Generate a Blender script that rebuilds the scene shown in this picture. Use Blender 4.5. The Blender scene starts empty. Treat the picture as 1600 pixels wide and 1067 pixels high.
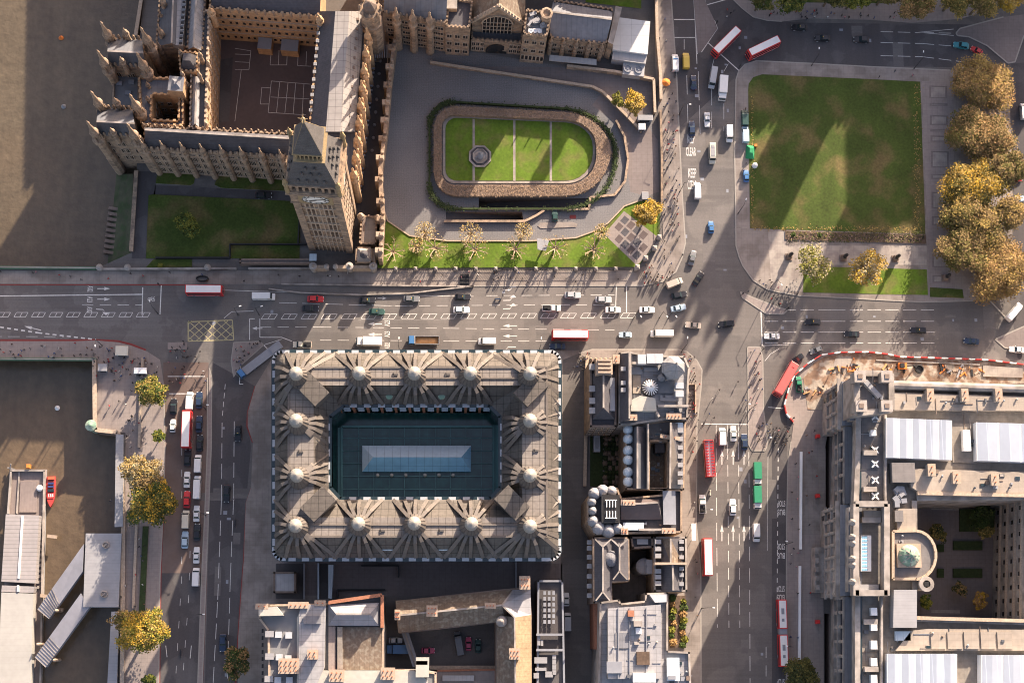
import bpy, bmesh, math, random
from mathutils import Vector, Matrix
from mathutils.geometry import tessellate_polygon
R = math.radians
rnd = random.Random(11)
S = bpy.context.scene
COL = S.collection

# ------------------------------------------------------------- camera
F_PX, CAM_H, NAD = 2400.0, 430.0, (695.0, 1000.0)
d_cam = Vector((NAD[0]-800, -(NAD[1]-533.5), -F_PX)).normalized()
up_c = -d_cam
xc = Vector((1, 0, 0)); Xw = (xc - up_c*xc.dot(up_c)).normalized(); Yw = up_c.cross(Xw)
ROT = Matrix((Xw, Yw, up_c))                       # camera axes -> world axes
cam = bpy.data.objects.new('camera', bpy.data.cameras.new('camera'))
COL.objects.link(cam); S.camera = cam
cam.data.sensor_width = 36.0; cam.data.lens = F_PX*36.0/1600.0
cam.data.clip_start = 1.0; cam.data.clip_end = 12000.0
cam.matrix_world = Matrix.Translation((0, 0, CAM_H)) @ ROT.to_4x4()
S.cycles.filter_width = 1.05
S.render.resolution_x = 1024; S.render.resolution_y = 682

def g(x, y, z=0.0):
    """ground-plan survey: where the point seen at (x, y) lies at height z"""
    w = ROT @ Vector((x-800, -(y-533.5), -F_PX)); t = (z-CAM_H)/w.z
    return Vector((w.x*t, w.y*t, z))

# ------------------------------------------------------------- light
SUN_EL = 21.0; SDX, SDY = 0.46, 0.888
W = bpy.data.worlds.new('World'); S.world = W; W.use_nodes = True
nt = W.node_tree; bg = nt.nodes['Background']
sky = nt.nodes.new('ShaderNodeTexSky'); sky.sky_type = 'NISHITA'; sky.sun_disc = False
sky.sun_elevation = R(SUN_EL); sky.sun_rotation = math.atan2(SDX, SDY)
sky.dust_density = 3.0
hz = nt.nodes.new('ShaderNodeMix'); hz.data_type = 'RGBA'; hz.blend_type = 'MULTIPLY'; hz.inputs[0].default_value = 1.0; hz.inputs[7].default_value = (1.16, .97, .92, 1)
nt.links.new(sky.outputs[0], hz.inputs[6]); nt.links.new(hz.outputs[2], bg.inputs[0]); bg.inputs[1].default_value = 0.115
sl = bpy.data.lights.new('sun', 'SUN'); sl.energy = 5.0; sl.angle = R(0.5); sl.color = (1.0, 0.83, 0.67)
so = bpy.data.objects.new('sun', sl); COL.objects.link(so)
sv = Vector((SDX*math.cos(R(SUN_EL)), SDY*math.cos(R(SUN_EL)), math.sin(R(SUN_EL))))
so.rotation_euler = (-sv).to_track_quat('-Z', 'Y').to_euler(); so.location = (0, 0, 600)
S.view_settings.view_transform = 'Standard'; S.view_settings.look = 'None'
S.view_settings.exposure = 1.66; S.view_settings.gamma = 1.0

# ------------------------------------------------------------- materials
MATS = {}
def M(name, col, rough=0.85, n=0.18, ns=0.5, big=0.25, bs=0.06, col2=None, c2=(0.45, 0.6), c2s=0.1, metal=0.0, spec=0.3,
      lines=(), ang=0.0, streaks=(), bump=0.0, emit=0.0, alpha=1.0, stretch=None):
    """procedural surface: base colour, fine and broad mottling, optional second colour in patches,
       joint lines (axis, period, share, factor) measured in metres in the object's own space"""
    m = bpy.data.materials.new(name); m.use_nodes = True; MATS[name] = m
    t = m.node_tree; L = t.links; N = t.nodes; b = N['Principled BSDF']
    b.inputs['Roughness'].default_value = rough; b.inputs['Metallic'].default_value = metal
    b.inputs['Specular IOR Level'].default_value = spec
    tc = N.new('ShaderNodeTexCoord'); mp = N.new('ShaderNodeMapping'); mp.inputs['Rotation'].default_value[2] = ang
    L.new(tc.outputs['Object'], mp.inputs['Vector'])
    if stretch: mp.inputs['Scale'].default_value = stretch
    src = mp.outputs[0]
    def noise(scale, det=3.0):
        q = N.new('ShaderNodeTexNoise'); q.inputs['Scale'].default_value = scale; q.inputs['Detail'].default_value = det
        L.new(src, q.inputs['Vector']); return q.outputs['Fac']
    def math_(op, a, bb, c=None):
        q = N.new('ShaderNodeMath'); q.operation = op
        for i, v in enumerate((a, bb, c)):
            if v is None: continue
            if isinstance(v, (int, float)): q.inputs[i].default_value = v
            else: L.new(v, q.inputs[i])
        return q.outputs[0]
    rgb = N.new('ShaderNodeRGB'); rgb.outputs[0].default_value = (*col, 1); cur = rgb.outputs[0]
    if col2:
        rp = N.new('ShaderNodeMapRange'); rp.inputs[1].default_value, rp.inputs[2].default_value = c2
        L.new(noise(c2s, 5), rp.inputs[0])
        mx = N.new('ShaderNodeMix'); mx.data_type = 'RGBA'; L.new(rp.outputs[0], mx.inputs[0]); L.new(cur, mx.inputs[6]); mx.inputs[7].default_value = (*col2, 1)
        cur = mx.outputs[2]
    f = None
    for a, s in ((n, ns), (big, bs)):
        if a:
            v = math_('MULTIPLY_ADD', noise(s), a*2.6, 1-a*1.3); f = v if f is None else math_('MULTIPLY', f, v)
    for sc_, am in streaks:
        m2 = N.new('ShaderNodeMapping'); m2.inputs['Scale'].default_value = sc_; L.new(tc.outputs['Object'], m2.inputs['Vector'])
        q = N.new('ShaderNodeTexNoise'); q.inputs['Scale'].default_value = 1.0; q.inputs['Detail'].default_value = 4; L.new(m2.outputs[0], q.inputs['Vector'])
        v = math_('MULTIPLY_ADD', q.outputs['Fac'], am*2.6, 1-am*1.3); f = v if f is None else math_('MULTIPLY', f, v)
    if lines:
        sp = N.new('ShaderNodeSeparateXYZ'); L.new(src, sp.inputs[0])
        for ax, per, sh, fac in lines:
            fr = math_('FRACT', math_('DIVIDE', sp.outputs[ax], per), None)
            lt = math_('LESS_THAN', fr, sh)
            v = math_('MULTIPLY_ADD', lt, fac-1, 1.0); f = v if f is None else math_('MULTIPLY', f, v)
    if f is not None:
        vm = N.new('ShaderNodeVectorMath'); vm.operation = 'SCALE'; L.new(cur, vm.inputs[0]); L.new(f, vm.inputs['Scale']); cur = vm.outputs[0]
    L.new(cur, b.inputs['Base Color'])
    if bump:
        bp = N.new('ShaderNodeBump'); bp.inputs['Strength'].default_value = bump; bp.inputs['Distance'].default_value = 0.2
        L.new(noise(ns*2), bp.inputs['Height']); L.new(bp.outputs[0], b.inputs['Normal'])
    if emit:
        L.new(cur, b.inputs['Emission Color']); b.inputs['Emission Strength'].default_value = emit
    return m

FLAG = ((0, 1.6, .05, .82), (1, 1.1, .06, .82))
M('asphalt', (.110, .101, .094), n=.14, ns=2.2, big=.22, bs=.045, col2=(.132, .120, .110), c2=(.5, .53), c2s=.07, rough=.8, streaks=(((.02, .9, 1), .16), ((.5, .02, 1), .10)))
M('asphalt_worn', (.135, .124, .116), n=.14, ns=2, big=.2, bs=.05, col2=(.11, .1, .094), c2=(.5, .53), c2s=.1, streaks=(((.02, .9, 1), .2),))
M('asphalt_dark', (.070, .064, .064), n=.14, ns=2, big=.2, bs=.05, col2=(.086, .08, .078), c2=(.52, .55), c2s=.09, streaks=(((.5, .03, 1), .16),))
M('asphalt_red', (.135, .10, .085), n=.12, ns=1.2, big=.25, bs=.06, col2=(.12, .085, .07), c2s=.15)
M('cobble', (.155, .15, .148), n=.35, ns=3, big=.25, bs=.07, lines=((0, .5, .12, .8), (1, .5, .12, .8)))
M('paving', (.235, .205, .18), n=.12, ns=1, big=.25, bs=.08, lines=FLAG, col2=(.175, .15, .13), c2s=.2)
M('paving_pink', (.235, .20, .18), n=.14, ns=1, big=.25, bs=.08, lines=FLAG)
M('paving_pale', (.29, .26, .225), n=.12, ns=1, big=.22, bs=.1, lines=FLAG, col2=(.22, .19, .17), c2s=.3)
M('paving_dark', (.165, .14, .13), n=.14, ns=1, big=.25, bs=.08, lines=FLAG)
M('court_dark', (.10, .078, .074), n=.12, ns=1, big=.2, bs=.1)
M('kerb', (.27, .25, .22), n=.15, ns=2)
M('red_line', (.20, .04, .035), n=.2, ns=2)
M('yellow_line', (.40, .35, .19), n=.2, ns=2)
M('road_paint', (.55, .53, .49), n=.35, ns=2.5, big=.2, bs=.4)
M('grass', (.052, .075, .014), n=.4, ns=1.6, big=.4, bs=.09, col2=(.115, .09, .035), c2=(.48, .66), c2s=.11, rough=1, streaks=(((.35, .04, 1), .14),))
M('grass_lush', (.085, .14, .014), n=.35, ns=1.5, big=.3, bs=.09, col2=(.11, .12, .03), c2=(.48, .66), c2s=.2, rough=1, streaks=(((.6, .05, 1), .14),))
M('soil', (.10, .07, .05), n=.4, ns=1.5, big=.3, bs=.2, rough=1)
M('dirt', (.19, .125, .085), n=.45, ns=1.1, big=.5, bs=.2, col2=(.30, .26, .21), c2=(.46, .56), c2s=.35, rough=1)
M('water', (.102, .074, .046), rough=.22, n=.22, ns=.35, big=.25, bs=.015, col2=(.088, .07, .046), c2s=.01, streaks=(((.25, .03, 1), .22), ((1.2, .5, 1), .12)), spec=.5, bump=.6, stretch=(1, 1, 1))
M('mud', (.07, .075, .045), n=.4, ns=.8, col2=(.04, .06, .025), c2s=.4)
M('stone', (.33, .24, .165), n=.4, ns=1.8, big=.25, bs=.15, col2=(.20, .15, .11), c2s=.5, lines=((2, .9, .1, .8),))
M('stone_gold', (.44, .285, .16), n=.35, ns=1.2, big=.2, bs=.15, lines=((2, .8, .08, .85),))
M('stone_trim', (.37, .29, .215), n=.35, ns=2, big=.15, bs=.2)
M('stone_dark', (.17, .13, .105), n=.3, ns=1.2, big=.25, bs=.2)
M('portland', (.31, .28, .25), n=.3, ns=1.2, big=.25, bs=.12, col2=(.19, .17, .15), c2s=.3)
M('portland_dark', (.30, .26, .22), n=.2, ns=1, big=.2, bs=.2)
M('brick', (.30, .13, .075), n=.3, ns=2.5, big=.2, bs=.3, lines=((2, .3, .15, .8),))
M('slate', (.075, .072, .078), n=.25, ns=1.2, big=.2, bs=.15, lines=((1, .6, .12, .8),))
M('slate_brown', (.15, .115, .085), n=.3, ns=1.5, big=.3, bs=.12, lines=((0, 1.3, .1, .82),), col2=(.2, .17, .13), c2=(.5, .6), c2s=.8)
M('lead', (.165, .168, .18), n=.22, ns=.8, big=.2, bs=.15, lines=((0, 1.5, .07, .75), (1, 4.1, .02, .8)))
M('lead_y', (.25, .25, .26), n=.15, ns=.8, big=.2, bs=.15, lines=((1, 1.7, .07, .72), (0, 3.9, .02, .8)))
M('lead_dark', (.10, .105, .115), n=.15, ns=.8, big=.2, bs=.15, lines=((0, 1.2, .08, .75),))
M('lead_grid', (.25, .235, .22), n=.12, ns=.8, big=.15, bs=.15, lines=((0, 1.9, .06, .55), (1, 1.9, .06, .55)))
M('lead_white', (.265, .265, .27), n=.18, ns=.8, big=.15, bs=.2, lines=((1, 1.6, .08, .72), (0, 2.8, .05, .75)))
M('iron_roof', (.10, .095, .092), n=.4, ns=3.5, big=.25, bs=.6, lines=((2, .7, .15, .7),))
M('bronze', (.095, .085, .074), n=.3, ns=1, big=.18, bs=.12, lines=((0, 1.9, .09, .5), (1, 1.9, .09, .5), (0, .48, .12, .85)), rough=.6)
M('bronze_rib', (.125, .11, .096), n=.25, ns=1, big=.12, bs=.2, rough=.55)
M('walkway', (.20, .18, .16), n=.25, ns=1, big=.18, bs=.12, lines=((0, 1.9, .08, .5), (1, 1.9, .08, .5), (0, .48, .12, .88)))
M('slate_tan', (.26, .19, .115), n=.35, ns=1.4, big=.25, bs=.2, lines=((1, 1.2, .1, .8),))
M('lantern_sky_reflection', (.62, .70, .72), rough=.3, n=.1, ns=1, lines=((0, 2.2, .05, .6),))  # reflected sky painted as a pale colour on the court lantern's upper slopes
M('bronze_dark', (.07, .065, .062), n=.15, ns=1, rough=.6)
M('cowl', (.26, .25, .22), n=.1, ns=1, rough=.5)
M('glass_dark', (.02, .035, .04), rough=.15, n=.1, ns=1, spec=.6)
M('glass_teal', (.012, .048, .042), rough=.12, n=.5, ns=.5, spec=.6, big=.3, bs=.2, lines=((0, 3.1, .03, 1.5), (1, 3.1, .03, 1.5)))
M('teal_frame', (.075, .17, .165), rough=.4, n=.1)
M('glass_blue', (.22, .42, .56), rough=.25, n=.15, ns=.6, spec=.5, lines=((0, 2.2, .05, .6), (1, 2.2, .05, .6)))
M('glass_frost', (.45, .52, .56), rough=.4, n=.12, ns=.5, lines=((0, 1.6, .05, .7),))
M('glazing_white', (.30, .335, .385), rough=.45, n=.06, ns=.5, big=.12, bs=.1, lines=((0, 3.05, .06, 1.35),))
M('shelf_white', (.38, .40, .42), rough=.5, n=.1, ns=2)
M('window', (.025, .023, .022), rough=.2, n=.3, ns=1.5)
M('flat_roof', (.21, .185, .155), n=.3, ns=.8, big=.3, bs=.12, col2=(.20, .18, .155), c2s=.35, lines=((0, 1.3, .05, .88), (1, 2.1, .04, .85)))
M('flat_roof_grey', (.16, .15, .145), n=.18, ns=.8, big=.25, bs=.15, lines=((0, 2.2, .04, .85), (1, 2.2, .04, .85)))
M('flat_roof_pale', (.29, .25, .205), n=.16, ns=.8, big=.25, bs=.15, lines=((1, 1.5, .05, .85), (0, 2.6, .03, .85)))
M('felt', (.165, .17, .175), n=.12, ns=.6, big=.3, bs=.1)
M('render_cream', (.36, .35, .305), n=.1, ns=.8, big=.15, bs=.2)
M('copper_green', (.16, .25, .19), n=.2, ns=1, col2=(.34, .4, .3), c2s=.6)
M('pot', (.38, .14, .075), n=.2, ns=3)
M('chim_stone', (.36, .28, .21), n=.25, ns=2)
M('metal_grey', (.22, .23, .25), rough=.5, n=.1, ns=1)
M('metal_pale', (.27, .27, .275), rough=.5, n=.12, ns=.6, lines=((1, .9, .06, .8),))
M('metal_pale_x', (.33, .325, .32), rough=.5, n=.12, ns=.6, big=.2, bs=.2, lines=((0, 1.1, .06, .8),))
M('pier_roof', (.28, .26, .25), rough=.6, n=.1, ns=.8, big=.15, bs=.1, lines=((1, 1.05, .13, .62),))
M('pier_roof_pale', (.33, .32, .29), rough=.6, n=.08, ns=.8, big=.15, bs=.1, lines=((1, 1.6, .04, .85),))
M('gang_roof', (.25, .25, .27), rough=.55, n=.1, ns=.8, big=.2, bs=.1)
M('deck', (.20, .165, .15), n=.15, ns=1, lines=((0, .8, .06, .8),))
M('white_paint', (.72, .72, .70), rough=.5, n=.06, ns=1)
M('canvas', (.52, .52, .50), rough=.8, n=.06, ns=1, lines=((0, 3.4, .03, .7), (1, 3.4, .03, .7)))
M('black_iron', (.02, .02, .02), rough=.5, n=.1)
M('bridge_green', (.09, .16, .10), rough=.6, n=.15, ns=2)
M('rubber', (.025, .025, .025), rough=.8, n=.1)
M('orange', (.70, .20, .04), rough=.6, n=.1)
M('barrier_red', (.42, .05, .045), rough=.5, n=.1)
M('tent_green', (.03, .25, .10), rough=.8, n=.15)
M('gold', (.29, .22, .12), rough=.6, n=.25, ns=3)
M('dial', (.75, .73, .66), rough=.5, n=.1)
M('hedge_brown', (.20, .145, .105), n=.5, ns=1.5, rough=1)
M('hedge_twig', (.24, .165, .105), n=.4, ns=2, rough=1)
M('hedge_green', (.035, .05, .018), n=.4, ns=1.5, rough=1)
M('bark', (.12, .09, .06), n=.3, ns=3)
M('bark_pale', (.36, .27, .18), n=.3, ns=3)
M('sand', (.50, .27, .12), n=.25, ns=1)
M('lamp_white', (.75, .75, .72), rough=.4, n=.05)

# ------------------------------------------------------------- building blocks
def meta(o, label=None, cat=None, group=None, kind=None):
    if label: o['label'] = label
    if cat: o['category'] = cat
    if group: o['group'] = group
    if kind: o['kind'] = kind
    return o

class MB:
    def __init__(s): s.v = []; s.f = []; s.m = []
    def add(s, pts, faces, mi=0):
        b = len(s.v); s.v += [tuple(p) for p in pts]
        for f in faces: s.f.append(tuple(b+i for i in f)); s.m.append(mi)
    def poly(s, pts, mi=0, holes=()):
        """one flat sheet, upward facing; pts are world points"""
        if not holes and len(pts) <= 4:
            s.add(pts, [tuple(range(len(pts)))], mi); return
        loops = [list(pts)] + [list(h) for h in holes]
        tr = tessellate_polygon([[Vector(p) for p in l] for l in loops]); fl = [p for l in loops for p in l]
        fs = []
        for a, b, c in tr:
            A, B, C = (Vector(fl[i]) for i in (a, b, c)); nz = (B-A).cross(C-A).z
            fs.append((a, b, c) if nz >= 0 else (a, c, b))
        s.add(fl, fs, mi)
    def prism(s, pts, z0, z1, ms=0, mt=None, bottom=False):
        pts = [(p[0], p[1]) for p in pts]
        ar = sum(pts[i][0]*pts[(i+1) % len(pts)][1]-pts[(i+1) % len(pts)][0]*pts[i][1] for i in range(len(pts)))
        if ar < 0: pts = pts[::-1]
        n = len(pts)
        s.add([(x, y, z0) for x, y in pts]+[(x, y, z1) for x, y in pts], [(i, (i+1) % n, n+(i+1) % n, n+i) for i in range(n)], ms)
        s.poly([(x, y, z1) for x, y in pts], ms if mt is None else mt)
        if bottom: s.add([(x, y, z0) for x, y in pts][::-1], [tuple(range(n))], ms)
    def box(s, c, size, rot=0.0, mi=0, mt=None, tp=1.0):
        """box standing on c (bottom centre); tp shrinks its top"""
        ca, sa = math.cos(rot), math.sin(rot); hx, hy = size[0]/2, size[1]/2; P = []
        for z, k in ((0, 1.0), (size[2], tp)):
            for a, b in ((-1, -1), (1, -1), (1, 1), (-1, 1)):
                x, y = a*hx*k, b*hy*k; P.append((c[0]+x*ca-y*sa, c[1]+x*sa+y*ca, c[2]+z))
        s.add(P, [(0, 1, 5, 4), (1, 2, 6, 5), (2, 3, 7, 6), (3, 0, 4, 7), (3, 2, 1, 0)], mi); b = len(s.v)-8
        s.f.append((b+4, b+5, b+6, b+7)); s.m.append(mi if mt is None else mt)
    def lathe(s, c, prof, n=8, mi=0, rot=0.0, sx=1.0):
        """prof: (radius, z) from bottom up"""
        P = []; k = len(prof)
        for r, z in prof:
            for i in range(n):
                a = rot+2*math.pi*i/n; P.append((c[0]+r*sx*math.cos(a), c[1]+r*math.sin(a), c[2]+z))
        F = [(j*n+i, j*n+(i+1) % n, (j+1)*n+(i+1) % n, (j+1)*n+i) for j in range(k-1) for i in range(n)]
        if prof[-1][0] > .001: F.append(tuple((k-1)*n+i for i in range(n)))
        s.add(P, F, mi)
    def beam(s, a, b, w, h, mi=0):
        """square bar from a to b, w wide, h deep (its top on the line)"""
        a, b = Vector(a), Vector(b); d = b-a
        if d.length < 1e-5: return
        side = Vector((-d.y, d.x, 0))
        side = side.normalized() if side.length > 1e-6 else Vector((1, 0, 0))
        u = d.cross(side).normalized()
        if u.z < 0: u = -u
        sd = side*w/2; P = []
        for p in (a, b):
            for q in (-sd-u*h, sd-u*h, sd, -sd): P.append(p+q)
        s.add(P, [(0, 1, 2, 3), (7, 6, 5, 4), (0, 4, 5, 1), (1, 5, 6, 2), (2, 6, 7, 3), (3, 7, 4, 0)], mi)
    def tube(s, pts, r0, r1=None, n=6, mi=0):
        pts = [Vector(p) for p in pts]; r1 = r0 if r1 is None else r1; P = []
        for i, p in enumerate(pts):
            d = (pts[min(i+1, len(pts)-1)]-pts[max(i-1, 0)]).normalized()
            a = d.cross(Vector((0, 0, 1)) if abs(d.z) < .9 else Vector((1, 0, 0))).normalized(); b = d.cross(a)
            r = r0+(r1-r0)*i/max(1, len(pts)-1)
            for k in range(n):
                t = 2*math.pi*k/n; P.append(p+a*r*math.cos(t)+b*r*math.sin(t))
        s.add(P, [(i*n+k, i*n+(k+1) % n, (i+1)*n+(k+1) % n, (i+1)*n+k) for i in range(len(pts)-1) for k in range(n)] +
              [tuple(range(n))[::-1], tuple((len(pts)-1)*n+k for k in range(n))], mi)
    def mesh(s, name, mats, off=(0, 0, 0), smooth=False):
        me = bpy.data.meshes.new(name)
        me.from_pydata([(x-off[0], y-off[1], z-off[2]) for x, y, z in s.v], [], s.f)
        for m in (mats if isinstance(mats, (list, tuple)) else [mats]): me.materials.append(MATS[m] if isinstance(m, str) else m)
        me.polygons.foreach_set('material_index', s.m)
        if smooth: me.polygons.foreach_set('use_smooth', [True]*len(s.f))
        me.update(); return me
    def build(s, name, mats, parent=None, smooth=False, local=False):
        if not s.v: return None
        if local: off = Vector((0, 0, 0)); loc = Vector((0, 0, 0))
        else:
            xs, ys, zs = zip(*s.v); off = Vector(((min(xs)+max(xs))/2, (min(ys)+max(ys))/2, min(zs)))
            loc = off.copy(); p = parent
            while p is not None: loc -= p.location; p = p.parent
        o = bpy.data.objects.new(name, s.mesh(name, mats, off, smooth)); COL.objects.link(o)
        o.location = loc
        if parent is not None: o.parent = parent
        return o

def thing(name, loc, label, cat, group=None, rz=0.0):
    o = bpy.data.objects.new(name, None); COL.objects.link(o); o.location = loc; o.rotation_euler.z = rz
    o.empty_display_size = .5
    return meta(o, label, cat, group)

def copy_tree(o, parent=None):
    c = o.copy(); COL.objects.link(c); c.parent = parent
    for ch in list(o.children): copy_tree(ch, c)
    return c

def px(s, z=0.0):
    """'x,y x,y ...' surveyed points -> world points at height z"""
    return [g(*map(float, p.split(',')), z) for p in s.split()]

def sheet(name, pts, z, mat, kind='structure', zref=None, holes=(), **kw):
    mb = MB(); P = [(p.x, p.y, z) for p in px(pts, z if zref is None else zref)]
    mb.poly(P, 0, [[(p.x, p.y, z) for p in px(h, z)] for h in holes])
    return meta(mb.build(name, mat), kind=kind, **kw)

def slab(name, pts, z0, z1, mats, kind='structure', **kw):
    mb = MB(); mb.prism(px(pts, z1), z0, z1, 0, 1)
    return meta(mb.build(name, mats), kind=kind, **kw)
# ============================================================= ground, river, roads
ZW = -6.0
mb = MB(); mb.poly([(-2600, -2600, ZW), (400, -2600, ZW), (400, 2600, ZW), (-2600, 2600, ZW)])
meta(mb.build('river_water', 'water'), kind='structure')
# land: one sheet to the horizon with openings for the car-park ramps
land = px('150,420 205,395 214,270 214,100 224,0')+[Vector((-108, 500, 0)), Vector((-120, 2600, 0)), Vector((2600, 2600, 0)), Vector((2600, -2600, 0)), Vector((-120, -2600, 0))]+px('186,1400 190,1067 193,800 185,676 150,672 148,562')
land = [Vector((p.x, p.y, 0)) for p in land]
RAMP1 = '748,308.5 920,310 920,327 748,327.5'; RAMP2 = '697,331 816,331 818,346 697,346'; MOAT = '1290,668 1297,668 1296,835 1286,835'; MOATB = '1288,958 1296,958 1296,1100 1288,1100'
mb = MB(); mb.poly(land, 0, [px(RAMP1), px(RAMP2), px(MOAT), px(MOATB)])
meta(mb.build('ground', 'asphalt'), kind='structure')
# ramp pits
for r, za, zb in ((RAMP1, -.3, -6.5), (RAMP2, -.3, -5.5), (MOAT, -5, -5), (MOATB, -5, -5)):
    mb = MB(); p = px(r); n = len(p)
    dz = [zb, za, za, zb]
    if r == RAMP2: dz = [za, zb, zb, za]
    mb.add([(q.x, q.y, 0) for q in p]+[(q.x, q.y, dz[i]) for i, q in enumerate(p)], [(i, (i+1) % n, n+(i+1) % n, n+i) for i in range(n)], 1)
    mb.add([(q.x, q.y, dz[i]) for i, q in enumerate(p)], [(0, 1, 2, 3)], 0)
    o = mb.build('ramp' if r in (RAMP1, RAMP2) else 'basement_area', ['asphalt_dark', 'stone_dark']); meta(o, kind='structure')
# embankment wall faces + bank
def strip(pts, za, zb, mb, mi=0):
    for a, b in zip(pts[:-1], pts[1:]): mb.add([(a.x, a.y, za), (b.x, b.y, za), (b.x, b.y, zb), (a.x, a.y, zb)], [(0, 1, 2, 3)], mi)
def wall_line(name, pts, z0, z1, w, mats, label, cat='wall', cap=None, zref=0, group=None):
    mb = MB(); P = px(pts, zref)
    for a, b in zip(P[:-1], P[1:]):
        a = Vector((a.x, a.y, z1)); b = Vector((b.x, b.y, z1)); mb.beam(a, b, w, z1-z0, 0)
        if cap: mb.beam(a+Vector((0, 0, cap)), b+Vector((0, 0, cap)), w+.25, cap, 1)
    return meta(mb.build(name, mats), label, cat, group)
wall_line('river_wall', '214,268 206,394', ZW-1, 1.0, .9, ['stone_dark', 'stone'], 'long stone river wall beside the dark terrace north of the pinnacled palace', cap=.2)
wall_line('river_wall', '148.5,563 150,672 185,676', ZW-1, 1.0, .9, ['stone_dark', 'stone_trim'], 'stone river wall with a green corner turret below the bridge', cap=.25)
wall_line('river_wall', '186,676 194,800 192,1067 190,1300', ZW-1, 1.0, .9, ['stone_dark', 'stone_trim'], 'embankment river wall running behind the pier canopies', cap=.25)
wall_line('river_wall', '224,-120 222,0 213,58', ZW-1, 1.0, .8, ['stone_dark', 'stone_trim'], 'pale terrace wall along the river at the top left corner', cap=.25)
mb = MB(); mb.lathe(g(151, 670, ZW), [(1.3, -.5), (1.3, 6.6), (1.6, 6.8), (1.6, 7.3), (1.0, 7.6), (.2, 8.3)], 12)
meta(mb.build('turret', 'copper_green'), 'round green topped turret at the corner of the river wall', 'turret')
mb = MB(); a = px('182,272 168,415', ZW+.2); b = px('208,272 204,400', -1.5)
mb.add([*a, *b], [(0, 2, 3, 1)]); o = mb.build('foreshore', 'mud'); meta(o, kind='structure')
mb = MB()
for i in range(9):
    y = 328+i*8.5; mb.box(g(184-i*1.0, y, ZW+.2), (5, .9, .9), R(-8), 0)
meta(mb.build('timber_groynes', 'stone_dark'), 'row of short weedy timbers on the muddy bank above the bridge', 'timber piles')
# bridge deck over the river
BT, BB = 421.0, 561.0
mb = MB(); mb.prism([*px('152,421 152,561'), *[Vector((-900, g(-700, 561).y, 0)), Vector((-900, g(-700, 421).y, 0))]], -2.2, -.02, 0, 0, True)
for i in range(7):
    x = g(-20-i*190, 500).x; mb.box((x, (g(0, 421).y+g(0, 561).y)/2, ZW-1), (4, 24, 4.2), 0, 0)
bridge = thing('road_bridge', g(0, 490), 'wide road bridge crossing the brown river at the left', 'bridge')
mb.build('deck', 'asphalt', bridge)
for y0, y1 in ((420.2, 0), (562.6, 1)):
    m2 = MB(); A = g(151, y0); A.z = 1.15; B = Vector((-900, g(-700, y0).y, 1.15)); m2.beam(A, B, .7, 1.2, 0); m2.beam(A+Vector((0, 0, .12)), B+Vector((0, 0, .12)), .3, .12, 1)
    m2.build('parapet', ['bridge_green', 'portland'], bridge)
for x in (-10, ):
    for y in (424, 558): pass

# ---- road surfaces (sheets 4 mm apart)
sheet('road', '255,566 326,566 322,780 316,1150 246,1150 250,900 258,700', .004, 'asphalt_red')
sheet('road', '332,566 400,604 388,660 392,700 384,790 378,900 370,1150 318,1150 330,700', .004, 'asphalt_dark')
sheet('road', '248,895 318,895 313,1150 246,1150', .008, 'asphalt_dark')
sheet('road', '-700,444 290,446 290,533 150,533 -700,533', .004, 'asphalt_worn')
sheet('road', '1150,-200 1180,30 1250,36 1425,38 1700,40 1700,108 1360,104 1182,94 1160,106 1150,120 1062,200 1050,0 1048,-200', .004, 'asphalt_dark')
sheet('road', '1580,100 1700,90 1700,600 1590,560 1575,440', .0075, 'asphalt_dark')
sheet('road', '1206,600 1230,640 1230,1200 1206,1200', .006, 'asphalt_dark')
sheet('road', '880,562 915,562 925,800 930,1200 882,1200 876,870', .14, 'asphalt', zref=.14)
def pave(pts, mat='paving', z=.13, name='pavement'):
    return slab(name, pts, -.05, z, ['kerb', mat])
def kerbline(pts, w=.35, z=.137):
    mb = MB(); P = px(pts, z)
    for a, b in zip(P[:-1], P[1:]): mb.beam(a, b, w, .05)
    meta(mb.build('kerb', 'kerb'), kind='structure')
pave('-700,423 150,423 290,423 620,422 990,423 1015,412 1036,372 1030,200 1024,100 1020,-200 1046,-200 1049,0 1057,112 1061,200 1066,303 1071,380 1066,402 1056,425 1035,440 1005,446 740,447 620,446 440,444 -700,443')
kerbline('1049,0 1057,112 1061,200 1066,303 1071,380 1066,402 1056,425 1035,440 1005,446 740,447')
for y, nm in ((443.2, 0), (532.6, 1)):
    mb = MB(); P = px('-700,%g 150,%g 290,%g' % (y+1, y+1.2, y+1.6) if not nm else '-700,531.5 120,531.5 150,531 185,533 205,538 228,547', .012)
    for a, b in zip(P[:-1], P[1:]): mb.beam(a, b, .55, .004)
    meta(mb.build('red_line', 'red_line'), kind='structure')
pave('-700,533 120,533 152,532 185,535 205,540 230,549 250,562 256,600 258,700 256,780 250,900 247,1250 193,1250 196,676 152,672 150,562 -700,562', 'paving_pink')
pave('262,535 292,535 292,546 262,546', 'paving_pink')
pave('365,535 406,533 412,539 374,573 365,589 361,564', 'paving_pink')
pave('327,575 331,590 330,700 326,800 322,900 313,1150 306,1150 315,900 320,800 324,700', 'paving_pink')
pave('440,548 905,548 905,552 880,562 880,880 880,1200 370,1200 372,998 379,898 381,875 384,785 392,762 395,691 387,666 387,644 399,603 425,560', 'paving')
pave('905,552 925,546 1060,546 1073,549 1089,563 1097,578 1095,610 1089,666 1088,820 1095,890 1096,1250 930,1250 915,1000 912,700', 'paving')
kerbline('905,552 925,546 1060,546 1073,549 1089,563 1097,578 1095,610 1089,666 1088,820 1095,890 1096,1250')
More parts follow.
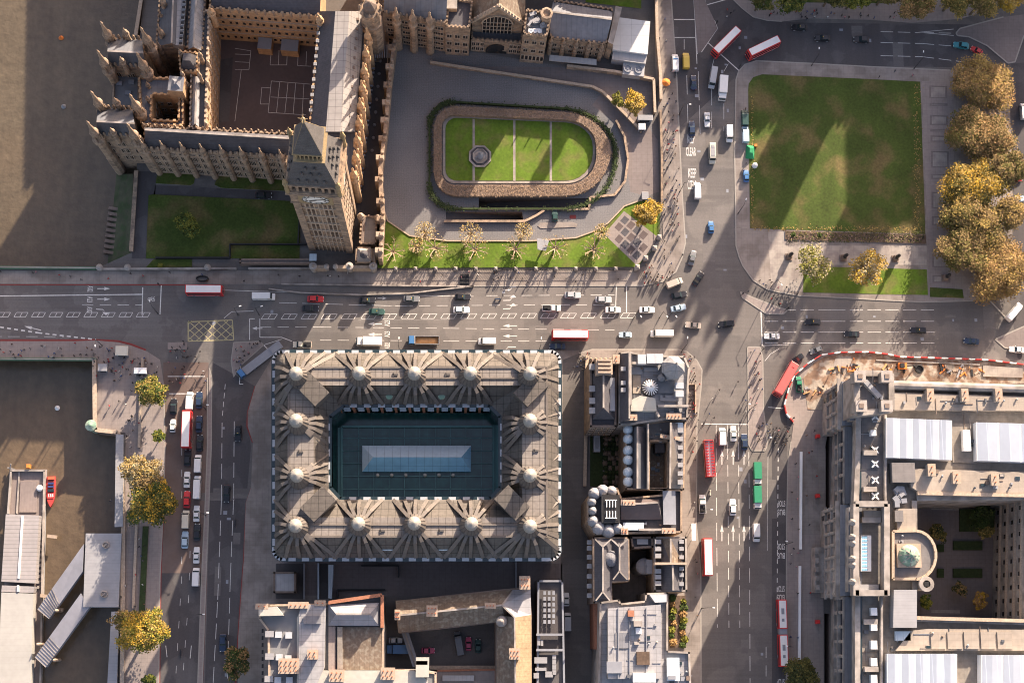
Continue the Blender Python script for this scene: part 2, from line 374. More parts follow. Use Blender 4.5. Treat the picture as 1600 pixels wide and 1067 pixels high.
pave('1228,1250 1229,820 1231,726 1236,690 1240,662 1226,640 1226,628 1233,605 1242,586 1262,567 1284,553 1314,549 1600,569 1800,580 1800,640 1300,640 1289,700 1285,836 1287,956 1287,1250', 'paving_pink')
pave('1250,720 1290,700 1290,835 1250,835', 'paving', z=.137)
pave('1168,542 1188,542 1192,560 1193,640 1200,695 1195,704 1175,704 1170,695', 'paving_pink')
pave('1157,456 1177,465 1219,481 1231,484 1224,491 1197,490 1160,465', 'paving_pink')
pave('1084,0 1081,-60 1099,-60 1101,0 1117,34 1121,45 1095,82 1090,83', 'paving_dark')
pave('1494,52 1500,45 1541,34 1568,27 1640,18 1640,40 1600,56 1586,97 1575,99 1543,72 1514,58 1496,56', 'paving_dark')
pave('1555,530 1600,510 1700,500 1700,550 1600,547 1570,543', 'paving_dark')
pave('1143,-200 1146,0 1159,13 1177,27 1200,32.6 1222,34 1267,29 1360,31.5 1425,36 1500,30 1570,10 1600,-200', 'paving_pink')
kerbline('1157,456 1177,465 1219,481 1231,484 1224,491 1197,490 1160,465 1157,456', .3); kerbline('1168,542 1188,542 1192,560 1193,640 1200,695 1195,704 1175,704 1170,695 1168,542', .3)
kerbline('1568,27 1541,34 1500,45 1494,52 1496,56 1514,58 1543,72 1575,99 1586,97 1600,56', .4); kerbline('1600,510 1555,530 1570,543 1600,548', .4); kerbline('1540,462 1578,503', .4)
kerbline('1222,34 1200,32.6 1177,27 1159,13 1146,0', .3); kerbline('1228,1250 1229,820 1231,726 1236,690', .3); kerbline('365,535 406,533 412,539 374,573 365,589 361,564 365,535', .25)
kerbline('256,600 258,700 256,780 250,900 247,1150', .3); kerbline('327,575 331,590 330,700 326,800 322,900 313,1150', .3); kerbline('324,590 324,700 320,800 315,900 306,1150', .3)
# the square
pave('1154,112 1164,101 1182,95.5 1260,99 1360,104.5 1485,110 1540,112 1576,130 1582,250 1582,430 1560,452 1522,470 1440,472 1250,462 1215,456 1199,452 1177,438 1161,416 1155,402 1150,384 1148,240 1150,125', 'paving')
kerbline('1485,110 1360,104.5 1260,99 1182,95.5 1164,101 1154,112 1150,125 1148,240 1150,384 1155,402 1161,416 1177,438 1199,452 1215,456 1250,462 1440,472 1522,470')
pave('1147,357 1172,357 1227,362 1227,384 1255,384 1255,456 1215,454 1199,450 1178,436 1163,414 1157,400', 'paving', z=.134)
pave('1200,362 1228,362 1228,384 1448,384 1448,414 1255,414 1253,456 1215,453 1205,450', 'paving_pale', z=.138)
pave('1440,127 1490,128 1492,470 1452,468', 'paving_pink', z=.136)
for i, (ya, yb) in enumerate(((134, 154), (161, 166), (180, 196), (202, 206), (212, 222), (236, 262), (272, 280), (300, 326), (338, 352), (390, 418), (430, 442))):
    sheet('paving_panel', '%g,%g %g,%g %g,%g %g,%g' % (1452+i*.5, ya, 1480+i*.5, ya+1, 1480+i*.5, yb, 1452+i*.5, yb), .141, 'paving_dark')
    sheet('paving_panel', '%g,%g %g,%g %g,%g %g,%g' % (1455+i*.5, ya+2.2, 1477+i*.5, ya+3, 1477+i*.5, yb-2, 1455+i*.5, yb-2), .145, 'paving_pale')
def lawn(pts, mat='grass', z=.2):
    return slab('lawn', pts, 0, z, ['kerb', mat])
lawn('1169,140 1170,131 1177,121 1191,116.5 1360,124 1438,128 1446,366 1300,361 1172,357')
slab('flower_bed', '1227,360.5 1447,367 1447,381 1227,374', 0, .4, ['portland', 'soil'])
lawn('1256,416 1448,421 1450,461 1255,457', 'grass_lush'); lawn('1453,449 1504,452 1506,466 1453,464')
lawn('1440,-60 1100,-60 1150,-40 1170,-12 1230,4 1400,6', 'grass')
lawn('590,350 606,346 640,368 700,376 830,376 900,371 925,362 950,348 975,322 1005,312 1032,330 1030,380 995,417 590,419', 'grass_lush')
lawn('232,305 240,304 470,315 468,404 228,404', 'grass'); lawn('240,405 300,405 300,417 228,418', 'grass')
lawn('246,270 298,270 305,276 303,287 298,290 243,287', 'grass'); lawn('340,275 452,279 450,299 345,294 335,289', 'grass')
sheet('path', '243,290 305,292 335,294 460,300 480,315 240,304', .01, 'asphalt_dark')
sheet('terrace', '214,268 246,268 232,404 206,404', .01, 'asphalt_dark')
sheet('courtyard_paving', '330,60 495,60 485,215 325,200', .01, 'court_dark')
sheet('courtyard_paving', '440,870 878,880 880,1100 600,1100 600,930 440,930', .14, 'paving_dark', zref=.14)
sheet('courtyard_paving', '1425,778 1600,786 1600,970 1425,965', .15, 'paving_dark', zref=.15)
sheet('garden_soil', '922,668 976,668 976,760 922,760', .15, 'hedge_green', zref=.15)
sheet('courtyard_paving', '600,930 820,930 830,1067 600,1067', .142, 'asphalt')
slab('lawn', '915,-40 1002,-40 1002,14 915,4', 0, .2, ['kerb', 'grass_lush'])
# palace yard
sheet('yard_paving', '604,60 1015,125 1022,240 1025,300 1005,312 975,322 950,348 925,362 900,371 830,376 700,376 640,368 606,346 598,320', .008, 'cobble', holes=(RAMP1, RAMP2))
sheet('yard_path', '940,145 990,165 1028,220 1030,300 1008,306 985,300 975,230 960,190 925,165', .013, 'paving_dark')
# paved planting grid beside the yard
pave('944,366 975,330 1030,372 1030,380 995,415', 'paving_pink', z=.22)
def bil(u, v):
    a, b, c, d = (949, 366), (976, 335), (1025, 373), (995, 409)
    return tuple((a[k]*(1-u)+b[k]*u)*(1-v)+(d[k]*(1-u)+c[k]*u)*v for k in (0, 1))
for i in range(3):
    for j in range(5):
        if (i, j) in ((0, 0), (2, 4)): continue
        u0, u1, v0, v1 = (i+.1)/3, (i+.88)/3, (j+.1)/5, (j+.88)/5
        sheet('planting_bed', ' '.join('%.1f,%.1f' % bil(*q) for q in ((u0, v0), (u1, v0), (u1, v1), (u0, v1))), .235, 'court_dark' if (i+j) % 2 else 'slate')
for s in ('1084,-60 1086,31 1089,100', '1101,-40 1108,22 1117,34 1121,45 1096,83'): pass

# ---- paint
def paint(name, mat='road_paint', z=.016):
    mb = MB(); mb._z = z; mb._mat = mat; mb._n = name; return mb
def pl(mb, pts, w=.16, dash=None, z=.016):
    P = px(pts, z)
    for a, b in zip(P[:-1], P[1:]):
        d = b-a; L = d.length
        if L < 1e-4: continue
        d /= L; s = Vector((-d.y, d.x, 0))*w/2; t = 0; on = dash[0] if dash else L; off = dash[1] if dash else 0
        while t < L:
            e = min(L, t+on); p, q = a+d*t, a+d*e
            mb.add([p-s, q-s, q+s, p+s], [(0, 1, 2, 3)]); t = e+off
            if not dash: break
def done(mb, name, mat='road_paint'): return meta(mb.build(name, mat), kind='structure')
mb = MB(); D1, D2 = (3.2, 1.8), (4, 2)
for s in ('-700,463 0,462.5 222,460', '223,449 222,492', '252,446 250,491'): pl(mb, s, .28)
pl(mb, '0,489.5 -300,490', .14, D1)
pl(mb, '128,476 222,476.5', .15, D1); pl(mb, '-100,525.5 100,526', .12, D1)
pl(mb, '-100,502 0,511 60,520 150,530.5', .4, (1.1, .9))
# hatched median, drawn as closed lozenges
for x0, x1, n, ya, yb, lx in ((-60, 240, 11, 488.5, 495.5, 1), (408, 1000, 19, 491, 498.5, 1)):
    st = (x1-x0)/n
    for i in range(n):
        a = x0+i*st; b = a+st*.66; k = 5 if x0 > 0 else 4; yo = 0.0006*(a-500) if x0 < 0 else -.003*(a-408)
        for s in ('%g,%g %g,%g' % (a+k, ya+yo, b+k, ya+yo), '%g,%g %g,%g' % (a, yb+yo, b, yb+yo), '%g,%g %g,%g' % (a, yb+yo, a+k, ya+yo), '%g,%g %g,%g' % ((a+b)/2, yb+yo, (a+b)/2+k, ya+yo), '%g,%g %g,%g' % (b, yb+yo, b+k, ya+yo)): pl(mb, s, .15)
pl(mb, '350,497 362,487 396,486', .15); pl(mb, '398,498 390,498 390,531', .22); pl(mb, '406,498 406,527 440,527', .2)
pl(mb, '406,511 500,511 700,513 960,515.5', .13, D1); pl(mb, '500,531.5 700,532.5 860,533', .13, D1)
pl(mb, '412,539 432,560', .25); pl(mb, '412,539 440,530', .15); pl(mb, '440,527 456,533', .2)
pl(mb, '436,473 600,477.5 640,478', .15, (5, 1.6)); pl(mb, '300,452 440,456 600,461 740,463', .13)
pl(mb, '600,478 960,476', .14, D1); pl(mb, '760,462 960,461', .14, D1); pl(mb, '963,448 962,480', .2); pl(mb, '979,447 979,490', .24)
pl(mb, '900,446 1005,447', .2)
pl(mb, '1053,31 1087,31 1090,85', .25); pl(mb, '1054,59 1086,59', .22); pl(mb, '1106,67 1156,112', .28)
pl(mb, '1084,0 1086,31 1089,100', .22); pl(mb, '1101,0 1108,22 1117,34 1121,45 1096,82', .25); pl(mb, '1105,8 1134,0', .25)
pl(mb, '1069,62 1069,82', .15, D1); pl(mb, '1073,118 1075,195', .16, (6, 3)); pl(mb, '1091,112 1094,210', .14, (9, 1.5)); pl(mb, '1112,140 1112,205', .14, (5, 2)); pl(mb, '1131,162 1131,205', .14, (5, 2))
pl(mb, '1116,92 1111,110', .12); pl(mb, '1138,100 1131,112', .12)
for y, yb in ((50, 51), (67, 73), (87.5, 97)): pl(mb, '1376,%g 1440,%g 1520,%g' % (y, y+1.5, yb+2), .16, (3.8, 1.4))
pl(mb, '1435,51 1490,46', .15); pl(mb, '1435,51 1490,56', .15)
pl(mb, '1189,486 1191,540', .3); pl(mb, '1191,540 1260,537', .16)
for y in (484, 502, 519, 536): pl(mb, '1195,%g 1300,%g 1465,%g' % (y, y, y), .16, (3.9, 1.3))
pl(mb, '1195,564 1204,553 1222,542', .13, (3, 1)); pl(mb, '1230,538 1260,537', .13)
pl(mb, '1096,662 1169,663', .3)
for x in (1119, 1137, 1154): pl(mb, '%g,664 %g,700 %g,980' % (x, x, x+2), .15, (3.2, 1.6) if x != 1119 else (5, 2))
pl(mb, '1170,706 1171,820 1172,1067', .16, (4, 2)); pl(mb, '1200,710 1199,860', .1); pl(mb, '1197,1010 1197,1067', .14, (3, 2))
pl(mb, '1216,700 1214,960', .22, (1.3, 1.3)); pl(mb, '1200,636 1224,638', .2)
pl(mb, '347,660 346,780 340,940 333,1067', .16, (4.2, 1.6)); pl(mb, '366,658 365,780 360,900 355,1067', .16, (4.2, 1.6))
pl(mb, '352,600 347,655', .16, (1.5, 1)); pl(mb, '376,573 374,600 380,600', .2)
pl(mb, '284,700 284,900 274,1067', .13, (2, 4)); pl(mb, '297,860 295,930 285,1067', .13, (2, 4))
pl(mb, '262,588 320,588', .25); pl(mb, '264,615 290,615', .25); pl(mb, '302,615 312,615', .2); pl(mb, '259,1008 261,1026', .18); pl(mb, '299,1008 297,1028', .18)
pl(mb, '1232,726 1230,850 1229,1067', .12); pl(mb, '560,500 700,500', .02)
done(mb, 'road_markings')
mb = MB(); P = [(294, 503), (363, 500), (365, 531), (294, 533)]
for i in range(4): pl(mb, '%g,%g %g,%g' % (*P[i], *P[(i+1) % 4]), .3)
for k in range(-3, 6):
    for sgn in (1, -1):
        seg = []
        for t in range(41):
            y = 501.5+30.5*t/40; x = 294+k*14+(y-501.5)*sgn*1.15+(0 if sgn > 0 else 34)
            if 294 <= x <= 364: seg.append((x, y))
        if len(seg) > 3: pl(mb, '%g,%g %g,%g' % (*seg[0], *seg[-1]), .22)
done(mb, 'box_junction', 'yellow_line')
mb = MB()
for x in (887, 910): pl(mb, '%g,870 %g,1100' % (x-1, x+1), .12)
done(mb, 'yellow_lines', 'yellow_line')
for s in ('258,690 256,780 251,900 249,1067', '399,603 387,644 386,666 395,691', '393,762 385,785 381,875 379,898 372,998 368,1067', '326,690 322,900 316,1067'):
    mb = MB(); pl(mb, s, .45); done(mb, 'red_line', 'red_line')
def arrow(x, y, dx, dy, turn=0, ln=18):
    """lane arrow: shaft then head; dx,dy unit in the photo's plane"""
    mb = MB(); a = g(x, y, .02); b = g(x+dx*ln, y+dy*ln, .02); d = (b-a).normalized(); s = Vector((-d.y, d.x, 0))
    L = (b-a).length
    mb.add([a-s*.12, a+d*L*.6-s*.12, a+d*L*.6+s*.12, a+s*.12], [(0, 1, 2, 3)])
    if turn: 
        e = a+d*L*.6; h = e+d*.6+s*turn*.7; mb.add([e-s*.12, e+s*.12, h+d*.3+s*turn*.25, h-s*turn*.1], [(0, 3, 2, 1)] if turn < 0 else [(0, 1, 2, 3)]); mb.add([h-d*.7, h+s*turn*.1+d*1.3, h+d*.4+s*turn*.9], [(0, 1, 2)])
    else: mb.add([a+d*L*.55-s*.5, b, a+d*L*.55+s*.5], [(0, 1, 2)])
    o = mb.build('lane_arrow', 'road_paint'); meta(o, kind='structure')
for x, y in ((152, 451), (152, 467.5)): arrow(x, y, 1, 0, 0, 20)
arrow(150, 483, 1, .06, -1); arrow(64, 516, -1, -.25, 0, 26)
for y in (469.5, 482.5): arrow(786, y, 1, -.02, 1)
arrow(786, 453.5, 1, -.02, 1); arrow(597, 506, -1, 0, 0, 22); arrow(597, 522.5, -1, 0, 0, 22); arrow(808, 509, -1, 0, 0, 22); arrow(808, 525, -1, 0, 0, 22); arrow(806, 542, -1, 0, 1, 20); arrow(410, 513, -1, 0, 0, 16); arrow(590, 466, 1, 0, 0, 14)
for x in (1128, 1145.5, 1162.5): arrow(x, 726, 0, -1, 0, 24); arrow(x, 845, 0, -1, 0, 26)
def text_mesh(name, cu):
    o = bpy.data.objects.new(name, cu); COL.objects.link(o); bpy.context.view_layer.update()
    me = bpy.data.meshes.new_from_object(o.evaluated_get(bpy.context.evaluated_depsgraph_get())); bpy.data.objects.remove(o)
    o = bpy.data.objects.new(name, me); COL.objects.link(o); bpy.context.view_layer.update(); return o
def lettering(txt, x, y, wpx, hpx, ang=0.0, mat='road_paint', z=.018, zref=0.0, sx=None, name='lettering', parent=None, h3=None):
    """words painted flat; wpx x hpx = size in photo pixels, ang = rotation of the reading direction"""
    cu = bpy.data.curves.new(name, 'FONT'); cu.body = txt; cu.align_x = 'CENTER'; cu.align_y = 'CENTER'; cu.size = 1; cu.offset = .012; cu.materials.append(MATS[mat])
    o = text_mesh(name, cu)
    dm = o.dimensions; p = g(x, y, z); sc = (g(x+1, y, z)-g(x, y, z)).length
    o.location = p; o.rotation_euler.z = ang
    o.scale = (wpx*sc/max(.01, dm.x), hpx*sc/max(.01, dm.y), 1)
    return o
for t, x, y, w, h in (('KEEP', 1079.5, 218, 11, 15), ('CLEAR', 1079.5, 238, 15.5, 14), ('KEEP', 1081.5, 271.5, 12.5, 15), ('CLEAR', 1081.5, 290, 14.5, 14)):
    meta(lettering(t, x, y, w, h), kind='structure')
for t, x, y in (('BUS', 1221, 799.5), ('STOP', 1221, 786), ('BUS', 1220.5, 867.5), ('STOP', 1220.5, 853), ('BUS', 1220, 932.5), ('STOP', 1220, 919), ('STOP', 1220, 1064)):
    meta(lettering(t, x, y, 12, 9, math.pi, 'yellow_line' if t == 'X' else 'road_paint'), kind='structure')
for t, x, y, a in (('A23', 605.5, 505, 1), ('A23', 605.5, 522, 1), ('A302', 605.5, 540, 1), ('A302', 140.5, 451.5, -1), ('A23', 140, 468, -1), ('A302', 139.5, 484, -1), ('P', 250, 1, 0)):
    if t != 'P': meta(lettering(t, x, y, 9.5, 8.5, a*math.pi/2), kind='structure')
# bicycle symbol in the waiting box on the bridge
mb = MB()
for cx_ in (233.5, 239.5):
    P = [g(cx_+2.4*math.cos(t*math.pi/6), 467.5+(2.2*math.sin(t*math.pi/6))+(0 if cx_ < 236 else 1), .02) for t in range(13)]
    for a, b in zip(P[:-1], P[1:]): mb.beam(a, b, .14, .004)
for s in ('233.5,467.5 236,464.5 240,465 239.5,468.5', '236,464.5 237,469 233.5,467.5', '240,465 241.5,463.5'): pl(mb, s, .14, None, .02)
done(mb, 'bicycle_symbol')
# ============================================================= building helpers
WINM = {}; WCOUNT = {}
def win_mesh(w, h, mats, arch, mull):
    k = (round(w, 2), round(h, 2), mats, arch, mull)
    if k not in WINM:
        m = MB(); f = .16
        m.add([(-w/2, -.05, 0), (w/2, -.05, 0), (w/2, -.05, h), (-w/2, -.05, h)], [(0, 1, 2, 3)], 0)
        for x0, x1, z0, z1 in ((-w/2-f, -w/2, -f, h+f), (w/2, w/2+f, -f, h+f), (-w/2, w/2, -f, 0), (-w/2, w/2, h, h+f))+tuple((-w/2+w*(i+1)/(mull+1)-.05, -w/2+w*(i+1)/(mull+1)+.05, 0, h) for i in range(mull)):
            m.box(((x0+x1)/2, -.07, z0), (x1-x0, .22, z1-z0), 0, 1)
        if arch:
            P = [(w/2*math.cos(t*math.pi/8), -.06, h+w/2*math.sin(t*math.pi/8)*.9) for t in range(9)]; m.add(P, [tuple(range(9))[::-1]], 0)
        WINM[k] = m.mesh('window', list(mats))
    return WINM[k]
def wins(parent, a, b, zs, n, w=1.1, h=1.8, mats=('window', 'stone_trim'), arch=False, mull=1, m0=.5, name='window', pair=0, skip=()):
    """n windows along the wall from a to b (outside on the right of a->b), one row per z"""
    a, b = Vector((a[0], a[1], 0)), Vector((b[0], b[1], 0)); d = b-a; L = d.length; d /= L; ang = math.atan2(d.y, d.x); out = Vector((d.y, -d.x, 0))
    me = win_mesh(w, h, tuple(mats), arch, mull); key = parent.name; ex = None
    for z in zs:
        for i in range(n):
            if i in skip: continue
            for q in ((-pair/2, pair/2) if pair else (0,)):
                p = a+d*(L*(i+m0)/(n-1+2*m0)+q)+out*.03; p.z = z
                c = WCOUNT.get(key, 0)
                if c < 98:
                    o = bpy.data.objects.new(name, me); COL.objects.link(o); o.parent = parent; o.location = p-parent.location; o.rotation_euler.z = ang; WCOUNT[key] = c+1
                else:
                    if ex is None: ex = MB()
                    mt = Matrix.Translation(p) @ Matrix.Rotation(ang, 4, 'Z')
                    ex.add([mt @ v.co for v in me.vertices], [tuple(f.vertices) for f in me.polygons]); ex.m[-len(me.polygons):] = [f.material_index for f in me.polygons]
    if ex: EXTRA.setdefault(key, []).append((parent, ex, mats))
EXTRA = {}
def flush_extra():
    for k, l in EXTRA.items():
        mb = MB(); mats = []
        for par, ex, ms in l:
            for m in ms:
                if m not in mats: mats.append(m)
            b = len(mb.v); mb.v += ex.v; mb.f += [tuple(b+i for i in f) for f in ex.f]; mb.m += [mats.index(ms[i]) for i in ex.m]
        meta(mb.build('further_windows', mats, l[0][0]), kind='stuff')

PINM = {}
def pinnacle(parent, x, y, ztip, h, r=.7, mat='stone', name='pinnacle', n=8, world=None, sub=False):
    """tapering stone turret, h tall, whose tip is seen at (x, y) at height ztip"""
    p = g(x, y, ztip) if world is None else Vector(world); k = (round(h, 1), r, mat, n)
    if k not in PINM:
        m = MB(); s = h*.62
        m.lathe((0, 0, 0), [(r*1.15, 0), (r*1.1, s*.5), (r, s*.52), (r, s), (r*1.35, s+.02*h), (r*1.35, s+.05*h), (r*.8, s+.07*h), (r*.85, s+.16*h), (r*1.05, s+.17*h), (r*.55, s+.22*h), (r*.22, h*.94), (r*.34, h*.955), (.03, h)], n, 0, math.pi/n)
        for i in range(4):
            a = i*math.pi/2; m.box((r*.95*math.cos(a), r*.95*math.sin(a), s+.05*h), (r*.35, r*.35, .12*h), 0, 0, tp=.2)
        PINM[k] = m.mesh('pinnacle', mat)
    o = bpy.data.objects.new(name, PINM[k]); COL.objects.link(o); o.parent = parent; o.location = Vector((p.x, p.y, ztip-h))-parent.location
    return o
def ringpts(P): return [(p[0], p[1]) for p in P]
def block(T, pts, zt, wall, roof, z0=-.1, zr=None, par=.9, pw=.5, cap=None, name='wall', crenel=None, holes=None):
    """walls up to zt with a roof sheet behind a parapet; pts surveyed at height zt (zr)"""
    P = px(pts, zt if zr is None else zr); H = [px(h, zt) for h in (holes or [])]
    m = MB(); n = len(P)
    for loop, sgn in [(P, 1)]+[(h, -1) for h in H]:
        ar = sum(loop[i].x*loop[(i+1) % len(loop)].y-loop[(i+1) % len(loop)].x*loop[i].y for i in range(len(loop)))
        if ar*sgn < 0: loop.reverse()
        for i in range(len(loop)):
            a, b = loop[i], loop[(i+1) % len(loop)]; m.add([(a.x, a.y, z0), (b.x, b.y, z0), (b.x, b.y, zt-par), (a.x, a.y, zt-par)], [(0, 1, 2, 3)])
    m.build(name, wall, T)
    m = MB(); m.poly([(p.x, p.y, zt-par+.004) for p in P], 0, [[(p.x, p.y, zt-par+.004) for p in h] for h in H]); m.build('roof_deck', roof, T)
    if par > 0:
        m = MB()
        for loop in [P]+H:
            k = len(loop); cc = sum((Vector((p.x, p.y, 0)) for p in loop), Vector())/k
            for i in range(k):
                a, b = loop[i], loop[(i+1) % k]; d = (Vector((b.x-a.x, b.y-a.y, 0))).normalized()
                nrm = Vector((-d.y, d.x, 0))*(pw/2)           # ccw loop: inward is left; hole loops are cw so the same side is solid
                A = Vector((a.x, a.y, zt))+nrm; B = Vector((b.x, b.y, zt))+nrm
                m.beam(A, B, pw, par+.15, 0)
                if crenel:
                    L = (B-A).length; q = int(L/crenel)
                    for j in range(q): m.box(A+(B-A)*((j+.5)/q), (crenel*.5, pw*1.02, .8), math.atan2(d.y, d.x), 0)
        m.build('parapet', cap or wall, T)
    return P
def gable(T, e, ze, r, zr, mats, name='roof', endm=1):
    """pitched roof: e = 4 eave corners (front pair, back pair), r = ridge ends"""
    E = px(e, ze); Q = px(r, zr); m = MB()
    m.add([*E, *Q], [(0, 1, 5, 4), (2, 3, 4, 5)], 0); m.add([*E, *Q], [(1, 2, 5), (3, 0, 4)], endm)
    for i, f in enumerate(m.f):
        A, B, C = (Vector(m.v[j]) for j in f[:3])
        if (B-A).cross(C-A).z < -1e-6: m.f[i] = f[::-1]
    m.build(name, mats, T)
    m = MB(); m.beam(Q[0]+Vector((0, 0, .15)), Q[1]+Vector((0, 0, .15)), .45, .3); m.build('ridge', 'portland' if len(mats) < 3 else mats[2], T)
def bx(T, name, x, y, z, size, mat, rot=0.0, mt=None, tp=1.0):
    m = MB(); m.box(g(x, y, z+size[2])*1.0-Vector((0, 0, size[2])), size, rot, 0, 1 if mt else 0, tp); return m.build(name, [mat, mt] if mt else mat, T)
def chimney(T, x, y, z, w, d, h=2.2, mat='brick', pots=3, rot=0.0):
    """stack with a row of pots, seen at (x, y) at its top"""
    zt = z+h; p = g(x, y, zt); m = MB(); m.box((p.x, p.y, z-1), (w, d, h+1), rot, 0); m.box((p.x, p.y, zt-.25), (w+.3, d+.3, .28), rot, 1)
    o = m.build('chimney', [mat, 'chim_stone'], T); m = MB()
    nx = max(1, int(pots)); ny = max(1, int(d/w*nx+.5)) if d < w else 2
    for i in range(nx):
        for j in range(ny):
            u, v = (i-(nx-1)/2)*w/nx, (j-(ny-1)/2)*d/ny; m.lathe((p.x+u*math.cos(rot)-v*math.sin(rot), p.y+u*math.sin(rot)+v*math.cos(rot), zt), [(.2, 0), (.16, .55), (.19, .6)], 6)
    m.build('pots', 'pot', o)
def wseg(P, i): return P[i], P[(i+1) % len(P)]

M('slit_brown', (.10, .07, .05), n=.2)
MATL = []
def ORD(n):
    w = 'first second third fourth fifth sixth seventh eighth ninth tenth eleventh twelfth'.split()
    if 1 <= n <= 12: return w[n-1]
    return '%d%s' % (n, 'th' if 10 <= n % 100 <= 20 else {1: 'st', 2: 'nd', 3: 'rd'}.get(n % 10, 'th'))
for nm, c in (('green', (.05, .075, .015)), ('dark', (.04, .05, .015)), ('yellowgreen', (.17, .165, .025)), ('gold', (.31, .215, .06)), ('goldbrown', (.215, .145, .06)), ('orange', (.30, .18, .07)), ('olive', (.115, .10, .025)), ('yellow', (.42, .26, .03)), ('pale', (.32, .27, .15))):
    M('leaf_'+nm, c, rough=.9, n=.3, ns=1.1, big=.3, bs=.25)
M('cloth_blue', (.03, .05, .16), n=.1); M('orange_red', (.62, .12, .06), rough=.5, n=.1)
# ============================================================= the palace
PW = ('window', 'stone_trim')
T = thing('palace_wing', g(350, 290), 'north wing of the palace, dark roof and rows of windows above the narrow lawns', 'building')
P = block(T, '225,233 446,246 462,209 225,197', 22, 'stone', 'lead_dark', par=.8, crenel=1.4)
gable(T, '226,230 452,243 460,212 226,199', 22.1, '226,203 458,217', 28.5, ['slate', 'stone'])
A, B = g(228, 233, 22), g(444, 246, 22)
wins(T, A, B, (2.0, 7.6, 13.2), 14, 1.7, 3.6, PW, mull=3, pair=0); wins(T, A, B, (18.6,), 14, 1.6, 1.2, PW, mull=2)
for i in range(8):
    t = (i+.0)/7; x = 250+t*203; y = 268.5+t*15; b = g(x, y, 0); pinnacle(T, 0, 0, 31, 31, .85, world=(b.x, b.y-.4, 0), name='turret')
for i in range(22):
    t = i/21; a = g(228+t*216, 233+t*13, 22); pinnacle(T, 0, 0, 24.6, 3, .28, world=(a.x, a.y, 0))
    a = g(232+t*226, 198+t*11, 22); pinnacle(T, 0, 0, 24.4, 3, .26, world=(a.x, a.y, 0))
for nm, lab, tips, mids, rf, rdg in (
    ('lower', 'gabled river pavilion at the palace corner nearest the bridge, four tall turrets', ((135, 189), (198, 193), (141, 142), (202, 147)), ((172, 200), (178, 153)), '152,212 212,214 207,171 152,169', '151,190 210,193'),
    ('upper', 'gabled river pavilion farther from the bridge, four tall turrets above the water', ((151, 78), (213, 82), (156, 33), (219, 42)), ((187, 89), (192, 44)), '170,103 226,106 222,62 168,60', '168,80 224,83')):
    T = thing('river_pavilion', g(tips[0][0]+60, tips[0][1]+40), lab, 'building')
    P = block(T, rf, 24, 'stone', 'lead_dark', z0=ZW-1, par=.9, crenel=1.2)
    gable(T, rf, 24.2, rdg, 31, ['lead_dark', 'stone'])
    for (x, y) in tips: pinnacle(T, x, y, 39, 44, 1.35, name='turret')
    for (x, y) in mids: pinnacle(T, x, y, 33, 12, .7, name='turret')
    a, b = px(rf.split()[0]+' '+rf.split()[1], 24); wins(T, a, b, (4, 10, 16), 2, 1.1, 3, PW, mull=1, pair=3.0, m0=.8)
    b, a = px(rf.split()[0]+' '+rf.split()[3], 24); wins(T, a, px(rf.split()[0], 24)[0], (4, 10, 16), 2, 1, 3, PW, m0=.8)
    for i in range(7):
        a, b = px(rf.split()[0]+' '+rf.split()[1], 24); q = a.lerp(b, (i+.5)/7); pinnacle(T, 0, 0, 27, 3.4, .3, world=(q.x, q.y, 0))
        b, a = px(rf.split()[2]+' '+rf.split()[3], 24); q = a.lerp(b, (i+.5)/7); pinnacle(T, 0, 0, 27, 3.4, .3, world=(q.x, q.y, 0))
T = thing('palace_block', g(205, 150), 'dark flat roofed block recessed between the two river pavilions', 'building')
block(T, '176,112 218,113 217,168 175,166', 17, 'stone', 'felt', z0=ZW-1)
for x, y in ((186, 130), (200, 145), (205, 128)): bx(T, 'rooflight', x, y, 16.1, (1.6, 1.2, .6), 'metal_grey')
T = thing('palace_block', g(265, 170), 'stone block wrapped round a small square light well behind the river pavilions', 'building')
P = block(T, '216,120 286,122 288,198 220,196', 21, 'stone_gold', 'lead', holes=['238,148 279,150 278,188 237,187'], crenel=1.6)
h = px('238,148 279,150 278,188 237,187', 21)
wins(T, h[3], h[0], (3, 8, 13), 3, 1, 2, PW); wins(T, h[0], h[1], (3, 8, 13), 3, 1, 2, PW); wins(T, h[2], h[3], (3, 8, 13), 3, 1, 2, PW)
m = MB(); m.box(g(275, 131, 27)-Vector((0, 0, 10)), (4.2, 4.2, 10), R(-4), 0, 1); m.build('stair_tower', ['stone_gold', 'lead'], T)
m = MB(); m.box(g(275, 131, 27), (2.6, 2.6, .8), R(-4), 0, tp=.3); m.build('lantern', 'lead', T)
for x, y in ((228, 128), (290, 127), (222, 192), (228, 150)): pinnacle(T, x, y, 25, 8, .5)
T = thing('palace_range', g(270, 20), 'long riverside range with a dark slope and white dormer strip at the top edge', 'building')
P = block(T, '243,74 308,76 322,-160 262,-160', 20, 'stone', 'lead_dark', z0=-6, crenel=1.4)
gable(T, '245,73 266,-158 286,-158 284,73', 20.2, '268,68 276,-158', 24, ['lead_dark', 'stone'])
m = MB(); q = px('270,70 285,72 299,-120 281,-120', 22.5); m.prism(q, 19, 22.4, 0, 1); m.build('roof_terrace', ['portland', 'lead_white'], T)
for i in range(16): bx(T, 'dormer', 282+.085*(70-(68-i*8)), 68-i*8, 22.4, (.9, .8, .7), 'white_paint', mt='window')
for i in range(9): pinnacle(T, 244+i*1.6, 62-i*24, 26+(i % 2)*4, 27, .55+.25*(i % 2))
T = thing('palace_range', g(310, 20), 'parallel inner range with a sunlit pale metal roof, top left', 'building')
block(T, '292,78 318,80 330,-160 306,-160', 21, 'stone', 'lead', crenel=1.4)
gable(T, '293,78 307,-158 328,-158 316,80', 21.2, '302,74 316,-158', 25.5, ['lead_white', 'stone'])
